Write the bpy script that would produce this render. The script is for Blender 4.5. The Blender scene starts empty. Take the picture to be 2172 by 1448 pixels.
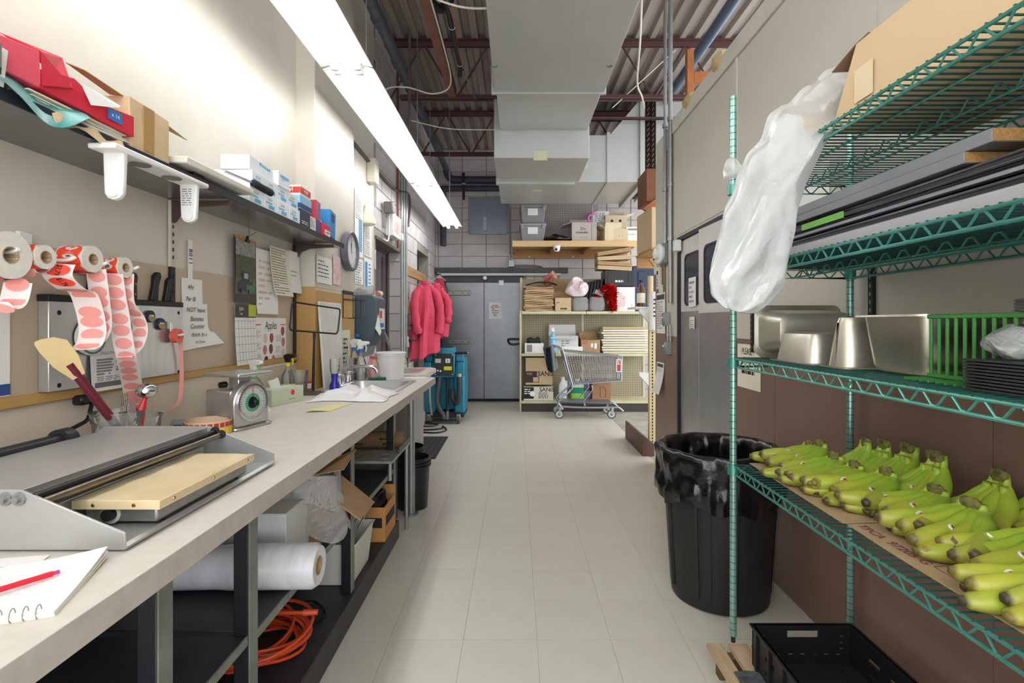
import bpy, math, random
from mathutils import Vector, Matrix, noise
random.seed(7)
sc = bpy.context.scene
COL = sc.collection
PI = math.pi
R = math.radians
# ---------------------------------------------------------------- camera
F, CX, CY, H = 1100.0, 1095.0, 685.0, 1.31     # focal length (px of the 2172 frame), vanishing point, eye height
cd = bpy.data.cameras.new('camera'); cam = bpy.data.objects.new('camera', cd); COL.objects.link(cam)
cam.location = (0, 0, H); cam.rotation_euler = (PI/2, 0, 0)
cd.sensor_width = 36; cd.lens = F/2172*36; cd.clip_start = 0.05
cd.shift_x = (1086-CX)/2172; cd.shift_y = (CY-724)/2172
sc.camera = cam
# ---------------------------------------------------------------- world and exposure
wd = bpy.data.worlds.new('world'); sc.world = wd; wd.use_nodes = True
wd.node_tree.nodes['Background'].inputs[0].default_value = (0.93, 0.96, 1.0, 1)
wd.node_tree.nodes['Background'].inputs[1].default_value = 1.9
sc.view_settings.view_transform = 'Standard'; sc.view_settings.look = 'None'
sc.view_settings.gamma = 1.0; sc.view_settings.use_curve_mapping = False
sc.view_settings.exposure = 1.05
TUBE_POWER = 5.6
sc.cycles.max_bounces = 8; sc.cycles.diffuse_bounces = 4; sc.cycles.glossy_bounces = 4
sc.cycles.transparent_max_bounces = 16; sc.cycles.transmission_bounces = 6
sc.cycles.sample_clamp_indirect = 6.0
sc.cycles.caustics_reflective = False; sc.cycles.caustics_refractive = False
# ---------------------------------------------------------------- helpers
def P(x, y, d): return Vector(((x-CX)*d/F, d, H-(y-CY)*d/F))       # a point of the place at depth d
def onX(x, y, X): return P(x, y, F*X/(x-CX))
def onZ(x, y, Z): return P(x, y, F*(H-Z)/(y-CY))
def V(*a): return Vector(a)
def lin(h):
    if isinstance(h, str):
        h = h.lstrip('#'); h = [int(h[i:i+2], 16)/255 for i in (0, 2, 4)]
    return [c/12.92 if c <= 0.04045 else ((c+0.055)/1.055)**2.4 for c in h] + [1]
MATS = {}
def mat(name, col, rough=0.5, metal=0.0, var=0.0, vscale=8.0, col2=None, bump=0.0, bscale=60.0, rnd=0.0, spec=0.5,
        emit=0.0, alpha=1.0, trans=0.0, coat=0.0, stretch=None, wear=None, wscale=14.0, wamt=0.62, ior=1.45):
    if name in MATS: return MATS[name]
    m = bpy.data.materials.new(name); m.use_nodes = True; MATS[name] = m
    nt = m.node_tree; N = nt.nodes; L = nt.links; b = N['Principled BSDF']
    c = lin(col)
    b.inputs['Base Color'].default_value = c; b.inputs['Roughness'].default_value = rough
    b.inputs['Metallic'].default_value = metal; b.inputs['Specular IOR Level'].default_value = spec
    b.inputs['IOR'].default_value = ior
    b.inputs['Alpha'].default_value = alpha; b.inputs['Transmission Weight'].default_value = trans
    b.inputs['Coat Weight'].default_value = coat; b.inputs['Coat Roughness'].default_value = 0.15
    m.diffuse_color = c
    if emit:
        b.inputs['Emission Color'].default_value = c; b.inputs['Emission Strength'].default_value = emit
    src = None
    if var or bump or wear:
        tc = N.new('ShaderNodeTexCoord'); co = tc.outputs['Object']
        if stretch:
            mp = N.new('ShaderNodeMapping'); mp.inputs['Scale'].default_value = stretch
            L.new(co, mp.inputs[0]); co = mp.outputs[0]
    if var:
        n = N.new('ShaderNodeTexNoise'); n.inputs['Scale'].default_value = vscale; n.inputs['Detail'].default_value = 6
        n.inputs['Roughness'].default_value = 0.65; L.new(co, n.inputs['Vector'])
        r = N.new('ShaderNodeMapRange'); r.inputs['From Min'].default_value = 0.36; r.inputs['From Max'].default_value = 0.66
        L.new(n.outputs[0], r.inputs[0])
        mx = N.new('ShaderNodeMix'); mx.data_type = 'RGBA'
        c2 = lin(col2) if col2 else [k*(1-var) for k in c[:3]]+[1]
        mx.inputs['A'].default_value = c; mx.inputs['B'].default_value = c2
        if col2:
            ml = N.new('ShaderNodeMath'); ml.operation = 'MULTIPLY'; ml.inputs[1].default_value = var
            L.new(r.outputs[0], ml.inputs[0]); L.new(ml.outputs[0], mx.inputs['Factor'])
        else: L.new(r.outputs[0], mx.inputs['Factor'])
        src = mx.outputs['Result']
    if wear:
        n3 = N.new('ShaderNodeTexNoise'); n3.inputs['Scale'].default_value = wscale; n3.inputs['Detail'].default_value = 8
        n3.inputs['Roughness'].default_value = 0.75; L.new(tc.outputs['Object'], n3.inputs['Vector'])
        r3 = N.new('ShaderNodeMapRange'); r3.inputs['From Min'].default_value = wamt; r3.inputs['From Max'].default_value = wamt+0.03
        L.new(n3.outputs[0], r3.inputs[0])
        m3 = N.new('ShaderNodeMix'); m3.data_type = 'RGBA'; m3.inputs['B'].default_value = lin(wear)
        if src: L.new(src, m3.inputs['A'])
        else: m3.inputs['A'].default_value = c
        L.new(r3.outputs[0], m3.inputs['Factor']); src = m3.outputs['Result']
    if rnd:
        oi = N.new('ShaderNodeObjectInfo'); hs = N.new('ShaderNodeHueSaturation')
        r2 = N.new('ShaderNodeMapRange'); r2.inputs['To Min'].default_value = 1-rnd; r2.inputs['To Max'].default_value = 1+rnd*0.4
        L.new(oi.outputs['Random'], r2.inputs[0]); L.new(r2.outputs[0], hs.inputs['Value'])
        if src: L.new(src, hs.inputs['Color'])
        else: hs.inputs['Color'].default_value = c
        src = hs.outputs[0]
    if src: L.new(src, b.inputs['Base Color'])
    if bump:
        n2 = N.new('ShaderNodeTexNoise'); n2.inputs['Scale'].default_value = bscale; n2.inputs['Detail'].default_value = 4
        L.new(co, n2.inputs['Vector'])
        bp = N.new('ShaderNodeBump'); bp.inputs['Strength'].default_value = bump; bp.inputs['Distance'].default_value = 0.004
        L.new(n2.outputs[0], bp.inputs['Height']); L.new(bp.outputs[0], b.inputs['Normal'])
    return m
def film(name, col, see=0.45, rough=0.15, bump=0.4, bscale=30, diff=0.7, shine=1.0):
    """thin plastic film: part see-through, part milky, shiny"""
    if name in MATS: return MATS[name]
    m = bpy.data.materials.new(name); m.use_nodes = True; MATS[name] = m
    nt = m.node_tree; N = nt.nodes; L = nt.links; N.clear()
    out = N.new('ShaderNodeOutputMaterial'); tr = N.new('ShaderNodeBsdfTransparent'); df = N.new('ShaderNodeBsdfDiffuse')
    tl = N.new('ShaderNodeBsdfTranslucent'); gl = N.new('ShaderNodeBsdfGlossy')
    for n in (df, tl): n.inputs[0].default_value = lin(col)
    tr.inputs[0].default_value = [0.5+0.5*k for k in lin(col)[:3]]+[1]
    gl.inputs['Roughness'].default_value = rough; gl.inputs[0].default_value = (1, 1, 1, 1)
    m1 = N.new('ShaderNodeMixShader'); m1.inputs[0].default_value = 1-diff; L.new(df.outputs[0], m1.inputs[1]); L.new(tl.outputs[0], m1.inputs[2])
    m2 = N.new('ShaderNodeMixShader'); m2.inputs[0].default_value = see; L.new(m1.outputs[0], m2.inputs[1]); L.new(tr.outputs[0], m2.inputs[2])
    fr = N.new('ShaderNodeFresnel'); fr.inputs[0].default_value = 1.4; fm_ = N.new('ShaderNodeMath'); fm_.operation = 'MULTIPLY'; fm_.inputs[1].default_value = shine; L.new(fr.outputs[0], fm_.inputs[0])
    m3 = N.new('ShaderNodeMixShader'); L.new(fm_.outputs[0], m3.inputs[0]); L.new(m2.outputs[0], m3.inputs[1]); L.new(gl.outputs[0], m3.inputs[2])
    tc = N.new('ShaderNodeTexCoord'); n2 = N.new('ShaderNodeTexNoise'); n2.inputs['Scale'].default_value = bscale
    n2.inputs['Detail'].default_value = 3; n2.inputs['Distortion'].default_value = 1.5
    L.new(tc.outputs['Object'], n2.inputs['Vector'])
    bp = N.new('ShaderNodeBump'); bp.inputs['Strength'].default_value = bump; bp.inputs['Distance'].default_value = 0.02
    L.new(n2.outputs[0], bp.inputs['Height'])
    for n in (df, tl, gl, fr): L.new(bp.outputs[0], n.inputs['Normal'])
    L.new(m3.outputs[0], out.inputs[0]); m.diffuse_color = lin(col)
    return m

def frame(z, x=None):
    """rotation whose local Z is z"""
    z = Vector(z).normalized()
    x = Vector(x) if x is not None else (V(1, 0, 0) if abs(z.x) < 0.9 else V(0, 1, 0))
    x = (x - z*x.dot(z)).normalized(); y = z.cross(x)
    return Matrix((x, y, z)).transposed().to_4x4()

class MB:
    """collects shapes for ONE mesh"""
    def __init__(s, M=None): s.v = []; s.f = []; s.M = M
    def add(s, vs, fs):
        o = len(s.v)
        s.v += [(s.M @ Vector(v)) if s.M else Vector(v) for v in vs]
        s.f += [tuple(i+o for i in f) for f in fs]; return s
    def box(s, x0, y0, z0, x1, y1, z1):
        return s.add([(x0,y0,z0),(x1,y0,z0),(x1,y1,z0),(x0,y1,z0),(x0,y0,z1),(x1,y0,z1),(x1,y1,z1),(x0,y1,z1)],
                     [(3,2,1,0),(4,5,6,7),(0,1,5,4),(1,2,6,5),(2,3,7,6),(3,0,4,7)])
    def cb(s, c, sz, rz=0, rx=0, ry=0):
        m = Matrix.Translation(c) @ Matrix.Rotation(rz, 4, 'Z') @ Matrix.Rotation(ry, 4, 'Y') @ Matrix.Rotation(rx, 4, 'X')
        a, b, d = sz[0]/2, sz[1]/2, sz[2]/2
        return s.add([m @ V(*p) for p in ((-a,-b,-d),(a,-b,-d),(a,b,-d),(-a,b,-d),(-a,-b,d),(a,-b,d),(a,b,d),(-a,b,d))],
                     [(3,2,1,0),(4,5,6,7),(0,1,5,4),(1,2,6,5),(2,3,7,6),(3,0,4,7)])
    def frus(s, a, b):
        """loft between two same-length rings, capped"""
        n = len(a)
        return s.add(list(a)+list(b), [tuple(range(n-1,-1,-1)), tuple(range(n,2*n))]+[(i,(i+1)%n,n+(i+1)%n,n+i) for i in range(n)])
    def loft(s, rings, cap=True, closed=True):
        n = len(rings[0]); vs = [p for r in rings for p in r]; fs = []
        for k in range(len(rings)-1):
            for i in range(n if closed else n-1):
                j = (i+1) % n; fs.append((k*n+i, k*n+j, (k+1)*n+j, (k+1)*n+i))
        if cap: fs += [tuple(range(n-1,-1,-1)), tuple(range((len(rings)-1)*n, len(rings)*n))]
        return s.add(vs, fs)
    def cyl(s, p0, p1, r0, r1=None, n=12, cap=True):
        p0, p1 = Vector(p0), Vector(p1); r1 = r0 if r1 is None else r1; Q = frame(p1-p0)
        rg = lambda p, r: [p + (Q @ V(r*math.cos(2*PI*i/n), r*math.sin(2*PI*i/n), 0)) for i in range(n)]
        return s.loft([rg(p0, r0), rg(p1, r1)], cap)
    def tube(s, pts, r, n=6, closed=False, radii=None, cap=True):
        pts = [Vector(p) for p in pts]; k = len(pts); rings = []; x = None
        for i, p in enumerate(pts):
            a = pts[i-1] if (i or closed) else p; b = pts[(i+1) % k] if (i < k-1 or closed) else p
            t = b-a
            if t.length < 1e-9: t = V(0, 0, 1)
            Q = frame(t, x); x = Q.to_3x3() @ V(1, 0, 0); rr = radii[i] if radii else r
            rings.append([p + (Q @ V(rr*math.cos(2*PI*j/n), rr*math.sin(2*PI*j/n), 0)) for j in range(n)])
        if closed: rings.append(rings[0])
        return s.loft(rings, cap and not closed)
    def lathe(s, prof, c=(0, 0, 0), n=24, Q=None, cap=True, a0=0, a1=2*PI, fn=None):
        c = Vector(c); rings = []; full = abs(a1-a0-2*PI) < 1e-6
        for r, z in prof:
            rg = []
            for i in range(n):
                a = a0+(a1-a0)*i/(n if full else n-1); rr, zz = (fn(r, z, a) if fn else (r, z))
                p = V(rr*math.cos(a), rr*math.sin(a), zz); rg.append(c + (Q @ p if Q else p))
            rings.append(rg)
        return s.loft(rings, cap, full)
    def prism(s, poly, ax, a, b):
        """polygon (u,v) pushed along ax; x:(y,z) y:(x,z) z:(x,y)"""
        f = {'x': lambda u, v, t: (t, u, v), 'y': lambda u, v, t: (u, t, v), 'z': lambda u, v, t: (u, v, t)}[ax]
        return s.frus([f(u, v, a) for u, v in poly], [f(u, v, b) for u, v in poly])
    def plate(s, q, t):
        """thick sheet from a ring of 3D points"""
        q = [Vector(p) for p in q]; n = (q[1]-q[0]).cross(q[2]-q[0]).normalized()*t
        return s.frus([p-n for p in q], q)
    def grid(s, fn, nu, nv, th=0.0):
        a = [[Vector(fn(i/nu, j/nv)) for j in range(nv+1)] for i in range(nu+1)]
        w = nv+1; vs = [p for r in a for p in r]; fs = [(i*w+j, (i+1)*w+j, (i+1)*w+j+1, i*w+j+1) for i in range(nu) for j in range(nv)]
        if th:
            o = len(vs); nn = []
            for i in range(nu+1):
                for j in range(nv+1):
                    du = a[min(i+1,nu)][j]-a[max(i-1,0)][j]; dv = a[i][min(j+1,nv)]-a[i][max(j-1,0)]
                    k = du.cross(dv); nn.append(k.normalized() if k.length > 1e-12 else V(0,0,1))
            vs = vs+[p-k*th for p, k in zip(vs, nn)]; fs = fs+[tuple(o+q for q in reversed(f)) for f in fs]
            bd = [i*w for i in range(nu+1)]+[nu*w+j for j in range(1,nv+1)]+[i*w+nv for i in range(nu-1,-1,-1)]+[j for j in range(nv-1,0,-1)]
            for k in range(len(bd)):
                p, q = bd[k], bd[(k+1) % len(bd)]; fs.append((q, p, p+o, q+o))
        return s.add(vs, fs)
    def ball(s, c, r, n=12, m=8):
        r = r if hasattr(r, '__len__') else (r, r, r); c = Vector(c); rings = []
        for k in range(m+1):
            t = PI*(k/m) if 0 < k < m else (0.02 if k == 0 else PI-0.02)
            rings.append([c+V(r[0]*math.sin(t)*math.cos(2*PI*i/n), r[1]*math.sin(t)*math.sin(2*PI*i/n), -r[2]*math.cos(t)) for i in range(n)])
        return s.loft(rings)
    def build(s, name, m, parent=None, world=True, smooth=True, bevel=0, seg=1, angle=0.7, subsurf=0, solid=0):
        vs = s.v; me = bpy.data.meshes.new(name)
        off = None
        if parent is not None:
            if world:
                I = wm(parent).inverted(); vs = [I @ v for v in vs]
        else:
            xs = [v.x for v in vs]; ys = [v.y for v in vs]; zs = [v.z for v in vs]
            off = V((min(xs)+max(xs))/2, (min(ys)+max(ys))/2, min(zs)); vs = [v-off for v in vs]
        me.from_pydata([tuple(v) for v in vs], [], s.f); me.validate()
        if smooth:
            me.polygons.foreach_set('use_smooth', [True]*len(me.polygons)); me.set_sharp_from_angle(angle=angle)
        if m is not None: me.materials.append(m)
        o = bpy.data.objects.new(name, me); COL.objects.link(o)
        if off is not None: o.location = off
        if parent is not None: o.parent = parent
        if solid:
            k = o.modifiers.new('solid', 'SOLIDIFY'); k.thickness = solid; k.offset = 0
        if subsurf:
            k = o.modifiers.new('sub', 'SUBSURF'); k.levels = k.render_levels = subsurf
        if bevel:
            k = o.modifiers.new('bevel', 'BEVEL'); k.width = bevel; k.segments = seg; k.limit_method = 'ANGLE'; k.angle_limit = R(40)
            k.harden_normals = False
        return o
def wm(o):
    m = o.matrix_basis.copy()
    return (wm(o.parent) @ m) if o.parent else m
def tag(o, label, cat, group=None):
    o['label'] = label; o['category'] = cat
    if group: o['group'] = group
    return o
def thing(name, label, cat, loc=(0, 0, 0), rz=0, group=None, rx=0, ry=0):
    o = bpy.data.objects.new(name, None); COL.objects.link(o); o.empty_display_size = 0.05
    o.location = loc; o.rotation_euler = (rx, ry, rz); return tag(o, label, cat, group)
def struct(o): o['kind'] = 'structure'; return o
def copy_tree(o, parent=None):
    c = o.copy(); COL.objects.link(c)
    if parent is not None: c.parent = parent
    for ch in list(o.children): copy_tree(ch, c)
    return c
FONT_CACHE = {}
def text(s, size, org, xd, up, m, parent, name='lettering', align='CENTER', sx=1.0, shear=0.0, th=0.0004, bold=0.0, lift=0.0006):
    """flat printed lettering lying on a surface; org = anchor, xd = reading direction, up = letter height"""
    cu = bpy.data.curves.new('lettering', 'FONT'); cu.body = s; cu.size = 1.0; cu.align_x = align; cu.align_y = 'CENTER'
    cu.resolution_u = 2; cu.shear = shear; cu.offset = bold; cu.space_line = 0.95
    t = bpy.data.objects.new('t', cu); me = bpy.data.meshes.new_from_object(t)
    bpy.data.objects.remove(t); bpy.data.curves.remove(cu)
    xd = Vector(xd).normalized(); up = Vector(up); up = (up-xd*up.dot(xd)).normalized(); nz = xd.cross(up)
    I = wm(parent).inverted(); org = Vector(org)+nz*lift
    for v in me.vertices: v.co = I @ (org + xd*(v.co.x*size*sx) + up*(v.co.y*size))
    me.materials.clear(); me.materials.append(m); me.name = name
    o = bpy.data.objects.new(name, me); COL.objects.link(o); o.parent = parent; return o
def scrib(org, xd, up, w, h, rows, m, parent, name='print', fill=0.8, dash=0.02, hgt=0.45, lift=0.0006, seed=0):
    """rows of small dashes: print too small to read"""
    rg = random.Random(seed+rows*7+int(w*1000)); xd = Vector(xd).normalized(); up = Vector(up); up = (up-xd*up.dot(xd)).normalized()
    nz = xd.cross(up); org = Vector(org)+nz*lift; b = MB(); rh = h/rows
    for i in range(rows):
        x = 0; end = w*(fill if rg.random() < 0.8 else fill*rg.uniform(0.3, 0.9))
        while x < end:
            l = min(dash*rg.uniform(0.4, 1.6), end-x); p = org+xd*x-up*(rh*(i+0.3)); q = p-up*(rh*hgt)
            b.add([p, p+xd*l, q+xd*l, q], [(3, 2, 1, 0)]); x += l+dash*0.35
    return b.build(name, m, parent, smooth=False)
def rect(org, xd, up, w, h, m, parent, name, lift=0.0006, th=0.0004):
    """thin flat sheet; org = top-left corner"""
    xd = Vector(xd).normalized(); up = Vector(up); up = (up-xd*up.dot(xd)).normalized(); nz = xd.cross(up)
    p = Vector(org)+nz*lift
    return MB().plate([p-up*h, p-up*h+xd*w, p+xd*w, p], th).build(name, m, parent, smooth=False)
def sheet(name, m, parent, tl, xd, up, w, h, curl=0.0, th=0.0006, nu=6, nv=8, twist=0.0, wave=0.0):
    """paper with a soft curl at its lower edge"""
    xd = Vector(xd).normalized(); up = Vector(up); up = (up-xd*up.dot(xd)).normalized(); nz = xd.cross(up); tl = Vector(tl)
    fn = lambda u, v: tl+xd*(u*w)-up*(v*h)+nz*(0.001+curl*v*v+twist*u*v*v+wave*math.sin(v*7+u*2)*v)
    b = MB().grid(lambda u, v: fn(u, v), nu, nv, th); 
    return b.build(name, m, parent), fn
def wob(p, a, s): return noise.noise_vector(Vector(p)*s)*a
def rring(c, w, h, r, Q, n=4):
    """rounded rectangle ring in the XY of Q, centred c"""
    out = []
    for cx, cy, a in ((w/2-r, h/2-r, 0), (-w/2+r, h/2-r, PI/2), (-w/2+r, -h/2+r, PI), (w/2-r, -h/2+r, 1.5*PI)):
        for k in range(n+1):
            t = a+PI/2*k/n; out.append(Vector(c)+(Q @ V(cx+r*math.cos(t), cy+r*math.sin(t), 0)))
    return out
I4 = Matrix.Identity(4)
XD, YD, ZD = V(1, 0, 0), V(0, 1, 0), V(0, 0, 1)
# ---------------------------------------------------------------- shared materials
white = mat('white_plastic', '#e9e8e4', 0.4); paper = mat('paper', '#efeee9', 0.8); cream_p = mat('cream_paper', '#ece6cf', 0.8)
ink = mat('ink', '#1c1c22', 0.7); grey_ink = mat('grey_ink', '#8a8a8c', 0.8); red_ink = mat('red_ink', '#c3342c', 0.6)
kraft = mat('kraft', '#b3926d', 0.85, var=0.18, vscale=9, bump=0.15, bscale=120); kraft_l = mat('kraft_light', '#cdb28c', 0.85, var=0.12, vscale=7, bump=0.1, bscale=120)
kraft_d = mat('kraft_dark', '#876a4f', 0.9, var=0.2, vscale=9); kraft_p = mat('kraft_pale', '#e2cfae', 0.85, var=0.1, vscale=6)
steel = mat('stainless', '#cbcbc8', 0.3, .8, var=0.12, vscale=5, bump=0.05, bscale=200, stretch=(1, 8, 1))
steel_w = mat('worn_stainless', '#c9c6ba', 0.34, .8, var=0.4, vscale=9, col2='#a39873', bump=0.06, bscale=40)
alu = mat('aluminium', '#aeb0ad', 0.42, 1.0, var=0.15, vscale=10, bump=0.08, bscale=90)
chrome = mat('chrome', '#d5d6d8', 0.12, 1.0); zinc = mat('zinc_conduit', '#a3a5a3', 0.45, 0.8, var=0.15, vscale=12)
black = mat('black_plastic', '#17181a', 0.42, var=0.2, vscale=15); rubber = mat('rubber', '#1d1d1f', 0.75)
black_p = mat('black_paint', '#1c1c21', 0.42, var=0.25, vscale=18, wear='#8d8b82', wscale=26, wamt=0.73)
black_film = mat('black_film', '#0f1013', 0.2, var=0.2, vscale=9, bump=0.5, bscale=26, coat=0.4)
clear = film('clear_plastic', '#f1f4f2', 0.88, 0.08, 0.15, 30, 0.8); haze_film = film('clear_bag', '#eeeeea', 0.55, 0.12, 0.6, 26, 0.6)
milky = film('milky_plastic', '#eceeec', 0.2, 0.25, 0.1, 20, 0.6)
wood = mat('pine', '#d8b68a', 0.65, var=0.3, vscale=7, col2='#c19a68', bump=0.1, bscale=40, stretch=(1.2, 14, 14))
wood_o = mat('old_pine', '#b38a5c', 0.7, var=0.4, vscale=6, col2='#946c42', bump=0.1, bscale=40, stretch=(1.2, 12, 12))
red_c = mat('red_carton', '#d2283e', 0.45, var=0.15, vscale=6); blue_c = mat('blue_print', '#2f6fb4', 0.5)
# ================================================================ STRUCTURE
XW = -1.36     # left wall face
XR = 1.31      # right wall face
YB = 8.73      # back wall face
ZC = 4.22      # underside of the roof deck
# ---- floor
grout = mat('floor_grout', '#b5b2a3', 0.8, var=0.3, vscale=5)
tile_m = mat('vinyl_tile', '#d6d2c3', 0.33, var=0.5, vscale=2.4, col2='#c6c1af', rnd=0.02, bump=0.02, bscale=14, wear='#9a9583', wscale=9.0, wamt=0.735)
fl = struct(MB().box(-1.6, -1.2, -0.06, 5, 9.0, -0.0015).build('floor', grout, smooth=False))
TS = 0.305; base = None
for i in range(-4, 6):
    for j in range(-2, 22):
        x0 = -0.524+TS*i; y0 = 2.15+TS*j
        if y0 > 8.7 or x0 < -1.75 or (x0 > 1.3 and y0 < 4.9): continue
        if base is None:
            b = MB(); g = 0.0004; e = 0.0006
            b.add([(g,g,-.004),(TS-g,g,-.004),(TS-g,TS-g,-.004),(g,TS-g,-.004),(g+e,g+e,0),(TS-g-e,g+e,0),(TS-g-e,TS-g-e,0),(g+e,TS-g-e,0)],
                  [(4,5,6,7),(0,1,5,4),(1,2,6,5),(2,3,7,6),(3,0,4,7)])
            base = b.build('floor_tile', tile_m, fl, world=False, smooth=False); o = base
        else:
            o = base.copy(); COL.objects.link(o)
        o.location = V(x0, y0, 0)-fl.location
# ---- left wall: painted boards
gloss_cream = mat('glossy_cream_paint', '#dcd5c7', 0.33, var=0.10, vscale=2.5, bump=0.07, bscale=90, wear='#8f8a7e', wscale=60, wamt=0.775)
beige = mat('beige_laminate', '#c2b098', 0.4, var=0.25, vscale=2.2, col2='#b19c82', bump=0.03, bscale=30)
cream2 = mat('lower_cream', '#d8cbb8', 0.45, var=0.15, vscale=4, col2='#c8b8a2')
ochre = mat('ochre_trim', '#c59b5b', 0.5, var=0.25, vscale=9, col2='#a57c42'); ochre_p = mat('ochre_board', '#c79e62', 0.42, var=0.25, vscale=3, col2='#b0854c')
wl = struct(MB().box(XW-0.15, -0.8, 0, XW, 4.95, ZC).build('wall_left', gloss_cream, smooth=False))
MB().box(XW, -0.8, 1.11, XW+.006, 3.2, 1.53).build('beige_board', beige, wl, smooth=False)
MB().box(XW, -0.8, .90, XW+.004, 1.93, 1.085).build('lower_board', cream2, wl, smooth=False)
MB().box(XW, 1.933, .90, XW+.004, 3.2, 1.085).build('lower_board', cream2, wl, smooth=False)
struct(MB().box(XW, -0.8, 1.082, XW+.02, 3.2, 1.112).build('trim_1', ochre, bevel=.003))
# ---- boxed-out pillar
YP0, YP1, XP = 3.2, 3.97, -1.243
pil = struct(MB().box(XW-.01, YP0, 1.53, XP, YP1, ZC).build('pillar', gloss_cream, smooth=False, bevel=.004))
MB().box(XW-.01, YP0, .0, XP, YP1, 1.53).build('core', cream2, pil, smooth=False)
MB().box(XW, YP0-.005, .9, XP+.004, YP0, 1.535).build('cladding_board', ochre_p, pil, smooth=False)
MB().box(XP, YP0, .9, XP+.005, YP1, 1.515).build('cladding_board', ochre_p, pil, smooth=False)
# ---- block walls
block_m = mat('painted_block', '#c6c0be', 0.6, var=0.12, vscale=6, bump=0.25, bscale=70, rnd=0.05)
mortar = mat('dirty_mortar', '#8b877a', 0.85, var=0.5, vscale=3, col2='#aaa7a0')
def block_mesh(w, h):
    b = MB(); e = .005; t = .012
    b.add([(0,t,0),(w,t,0),(w,t,h),(0,t,h),(e,0,e),(w-e,0,e),(w-e,0,h-e),(e,0,h-e)],
          [(4,5,6,7),(0,1,5,4),(1,2,6,5),(2,3,7,6),(3,0,4,7)])
    return b
wfl = struct(MB().box(XW-.2, 4.95, 0, XW-.008, 5.04, ZC).box(XW-.2, 5.04, 2.16, XW-.008, 6.08, ZC).box(XW-.2, 6.08, 0, XW-.008, 7.12, ZC)
             .box(XW-.2, 7.12, 2.33, XW-.008, 8.09, ZC).box(XW-.2, 8.09, 0, XW-.008, 8.9, ZC)
             .build('wall_left_block', mortar, smooth=False))
bw, bh = .4, .2
MESHES = {}
def put_block(par, loc, rz, w, h):
    k = (round(w, 3), round(h, 3))
    if k not in MESHES:
        o = block_mesh(w, h).build('concrete_block', block_m, par, world=False, smooth=False); MESHES[k] = o
    else:
        o = MESHES[k].copy(); COL.objects.link(o); o.parent = par
    o.location = Vector(loc)-par.location; o.rotation_euler = (0, 0, rz)
def holes(y0, y1, z0, z1, hs):
    """segments of [y0,y1] that miss the openings"""
    seg = [(y0, y1)]
    for a, b, zt in hs:
        if z0 < zt-.01:
            n = []
            for p, q in seg:
                if q <= a or p >= b: n.append((p, q))
                else:
                    if p < a: n.append((p, a))
                    if q > b: n.append((b, q))
            seg = n
    return [s for s in seg if s[1]-s[0] > .04]
for k in range(21):
    z = .203*k; h = min(.198, ZC-z)
    y = 5.04-(.2 if k % 2 else 0)
    while y < YB-.01:
        for p, q in holes(max(y, 4.96), min(y+.4, YB), z, z+h, ((5.04, 6.08, 2.16), (7.12, 8.09, 2.33))):
            put_block(wfl, (XW, p+.003, z), PI/2, q-p-.006, h)
        y += .405
    # far jamb of the doorway: blocks turned into the opening
    if z < 2.16: put_block(wfl, (XW-.125, 6.068, z), 0, .125, min(h, 2.16-z))
wb = struct(MB().box(XW-.2, YB+.008, 0, 4.2, YB+.2, ZC+.05).build('wall_back', mortar, smooth=False))
DX0, DX1, DZ = -1.21, .07, 2.03
for k in range(21):
    z = .203*k; h = min(.198, ZC-z)
    for i in range(13):
        x = -1.715+.405*i; a, b = max(x, XW), x+.395
        for p, q in holes(a, b, z, z+h, ((DX0-.03, DX1+.1, DZ+.1),)):
            put_block(wb, (p, YB, z), 0, q-p, h)
# ---- doorway in the left wall
brown_m = mat('brown_frame', '#4c3a38', 0.45, var=0.2)
d1 = struct(MB().box(XW-.19, 5.04, 0, XW-.125, 5.1, 2.16).box(XW-.19, 6.0, 0, XW-.125, 6.06, 2.16).box(XW-.19, 5.04, 2.1, XW-.125, 6.06, 2.16).build('door_1', brown_m, bevel=.004))
MB().box(XW-.185, 5.1, 0, XW-.15, 6.0, 2.1).build('door_leaf', mat('dark_door', '#5a5357', 0.4, var=.2), d1, smooth=False)
MB().box(XW-.15, 5.82, .1, XW-.14, 5.94, 2.05).build('door_stile', brown_m, d1, bevel=.003)
lin2 = struct(MB().box(XW-.13, 5.02, 2.13, XW+.006, 6.1, 2.16).build('trim_2', mat('lintel_steel', '#6d655f', 0.6, var=.3), smooth=False))
d2 = struct(MB().box(XW-.19, 7.12, 0, XW-.16, 8.09, 2.33).build('door_2', mat('dark_recess_door', '#4b4742', 0.6), smooth=False))
# ---- roof deck
deck_m = mat('galvanised_deck', '#a59b94', 0.5, 0.1, var=0.45, vscale=2.5, col2='#8d7c70', stretch=(3, .3, 1))
ce = struct(MB().box(-1.6, -1.2, ZC+.06, 5, 9.0, ZC+.1).build('ceiling', deck_m, smooth=False))
def deck(x0, n, p=.152):
    b = MB(); pr = []
    for i in range(n):
        x = x0+i*p
        pr += [(x, ZC), (x+.055, ZC), (x+.075, ZC+.04), (x+.132, ZC+.04)]
    pr.append((x0+n*p, ZC))
    b.loft([[(x, y, z) for x, z in pr] for y in (-1.2, 8.73)], cap=False, closed=False)
    return b
pan = deck(0, 4).build('deck_panel', deck_m, ce, world=False, smooth=False); pan.location = V(-1.52, 0, 0)-ce.location
for i in range(1, 10):
    o = pan.copy(); COL.objects.link(o); o.location = V(-1.52+.608*i, 0, 0)-ce.location
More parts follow.
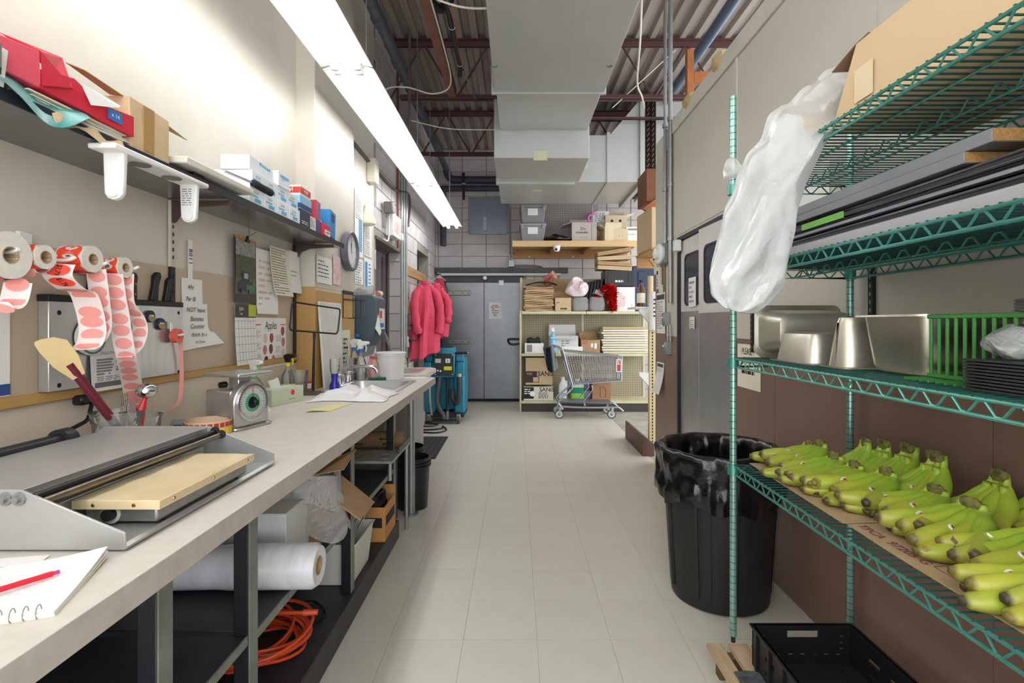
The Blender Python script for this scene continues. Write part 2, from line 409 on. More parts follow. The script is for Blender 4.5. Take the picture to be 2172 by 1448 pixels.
# ---- joists
jm = mat('joist_primer', '#5b3b39', 0.6, var=0.3, vscale=6, col2='#2d2627')
for n, (y, lab) in enumerate(((3.55, 'dark red open-web roof joist nearest the camera above the frame'), (5.36, 'nearer of two red-brown open-web joists under metal roof deck'),
                              (7.15, 'farther red-brown open-web joist under roof deck near the back wall'))):
    t = thing('roof_joist', lab, 'joist', (0, y, 3.62), group='open-web roof joists')
    for k in (-1, 1):
        MB().box(-1.36, y+k*.012-.003, ZC-.06, 4.6, y+k*.012+.003, ZC-.002).box(-1.36, min(y+k*.012, y+k*.06), ZC-.006, 4.6, max(y+k*.012, y+k*.06), ZC-.001).build('top_chord', jm, t, smooth=False)
        MB().box(-1.36 if n != 1 else -1.2, y+k*.014-.003, 3.62, 4.4, y+k*.014+.003, 3.665).box(-1.2, min(y+k*.012, y+k*.05), 3.62, 4.4, max(y+k*.012, y+k*.05), 3.626).build('bottom_chord', jm, t, smooth=False)
    x = -1.3; up = True
    while x < 4.1:
        MB().cyl((x, y, 3.63 if up else ZC-.02), (x+.34, y, ZC-.02 if up else 3.63), .011, n=6).build('web_bar', jm, t)
        x += .34; up = not up
# bridging bars
for (y, x, z, l) in ((6.2, .2, 3.74, 2.6), (6.55, .3, 3.86, 2.4)):
    tag(MB().box(x, y-.015, z, x+l, y+.015, z+.004).box(x, y-.015, z, x+l, y-.011, z+.03).build('bridging_angle', jm, smooth=False),
        'thin dark steel angle %s joists, right of the duct' % ('nearer of two between' if y < 6.4 else 'farther of two between'), 'steel angle')
# ---- right partition
pebble = mat('pebbled_cream_panel', '#cdc9bc', 0.5, var=0.12, vscale=3, col2='#bab5a5', bump=0.35, bscale=110)
brown = mat('brown_wainscot', '#886c5e', 0.38, var=0.3, vscale=2.2, col2='#72584b', bump=0.06, bscale=25, wear='#b8a79a', wscale=120, wamt=0.80, stretch=(1, 1, .5))
trim_c = mat('cream_trim', '#d6d2c3', 0.5, var=.1)
wr = struct(MB().box(XR+.006, -.8, 0, XR+.1, 3.10, 2.99).box(XR+.006, 3.10, 2.0, XR+.1, 4.22, 2.99).box(XR+.006, 4.22, 0, XR+.1, 4.87, 2.99).build('wall_right', trim_c, smooth=False))
for a, b_, z0, z1 in ((-.8, 1.88, 1.22, 2.88), (1.883, 3.07, 1.22, 2.88), (3.10, 4.42, 2.02, 2.88), (4.42, 4.87, 1.88, 2.80)):
    MB().box(XR, a, z0, XR+.006, b_, z1).build('wall_panel', pebble, wr, smooth=False)
for a, b_, z1 in ((-.8, 1.42, 1.22), (1.423, 2.62, 1.22), (2.623, 3.10, 1.22), (4.22, 4.55, 1.20), (4.553, 4.87, 1.88)):
    MB().box(XR-.003, a, .0, XR+.006, b_, z1).build('wainscot_board', brown, wr, smooth=False)
MB().box(XR, 4.22, 1.2, XR+.006, 4.42, 2.02).build('wall_panel', pebble, wr, smooth=False)
struct(MB().box(XR-.012, -.8, 2.885, XR+.1, 4.45, 3.0).build('trim_3', trim_c, bevel=.003))
MB().box(XR-.006, 3.07, 2.02, XR+.004, 3.10, 2.885).build('batten', trim_c, wr, bevel=.002)
# rough scraps of foam on top of the partition
foam = mat('old_foam', '#cdb48b', 0.9, var=.4, col2='#a98a5c', bump=.6, bscale=30)
for y, s in ((2.45, .05), (3.35, .06), (3.95, .05)):
    b = MB().ball((XR+.01, y, 3.0), (.05, s*1.6, s), 10, 6); b.v = [v+wob(v, .03, 18) for v in b.v]; b.build('foam_scrap', foam, wr)
# ---- fluorescent strip
lamp_m = mat('fluorescent_tube', '#fbfdff', 0.4, emit=TUBE_POWER)
hood_m = mat('white_reflector', '#eeeeec', 0.35)
LX, LZ = -.94, 2.72
for k, y0 in enumerate((5.3, 2.9, .5, -1.9)):
    y1 = y0+2.38
    t = thing('fluorescent_light', ('far end' if k == 0 else 'middle' if k == 1 else 'near overhead' if k == 2 else 'unseen rear')+' section of long white two-tube fluorescent strip light', 'light', (LX, (y0+y1)/2, LZ), group='strip light sections')
    MB().prism([(LX-.145, LZ+.01), (LX-.14, LZ+.01), (LX-.035, LZ+.035), (LX+.035, LZ+.035), (LX+.14, LZ+.01), (LX+.145, LZ+.01), (LX+.04, LZ+.05), (LX-.04, LZ+.05)], 'y', y0, y1).build('reflector', hood_m, t, smooth=False)
    MB().prism([(LX-.036, LZ+.052), (LX+.036, LZ+.052), (LX+.036, LZ+.105), (LX-.036, LZ+.105)], 'y', y0, y1).build('housing', hood_m, t, bevel=.004)
    for s in (-1, 1):
        MB().cyl((LX+s*.062, y0+.03, LZ+.005), (LX+s*.062, y1-.03, LZ+.005), .018, n=10).build('tube_lamp', lamp_m, t)
        for ya in (y0+.005, y1-.028): MB().box(LX+s*.062-.02, ya, LZ-.015, LX+s*.062+.02, ya+.023, LZ+.04).build('lampholder', white, t, bevel=.003)
    for yy in (y0+.35, y1-.35):
        MB().cyl((LX, yy, LZ+.1), (LX, yy, ZC), .003, n=6).build('hanger_chain', zinc, t)
# ================================================================ generic builders
def openbox(b, w, d, h, t=.004, z=0.0, top=None):
    """open-topped box as one skin, centred on XY"""
    tw, td = top or (w, d)
    rg = lambda a, c, z: [(-a/2,-c/2,z),(a/2,-c/2,z),(a/2,c/2,z),(-a/2,c/2,z)]
    return b.loft([rg(w, d, z), rg(tw, td, z+h), rg(tw-2*t, td-2*t, z+h), rg(w-2*t, d-2*t, z+t)])
def ltext(root, s, size, face, dims, u, v, m=ink, **k):
    """lettering on a face of a box-like thing: f = towards -Y, l = towards -X, r = towards +X, t = top"""
    w, d, h = dims; W = wm(root); r3 = W.to_3x3()
    o, xd, up = {'f': (V(u*w, -d/2, v*h), XD, ZD), 'l': (V(-w/2, -u*d, v*h), -YD, ZD), 'r': (V(w/2, u*d, v*h), YD, ZD), 't': (V(u*w, v*d, h), XD, YD)}[face]
    return text(s, size, W @ o, r3 @ xd, r3 @ up, m, root, **k)
def lrect(root, face, dims, u0, v1, w_, h_, m, name='label', lift=.0008):
    w, d, h = dims; W = wm(root); r3 = W.to_3x3()
    o, xd, up = {'f': (V(u0*w, -d/2, v1*h), XD, ZD), 'l': (V(-w/2, -u0*d, v1*h), -YD, ZD), 'r': (V(w/2, u0*d, v1*h), YD, ZD), 't': (V(u0*w, v1*d, h), XD, YD)}[face]
    return rect(W @ o, r3 @ xd, r3 @ up, w_, h_, m, root, name, lift)
def carton(label, base, dims, rz=0, m=None, open_=False, flaps=(), tape=None, name='carton', cat='box', group=None, rx=0, ry=0, bev=.002):
    """flaps: (side, degrees, length): 0 = standing up, 90 = out flat, 150 = hanging"""
    w, d, h = dims; m = m or kraft
    t = thing(name, label, cat, base, rz, group, rx, ry)
    b = MB()
    if open_: openbox(b, w, d, h)
    else: b.box(-w/2, -d/2, 0, w/2, d/2, h)
    b.build('body', m, t, world=False, smooth=False, bevel=bev)
    for sd, ang, ln in flaps:
        a = R(ang); q = Matrix.Translation((0, 0, h)) @ Matrix.Rotation({'f': 0, 'r': PI/2, 'b': PI, 'l': -PI/2}[sd], 4, 'Z')
        half = (w if sd in 'fb' else d)/2; off = (d if sd in 'fb' else w)/2
        p0, p1 = V(-half, -off, 0), V(half, -off, 0); dv = V(0, -math.sin(a), math.cos(a))*ln; n = V(0, math.cos(a), math.sin(a))*.0025
        ring = [p0, p1, p1+dv+V(-.008, 0, 0), p0+dv+V(.008, 0, 0)]
        MB(q).frus([x-n for x in ring], [x+n for x in ring]).build('flap', m, t, world=False, smooth=False)
    if tape:
        MB().box(-w/2-.0008, -tape/2, h*.8, w/2+.0008, tape/2, h+.0008).build('tape', mat('brown_tape', '#a88452', .3), t, world=False, smooth=False)
    return t
def wallrect(x0, yt, yb, x1, X):
    tl = onX(x0, yt, X); h = tl.z-onX(x0, yb, X).z; w = abs(F*X/(x1-CX)-tl.y)
    return tl, w, h
def ribbon(b, pts, w, wd, th=.0006):
    wd = Vector(wd).normalized()*w/2; n = len(pts); pts = [Vector(p) for p in pts]
    b.loft([[p-wd, p+wd, p+wd+V(th, 0, th), p-wd+V(th, 0, th)] for p in pts])
def smoothpts(pts, k=6):
    pts = [Vector(p) for p in pts]; out = []
    for i in range(len(pts)-1):
        p0 = pts[max(i-1, 0)]; p1 = pts[i]; p2 = pts[i+1]; p3 = pts[min(i+2, len(pts)-1)]
        for j in range(k):
            t = j/k
            out.append(.5*((2*p1)+(p2-p0)*t+(2*p0-5*p1+4*p2-p3)*t*t+(3*p1-p0-3*p2+p3)*t**3))
    return out+[pts[-1]]
# ================================================================ LEFT WALL SHELF
XS, ZS = -1.11, 1.818
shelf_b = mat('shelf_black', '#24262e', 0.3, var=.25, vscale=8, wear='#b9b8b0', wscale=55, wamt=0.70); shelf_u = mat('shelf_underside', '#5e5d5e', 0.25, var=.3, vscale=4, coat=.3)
t = thing('wall_shelf', 'long black-edged wooden shelf on brackets along the cream wall', 'shelf', (XW, 1.9, ZS-.025))
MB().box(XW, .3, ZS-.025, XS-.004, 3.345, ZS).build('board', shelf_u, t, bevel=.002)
MB().box(XS-.004, .3, ZS-.027, XS, 3.347, ZS+.001).build('edge_band', shelf_b, t, smooth=False)
brk = mat('bracket_brown', '#54403c', 0.5, var=.2)
for y in (2.03, 3.16):
    prof = [(XW+.012, ZS-.03), (XS-.002, ZS-.03), (XS-.0, ZS-.045), (XW+.10, ZS-.055), (XW+.05, ZS-.075), (XW+.03, ZS-.11), (XW+.012, ZS-.12)]
    MB().prism(prof, 'y', y-.008, y+.008).build('bracket', brk, t, bevel=.002)
std_w = mat('standard_cream', '#d9d2c2', .5, var=.2)
for y, z0, z1, mm in ((2.03, 1.53, ZS-.03, std_w), (2.03, 1.393, 1.53, black_p), (3.155, 1.07, ZS-.03, black_p)):
    MB().box(XW+.006, y-.013, z0, XW+.017, y+.013, z1).build('slotted_standard', mm, t, smooth=False)
    b = MB(); z = z0+.03
    while z < z1-.02:
        b.box(XW+.0168, y-.004, z, XW+.0176, y+.004, z+.014); z += .03
    o = b.build('slots', ink, t, smooth=False); o['kind'] = 'stuff'
# white bin at the frame's edge
t = thing('parts_bin', 'small white plastic bin at the left end of the wall shelf', 'bin', (-1.16, 1.08, ZS))
b = MB(Matrix.Translation((-1.16, 1.08, ZS))); openbox(b, .1, .09, .085, .004, top=(.11, .1)); b.build('body', white, t, bevel=.003)
for k in range(3):
    MB().cb((-1.12+.012*k, 1.07+.01*k, ZS+.05), (.02, .045, .05), rz=.4*k).build('clip', mat('dark_metal', '#4a4744', .4, .7), t, smooth=False)
# sagging paper stack, teal bag
t = thing('paper_stack', 'ragged stack of loose white paper sheets under the torn red carton', 'paper', (-1.23, 1.37, ZS))
for k in range(12):
    z = ZS+.003*k; o = random.uniform(-.012, .006)
    MB().cb((-1.22+o, 1.345+random.uniform(-.015, .015), z+.0012), (.2, .30, .0024), rz=random.uniform(-.04, .04)).build('sheet', paper if k % 3 else cream_p, t, smooth=False)
teal = mat('teal_plastic', '#3d8c86', 0.3, var=.6, vscale=11, col2='#8fc4bb', bump=.4, bscale=20)
tag(MB().grid(lambda u, v: V(-1.2+.105*v+.004*math.sin(9*u), 1.12+.24*u-.02*v, ZS+.036+.006*math.sin(8*u)*v-(max(0, v-.6)**1.3)*.26*(.35+.65*math.sin(PI*min(1, u*1.05)))+.002), 16, 14, .002).build('shopping_bag', teal, subsurf=1),
    'teal printed plastic bag hanging over the shelf edge below red carton', 'bag')
tag(MB().grid(lambda u, v: V(XS-.004+.01*v+.004*math.sin(14*u), 1.24+.22*u, ZS+.003-.035*v*(.5+.5*math.sin(6*u+1)**2)), 12, 4, .001).build('torn_paper', kraft_l),
    'torn brown paper edge sticking out over the shelf edge', 'paper')
# red carton, torn open
t = thing('red_carton', 'torn bright red carton lying open on the wall shelf', 'box', (-1.2, 1.3, ZS+.04))
red_l = mat('red_carton_light', '#e2566a', .45, var=.1)
def ring(y, x0, x1, z0, z1): return [(x0, y, z0), (x1, y, z0), (x1, y, z1), (x0, y, z1)]
MB().loft([ring(1.10, -1.33, XS-.01, ZS+.045, ZS+.115), ring(1.21, -1.33, XS+.0, ZS+.04, ZS+.125)]).build('body', red_l, t, smooth=False, bevel=.002)
MB().loft([ring(1.21, -1.33, XS, ZS+.04, ZS+.05), ring(1.50, -1.30, XS+.004, ZS+.03, ZS+.042)]).build('tray', red_c, t, smooth=False)
MB().plate([(XS, 1.212, ZS+.04), (XS+.004, 1.50, ZS+.03), (XS+.004, 1.50, ZS+.088), (XS+.004, 1.38, ZS+.075), (XS+.002, 1.30, ZS+.105), (XS, 1.212, ZS+.085)], .003).build('side_panel', red_c, t, smooth=False)
MB().plate([(XS, 1.21, ZS+.125), (-1.2, 1.205, ZS+.165), (XS-.02, 1.29, ZS+.15), (XS+.006, 1.29, ZS+.075), (XS+.004, 1.21, ZS+.045)], .002).build('flap', red_c, t, smooth=False)
MB().plate([(-1.2, 1.25, ZS+.06), (-1.2, 1.5, ZS+.05), (-1.19, 1.5, ZS+.10), (-1.2, 1.25, ZS+.14)], .002).build('inner_liner', paper, t, smooth=False)
MB().plate([(XS+.01, 1.31, ZS+.10), (XS+.012, 1.34, ZS+.055), (XS+.014, 1.43, ZS+.085), (XS+.012, 1.44, ZS+.095)], .001).build('torn_flap', paper, t, smooth=False)
rect((XS+.006, 1.40, ZS+.075), YD, ZD, .05, .03, blue_c, t, 'print_patch', .002)
text('x 14', .016, (XS+.006, 1.425, ZS+.06), YD, ZD, paper, t, lift=.0035)
# kraft carton with torn flap
t = thing('kraft_carton', 'crushed brown cardboard carton beside the red carton on wall shelf', 'box', (-1.21, 1.54, ZS))
MB().frus([(-1.32, 1.506, ZS), (XS-.008, 1.506, ZS), (XS-.008, 1.672, ZS), (-1.3, 1.66, ZS)], [(-1.31, 1.506, ZS+.155), (XS-.015, 1.506, ZS+.155), (XS-.008, 1.672, ZS+.142), (-1.3, 1.66, ZS+.14)]).build('body', kraft_l, t, smooth=False, bevel=.003)
MB().plate([(XS-.02, 1.672, ZS+.135), (XS-.02, 1.78, ZS+.12), (-1.18, 1.70, ZS+.145)], .002).build('flap', kraft, t, smooth=False)
MB().box(XS-.0085, 1.555, ZS+.01, XS-.0065, 1.60, ZS+.145).build('tape', mat('brown_tape', '#a88452', .3), t, smooth=False)
MB().plate([(-1.2, 1.38, ZS+.185), (-1.18, 1.506, ZS+.155), (-1.14, 1.506, ZS+.15), (-1.15, 1.38, ZS+.165)], .002).build('flap', kraft, t, smooth=False)
tag(MB().cb((-1.2, 1.73, ZS+.055), (.012, .012, .11)).build('price_card', white, bevel=.001), 'narrow white upright card standing behind the cardboard carton on shelf', 'card')
# long white tray and ribbed handle
t = thing('plastic_tray', 'long shallow off-white plastic tray jutting over wall shelf edge', 'tray', (-1.15, 1.9, ZS))
MB().box(-1.30, 1.70, ZS+.018, XS+.03, 2.14, ZS+.042).build('slab', mat('offwhite_plastic', '#dcd9cd', .4, var=.1), t, bevel=.005, seg=2)
MB().box(-1.22, 1.76, ZS, -1.2, 2.1, ZS+.018).build('foot', white, t)
MB().box(XS-.03, 1.80, ZS, XS-.01, 1.86, ZS+.018).build('foot', black, t)
t = thing('saw_handle', 'black ribbed handle lying across glove boxes on the wall shelf', 'handle', (-1.1, 2.28, ZS+.085))
MB().lathe([(.006, 0)]+[(.013+.003*math.cos(k*PI), .01+.0085*k) for k in range(17)]+[(.008, .155)], (-1.095, 2.15, ZS+.075), 10, frame((.06, 1, -.05))).build('grip', rubber, t)
MB().cyl((-1.11, 1.98, ZS+.07), (-1.096, 2.16, ZS+.075), .005, n=8).build('shank', chrome, t)
# glove boxes
gl_w = mat('glove_box_white', '#e8edf0', .5); gl_b = mat('glove_box_blue', '#67b2d8', .5)
gd = (.235, .122, .07)
spots = []
for k in range(4): spots.append((-1.232, 2.17+.126*k+.063, 0, 'bottom row, %s from the left' % ('first', 'second', 'third', 'fourth')[k]))
for k in range(4): spots.append((-1.232-.004*k, 2.19+.124*k+.06, .0705, 'middle row, %s from the left' % ('first', 'second', 'third', 'fourth')[k]))
for x, y, z, lab in spots:
    t = carton('white and blue disposable glove box in %s' % lab, (x, y, ZS+z), gd, 0, gl_w, name='glove_box', group='white glove boxes on wall shelf', bev=.0015)
    lrect(t, 'r', gd, -.42, .52, .06, .006, gl_b, 'stripe'); lrect(t, 'r', gd, -.2, .36, .055, .016, gl_b, 'stripe')
    scrib(wm(t) @ V(gd[0]/2, -.03, .055), YD, ZD, .05, .012, 2, grey_ink, t, dash=.01)
t = carton('white glove box laid lengthwise on top of the glove box stack', (-1.19, 2.30, ZS+.141), (.12, .235, .062), .05, gl_w, name='glove_box', group='white glove boxes on wall shelf', bev=.0015)
lrect(t, 'r', (.12, .235, .062), -.1, .95, .11, .013, gl_b, 'stripe'); scrib(wm(t) @ V(.0615, -.01, .056), YD, ZD, .09, .008, 1, paper, t, dash=.012, lift=.002)
t = carton('white glove box at the far top of the glove box stack', (-1.235, 2.50, ZS+.141), gd, 0, gl_w, name='glove_box', group='white glove boxes on wall shelf', bev=.0015)
lrect(t, 'r', gd, -.35, .8, .09, .012, gl_b, 'stripe'); scrib(wm(t) @ V(gd[0]/2, -.03, .05), YD, ZD, .06, .02, 3, gl_b, t, dash=.012)
# vinyl and other cartons
t = carton('red and white glove box reading vinyl on the wall shelf', (-1.2, 2.745, ZS+.155), (.17, .13, .052), 0, white, name='vinyl_box', bev=.0015)
for f, n in (('r', .13), ('f', .17)): lrect(t, f, (.17, .13, .052), -.5, .82, n, .032, mat('vinyl_red', '#d0453a', .5), 'red_band')
text('vinyl', .03, wm(t) @ V(.086, 0, .03), YD, ZD, paper, t, lift=.0018, bold=.01); text('vinyl', .03, wm(t) @ V(.02, -.066, .03), XD, ZD, paper, t, lift=.0018, bold=.01)
t = carton('light blue and navy carton directly under the vinyl glove box', (-1.2, 2.75, ZS+.085), (.17, .15, .07), 0, mat('pale_blue_carton', '#8fc3de', .5), name='blue_carton', bev=.0015)
for f, n in (('r', .15), ('f', .17)): lrect(t, f, (.17, .15, .07), -.5, .42, n, .026, mat('navy', '#243a73', .5), 'navy_band')
scrib(wm(t) @ V(-.05, -.076, .06), XD, ZD, .08, .02, 1, blue_c, t, dash=.015)
t = carton('dark navy carton with white barcode at the shelf edge', (-1.18, 2.742, ZS), (.13, .13, .084), 0, mat('dark_navy', '#23284a', .4), name='navy_carton', bev=.0015)
lrect(t, 'f', (.13, .13, .084), .0, .9, .05, .03, paper, 'barcode'); scrib(wm(t) @ V(.066, -.05, .03), YD, ZD, .1, .02, 2, paper, t, dash=.02)
t = carton('small white carton with grey print beside the navy carton', (-1.18, 2.855, ZS), (.12, .09, .075), 0, white, name='white_carton', bev=.0015)
scrib(wm(t) @ V(.061, -.035, .065), YD, ZD, .07, .05, 5, grey_ink, t, dash=.012)
t = carton('upright red and blue wrap carton behind the freezer bag box', (-1.2, 2.93, ZS+.07), (.16, .09, .11), .1, mat('red_wrap', '#c23a4a', .45), name='wrap_carton', bev=.0015)
lrect(t, 'f', (.16, .09, .11), -.5, 1.0, .08, .11, blue_c, 'blue_panel'); lrect(t, 'r', (.16, .09, .11), -.1, .9, .04, .09, blue_c, 'blue_panel')
t = carton('purple and white carton lying under the red and blue carton', (-1.2, 2.935, ZS), (.16, .08, .068), 0, mat('purple_carton', '#5a4a86', .5), name='purple_carton', bev=.0015)
t = carton('red and white film carton at the shelf edge near the clock', (-1.17, 3.045, ZS), (.12, .12, .07), .08, red_c, name='film_carton', bev=.0015)
lrect(t, 'r', (.12, .12, .07), -.45, .5, .11, .03, paper, 'white_panel'); scrib(wm(t) @ V(.061, -.04, .03), YD, ZD, .08, .022, 1, red_c, t, dash=.015, lift=.002)
t = carton('blue freezer bag box tipped on its end beside the clock', (-1.2, 3.17, ZS+.012), (.15, .11, .165), .05, mat('bag_box_blue', '#2f86c6', .4), name='bag_box', bev=.0015, rx=-.12)
text('Ziploc', .055, wm(t) @ V(.0, -.056, .09), wm(t).to_3x3() @ V(.35, 0, -.94), wm(t).to_3x3() @ V(.94, 0, .35), paper, t, bold=.012)
lrect(t, 'r', (.15, .11, .165), -.3, .9, .06, .05, mat('navy', '#243a73', .5), 'navy_patch')
# under-shelf paper holder
t = thing('paper_holder', 'white plastic twin-arm roll holder screwed under the wall shelf', 'holder', (XS, 1.58, ZS-.025))
b = MB(); Y0, Y1 = 1.376, 1.80
b.box(XS-.03, Y0, ZS-.043, XS+.045, Y1, ZS-.027); b.build('mounting_plate', white, t, bevel=.005, seg=2)
for y in (1.52, 1.66):
    MB().lathe([(.028, -.0015), (.028, .0)], (XS+.008, y, ZS-.044), 20).build('cutout', mat('shadow_grey', '#77777a', .6), t)
for k, y in enumerate((Y0+.05, Y1-.05)):
    rg = lambda yy, s: [V(XS+.008+s*x, yy, ZS-.03+z) for x, z in [(-.03, 0), (.03, 0), (.026, -.10)]+[(.026*math.cos(a), -.115-.026*math.sin(a)) for a in (0.3, .9, 1.57, 2.24, 2.84)]+[(-.026, -.10)]]
    MB().loft([rg(y-.009, .9), rg(y-.006, 1), rg(y+.006, 1), rg(y+.009, .9)]).build('arm', white, t, bevel=.002)
    MB().lathe([(.019, 0), (.017, .005), (.0, .006)], (XS+.008, y-.009, ZS-.147), 16, frame((0, -1, 0))).build('spindle_cap', white, t)
    if k: scrib((XS-.012, y-.0095, ZS-.055), XD, ZD, .04, .06, 8, grey_ink, t, dash=.012)
# ================================================================ LABEL ROLLS
org = mat('label_orange', '#f2492f', .5); pinkl = mat('label_pink', '#ee9a92', .6, var=.08); liner = mat('label_liner', '#eedfd9', .5, alpha=.92)
roll_w = mat('roll_paper', '#e4e0d4', .6, var=.12, vscale=40, stretch=(.1, 1, 1))
t = thing('label_rail', 'white hanging rail with hook pegs for price label rolls', 'rail', (XW, 1.4, 1.47))
MB().box(XW+.006, 1.12, 1.462, XW+.014, 1.78, 1.498).build('bar', white, t, bevel=.002)
for y in (1.215, 1.37, 1.48, 1.60): MB().tube(smoothpts([(XW+.012, y, 1.485), (XW+.10, y, 1.478), (-1.19, y, 1.476), (-1.165, y, 1.484)], 4), .0045, 8).build('peg', white, t)
for y in (1.29, 1.42): MB().box(XW+.004, y-.02, 1.47, XW+.018, y+.02, 1.56).build('hook_clip', white, t, bevel=.003)
def label_roll(lab, y, z, r, x1, wth, core, strips, price, ang=()):
    t = thing('label_roll', lab, 'label roll', (x1-wth/2, y, z-r), group='price label rolls on the rail')
    Q = frame((1, 0, 0), (0, 1, 0)); c = (x1-wth, y, z)
    MB().lathe([(core, 0), (r, 0), (r, wth), (core, wth), (core, 0)], c, 28, Q, cap=False).build('roll', roll_w, t)
    MB().lathe([(core-.002, -.001), (core, -.001), (core, wth+.001), (core-.002, wth+.001)], c, 20, Q, cap=False).build('core', kraft, t)
    # the outer turns: liner with orange labels
    MB().lathe([(r+.0006, .001), (r+.0012, .001), (r+.0012, wth-.001), (r+.0006, wth-.001)], c, 28, Q, cap=False, a0=R(-80), a1=R(200)).build('outer_turn', liner, t)
    for a in ang:
        cc = V(x1-wth/2, y+math.cos(R(a))*(r+.0018), z+math.sin(R(a))*(r+.0018)); nrm = V(0, math.cos(R(a)), math.sin(R(a))); tt = V(0, -math.sin(R(a)), math.cos(R(a)))
        b = MB(); n = 18
        pr = []
        for i in range(n):
            q = 2*PI*i/n; s_ = wth*.45*math.cos(q); l = .024*math.sin(q); aa = R(a)+l/(r)
            pr.append(V(x1-wth/2+s_, y+math.cos(aa)*(r+.002), z+math.sin(aa)*(r+.002)))
        b.add(pr+[cc], [(i, (i+1) % n, n) for i in range(n)]+[((i+1) % n, i, n) for i in range(n)]); lb = b.build('label', org, t, smooth=False)
        text(price, .017, cc, -tt, XD, ink, t, 'price', lift=.0026, bold=.012, sx=.85) if nrm.y < -.25 else None
    for si, (pts, w) in enumerate(strips):
        pts = smoothpts(pts, 7); nl = 0; rb = MB(); ribbon(rb, pts, w, (.75, .66, 0)); st = rb.build('strip', liner, t)
        L = 0; nxt = .015; wd = V(.75, .66, 0)
        for i in range(1, len(pts)):
            s_ = (pts[i]-pts[i-1]).length; L += s_
            if L >= nxt:
                nxt += .038; p = pts[i]; dv = (pts[i]-pts[i-1]).normalized(); nn = dv.cross(wd).normalized()
                if nn.dot(V(0, 0, H)-p) < 0: nn = -nn
                b = MB(); b.add([p+nn*.0016+wd*(w*.42*math.cos(q))+dv*(.017*math.sin(q)) for q in [2*PI*k/14 for k in range(14)]], [tuple(range(14)), tuple(range(13, -1, -1))])
                hot = price == '$2.09' and si == 0 and nl < 2; nl += 1
                lb_ = b.build('label', org if hot else pinkl, st, smooth=False)
                if hot: text('$1.79', .016, p, dv, nn.cross(dv), ink, st, 'price', lift=.0022, bold=.012, sx=.85)
    return t
XL = -1.19
label_roll('large pale price label roll cut by the left edge', 1.20, 1.467, .055, -1.17, .075, .02,
           [([onX(-15, 640, -1.2), onX(8, 655, -1.19), onX(28, 640, -1.19), onX(38, 600, -1.19)], .05)], '$1.99', (250, 290))
label_roll('small orange label roll priced $1.99 beside the large pale roll', 1.29, 1.474, .03, -1.17, .085, .016,
           [([onX(52, 560, -1.2), onX(64, 578, -1.2), onX(90, 572, -1.2), onX(96, 545, -1.2)], .03)], '$1.99', (200, 245, 290, 90, 150))
label_roll('big orange label roll priced $2.09 with a long hanging strip', 1.44, 1.487, .037, -1.175, .075, .016,
           [([onX(128, 560, XL), onX(122, 585, XL), onX(150, 612, XL), onX(178, 625, XL), onX(196, 690, XL), onX(190, 728, XL), onX(172, 742, XL)], .06),
            ([onX(203, 570, XL), onX(212, 640, XL), onX(216, 690, XL), onX(204, 722, XL), onX(180, 738, XL)], .045)], '$2.09', (195, 235, 275, 150))
label_roll('orange label roll priced $3.49 nearest the knives with twisted strips', 1.56, 1.477, .031, -1.175, .06, .014,
           [([onX(238, 580, XL), onX(246, 636, XL), onX(252, 665, XL), onX(258, 707, XL), onX(267, 755, XL), onX(274, 790, -1.22), onX(280, 823, -1.25), onX(286, 865, -1.28), onX(292, 890, -1.29)], .05),
            ([onX(267, 580, XL), onX(268, 640, XL), onX(290, 672, XL), onX(297, 702, XL), onX(286, 737, XL), onX(262, 758, XL)], .04)], '$3.49', (200, 250, 300, 160))
# ================================================================ STEEL KNIFE BOX
t = thing('knife_box', 'stainless steel knife box fixed to the beige wall board', 'knife box', (XW, 1.75, 1.09))
MB().box(XW+.006, 1.467, 1.113, -1.322, 2.05, 1.38).build('box', steel, t, bevel=.003, seg=2)
MB().box(XW+.006, 1.462, 1.372, -1.318, 2.055, 1.392).build('black_rim', black, t, bevel=.002)
for y, z in ((1.50, 1.34), (2.03, 1.35), (1.50, 1.13), (2.03, 1.12)):
    MB().lathe([(.007, 0), (.0, .0005)], (-1.3215, y, z), 12, frame((1, 0, 0))).build('screw_hole', ink, t)
def knife(lab, y, top, m, w, lean, rivets=False):
    k = thing('kitchen_knife', lab, 'knife', (-1.342, y, 1.386), group='knives in the steel box')
    def sec(z, w_, off, th): return [V(-1.342+th*a, y+off+w_*b_, z) for a, b_ in ((1, -.5), (1, .5), (-1, .5), (-1, -.5))]
    MB().loft([sec(1.386, w*.8, 0, .007), sec(1.40, w, lean*.1, .009), sec((1.4+top)/2, w*.72, lean*.5, .009), sec(top-.015, w, lean*.9, .009), sec(top, w*.6, lean*1.1, .006)]).build('handle', m, k, bevel=.004, seg=2)
    MB().box(-1.3435, y-w*.35, 1.2, -1.3405, y+w*.35, 1.386).build('blade', steel, k)
    if rivets:
        for q in (.25, .6): MB().lathe([(.004, 0), (.0, .001)], (-1.3328, y+lean*q, 1.386+(top-1.386)*q), 8, frame((1, 0, 0))).build('rivet', mat('brass', '#c9a560', .3, 1), k)
hb = mat('brown_handle', '#3a2626', .45)
knife('brown-handled knife with two brass rivets in the steel box', 1.815, 1.487, hb, .024, .004, True)
knife('large black-handled knife with a hooked pommel in the box', 1.915, 1.50, black, .034, .022)
knife('black-handled knife nearest the slotted standard in the box', 1.985, 1.487, black, .026, .02)
knife('knife with a blue handle half hidden behind label rolls', 1.64, 1.515, mat('navy_handle', '#25356b', .4), .032, .0)
knife('black knife between blue and grey handles behind the label rolls', 1.70, 1.507, black, .03, .0)
knife('knife with a grey-brown handle behind the label rolls', 1.75, 1.517, mat('taupe_handle', '#5c564e', .5), .03, .0)
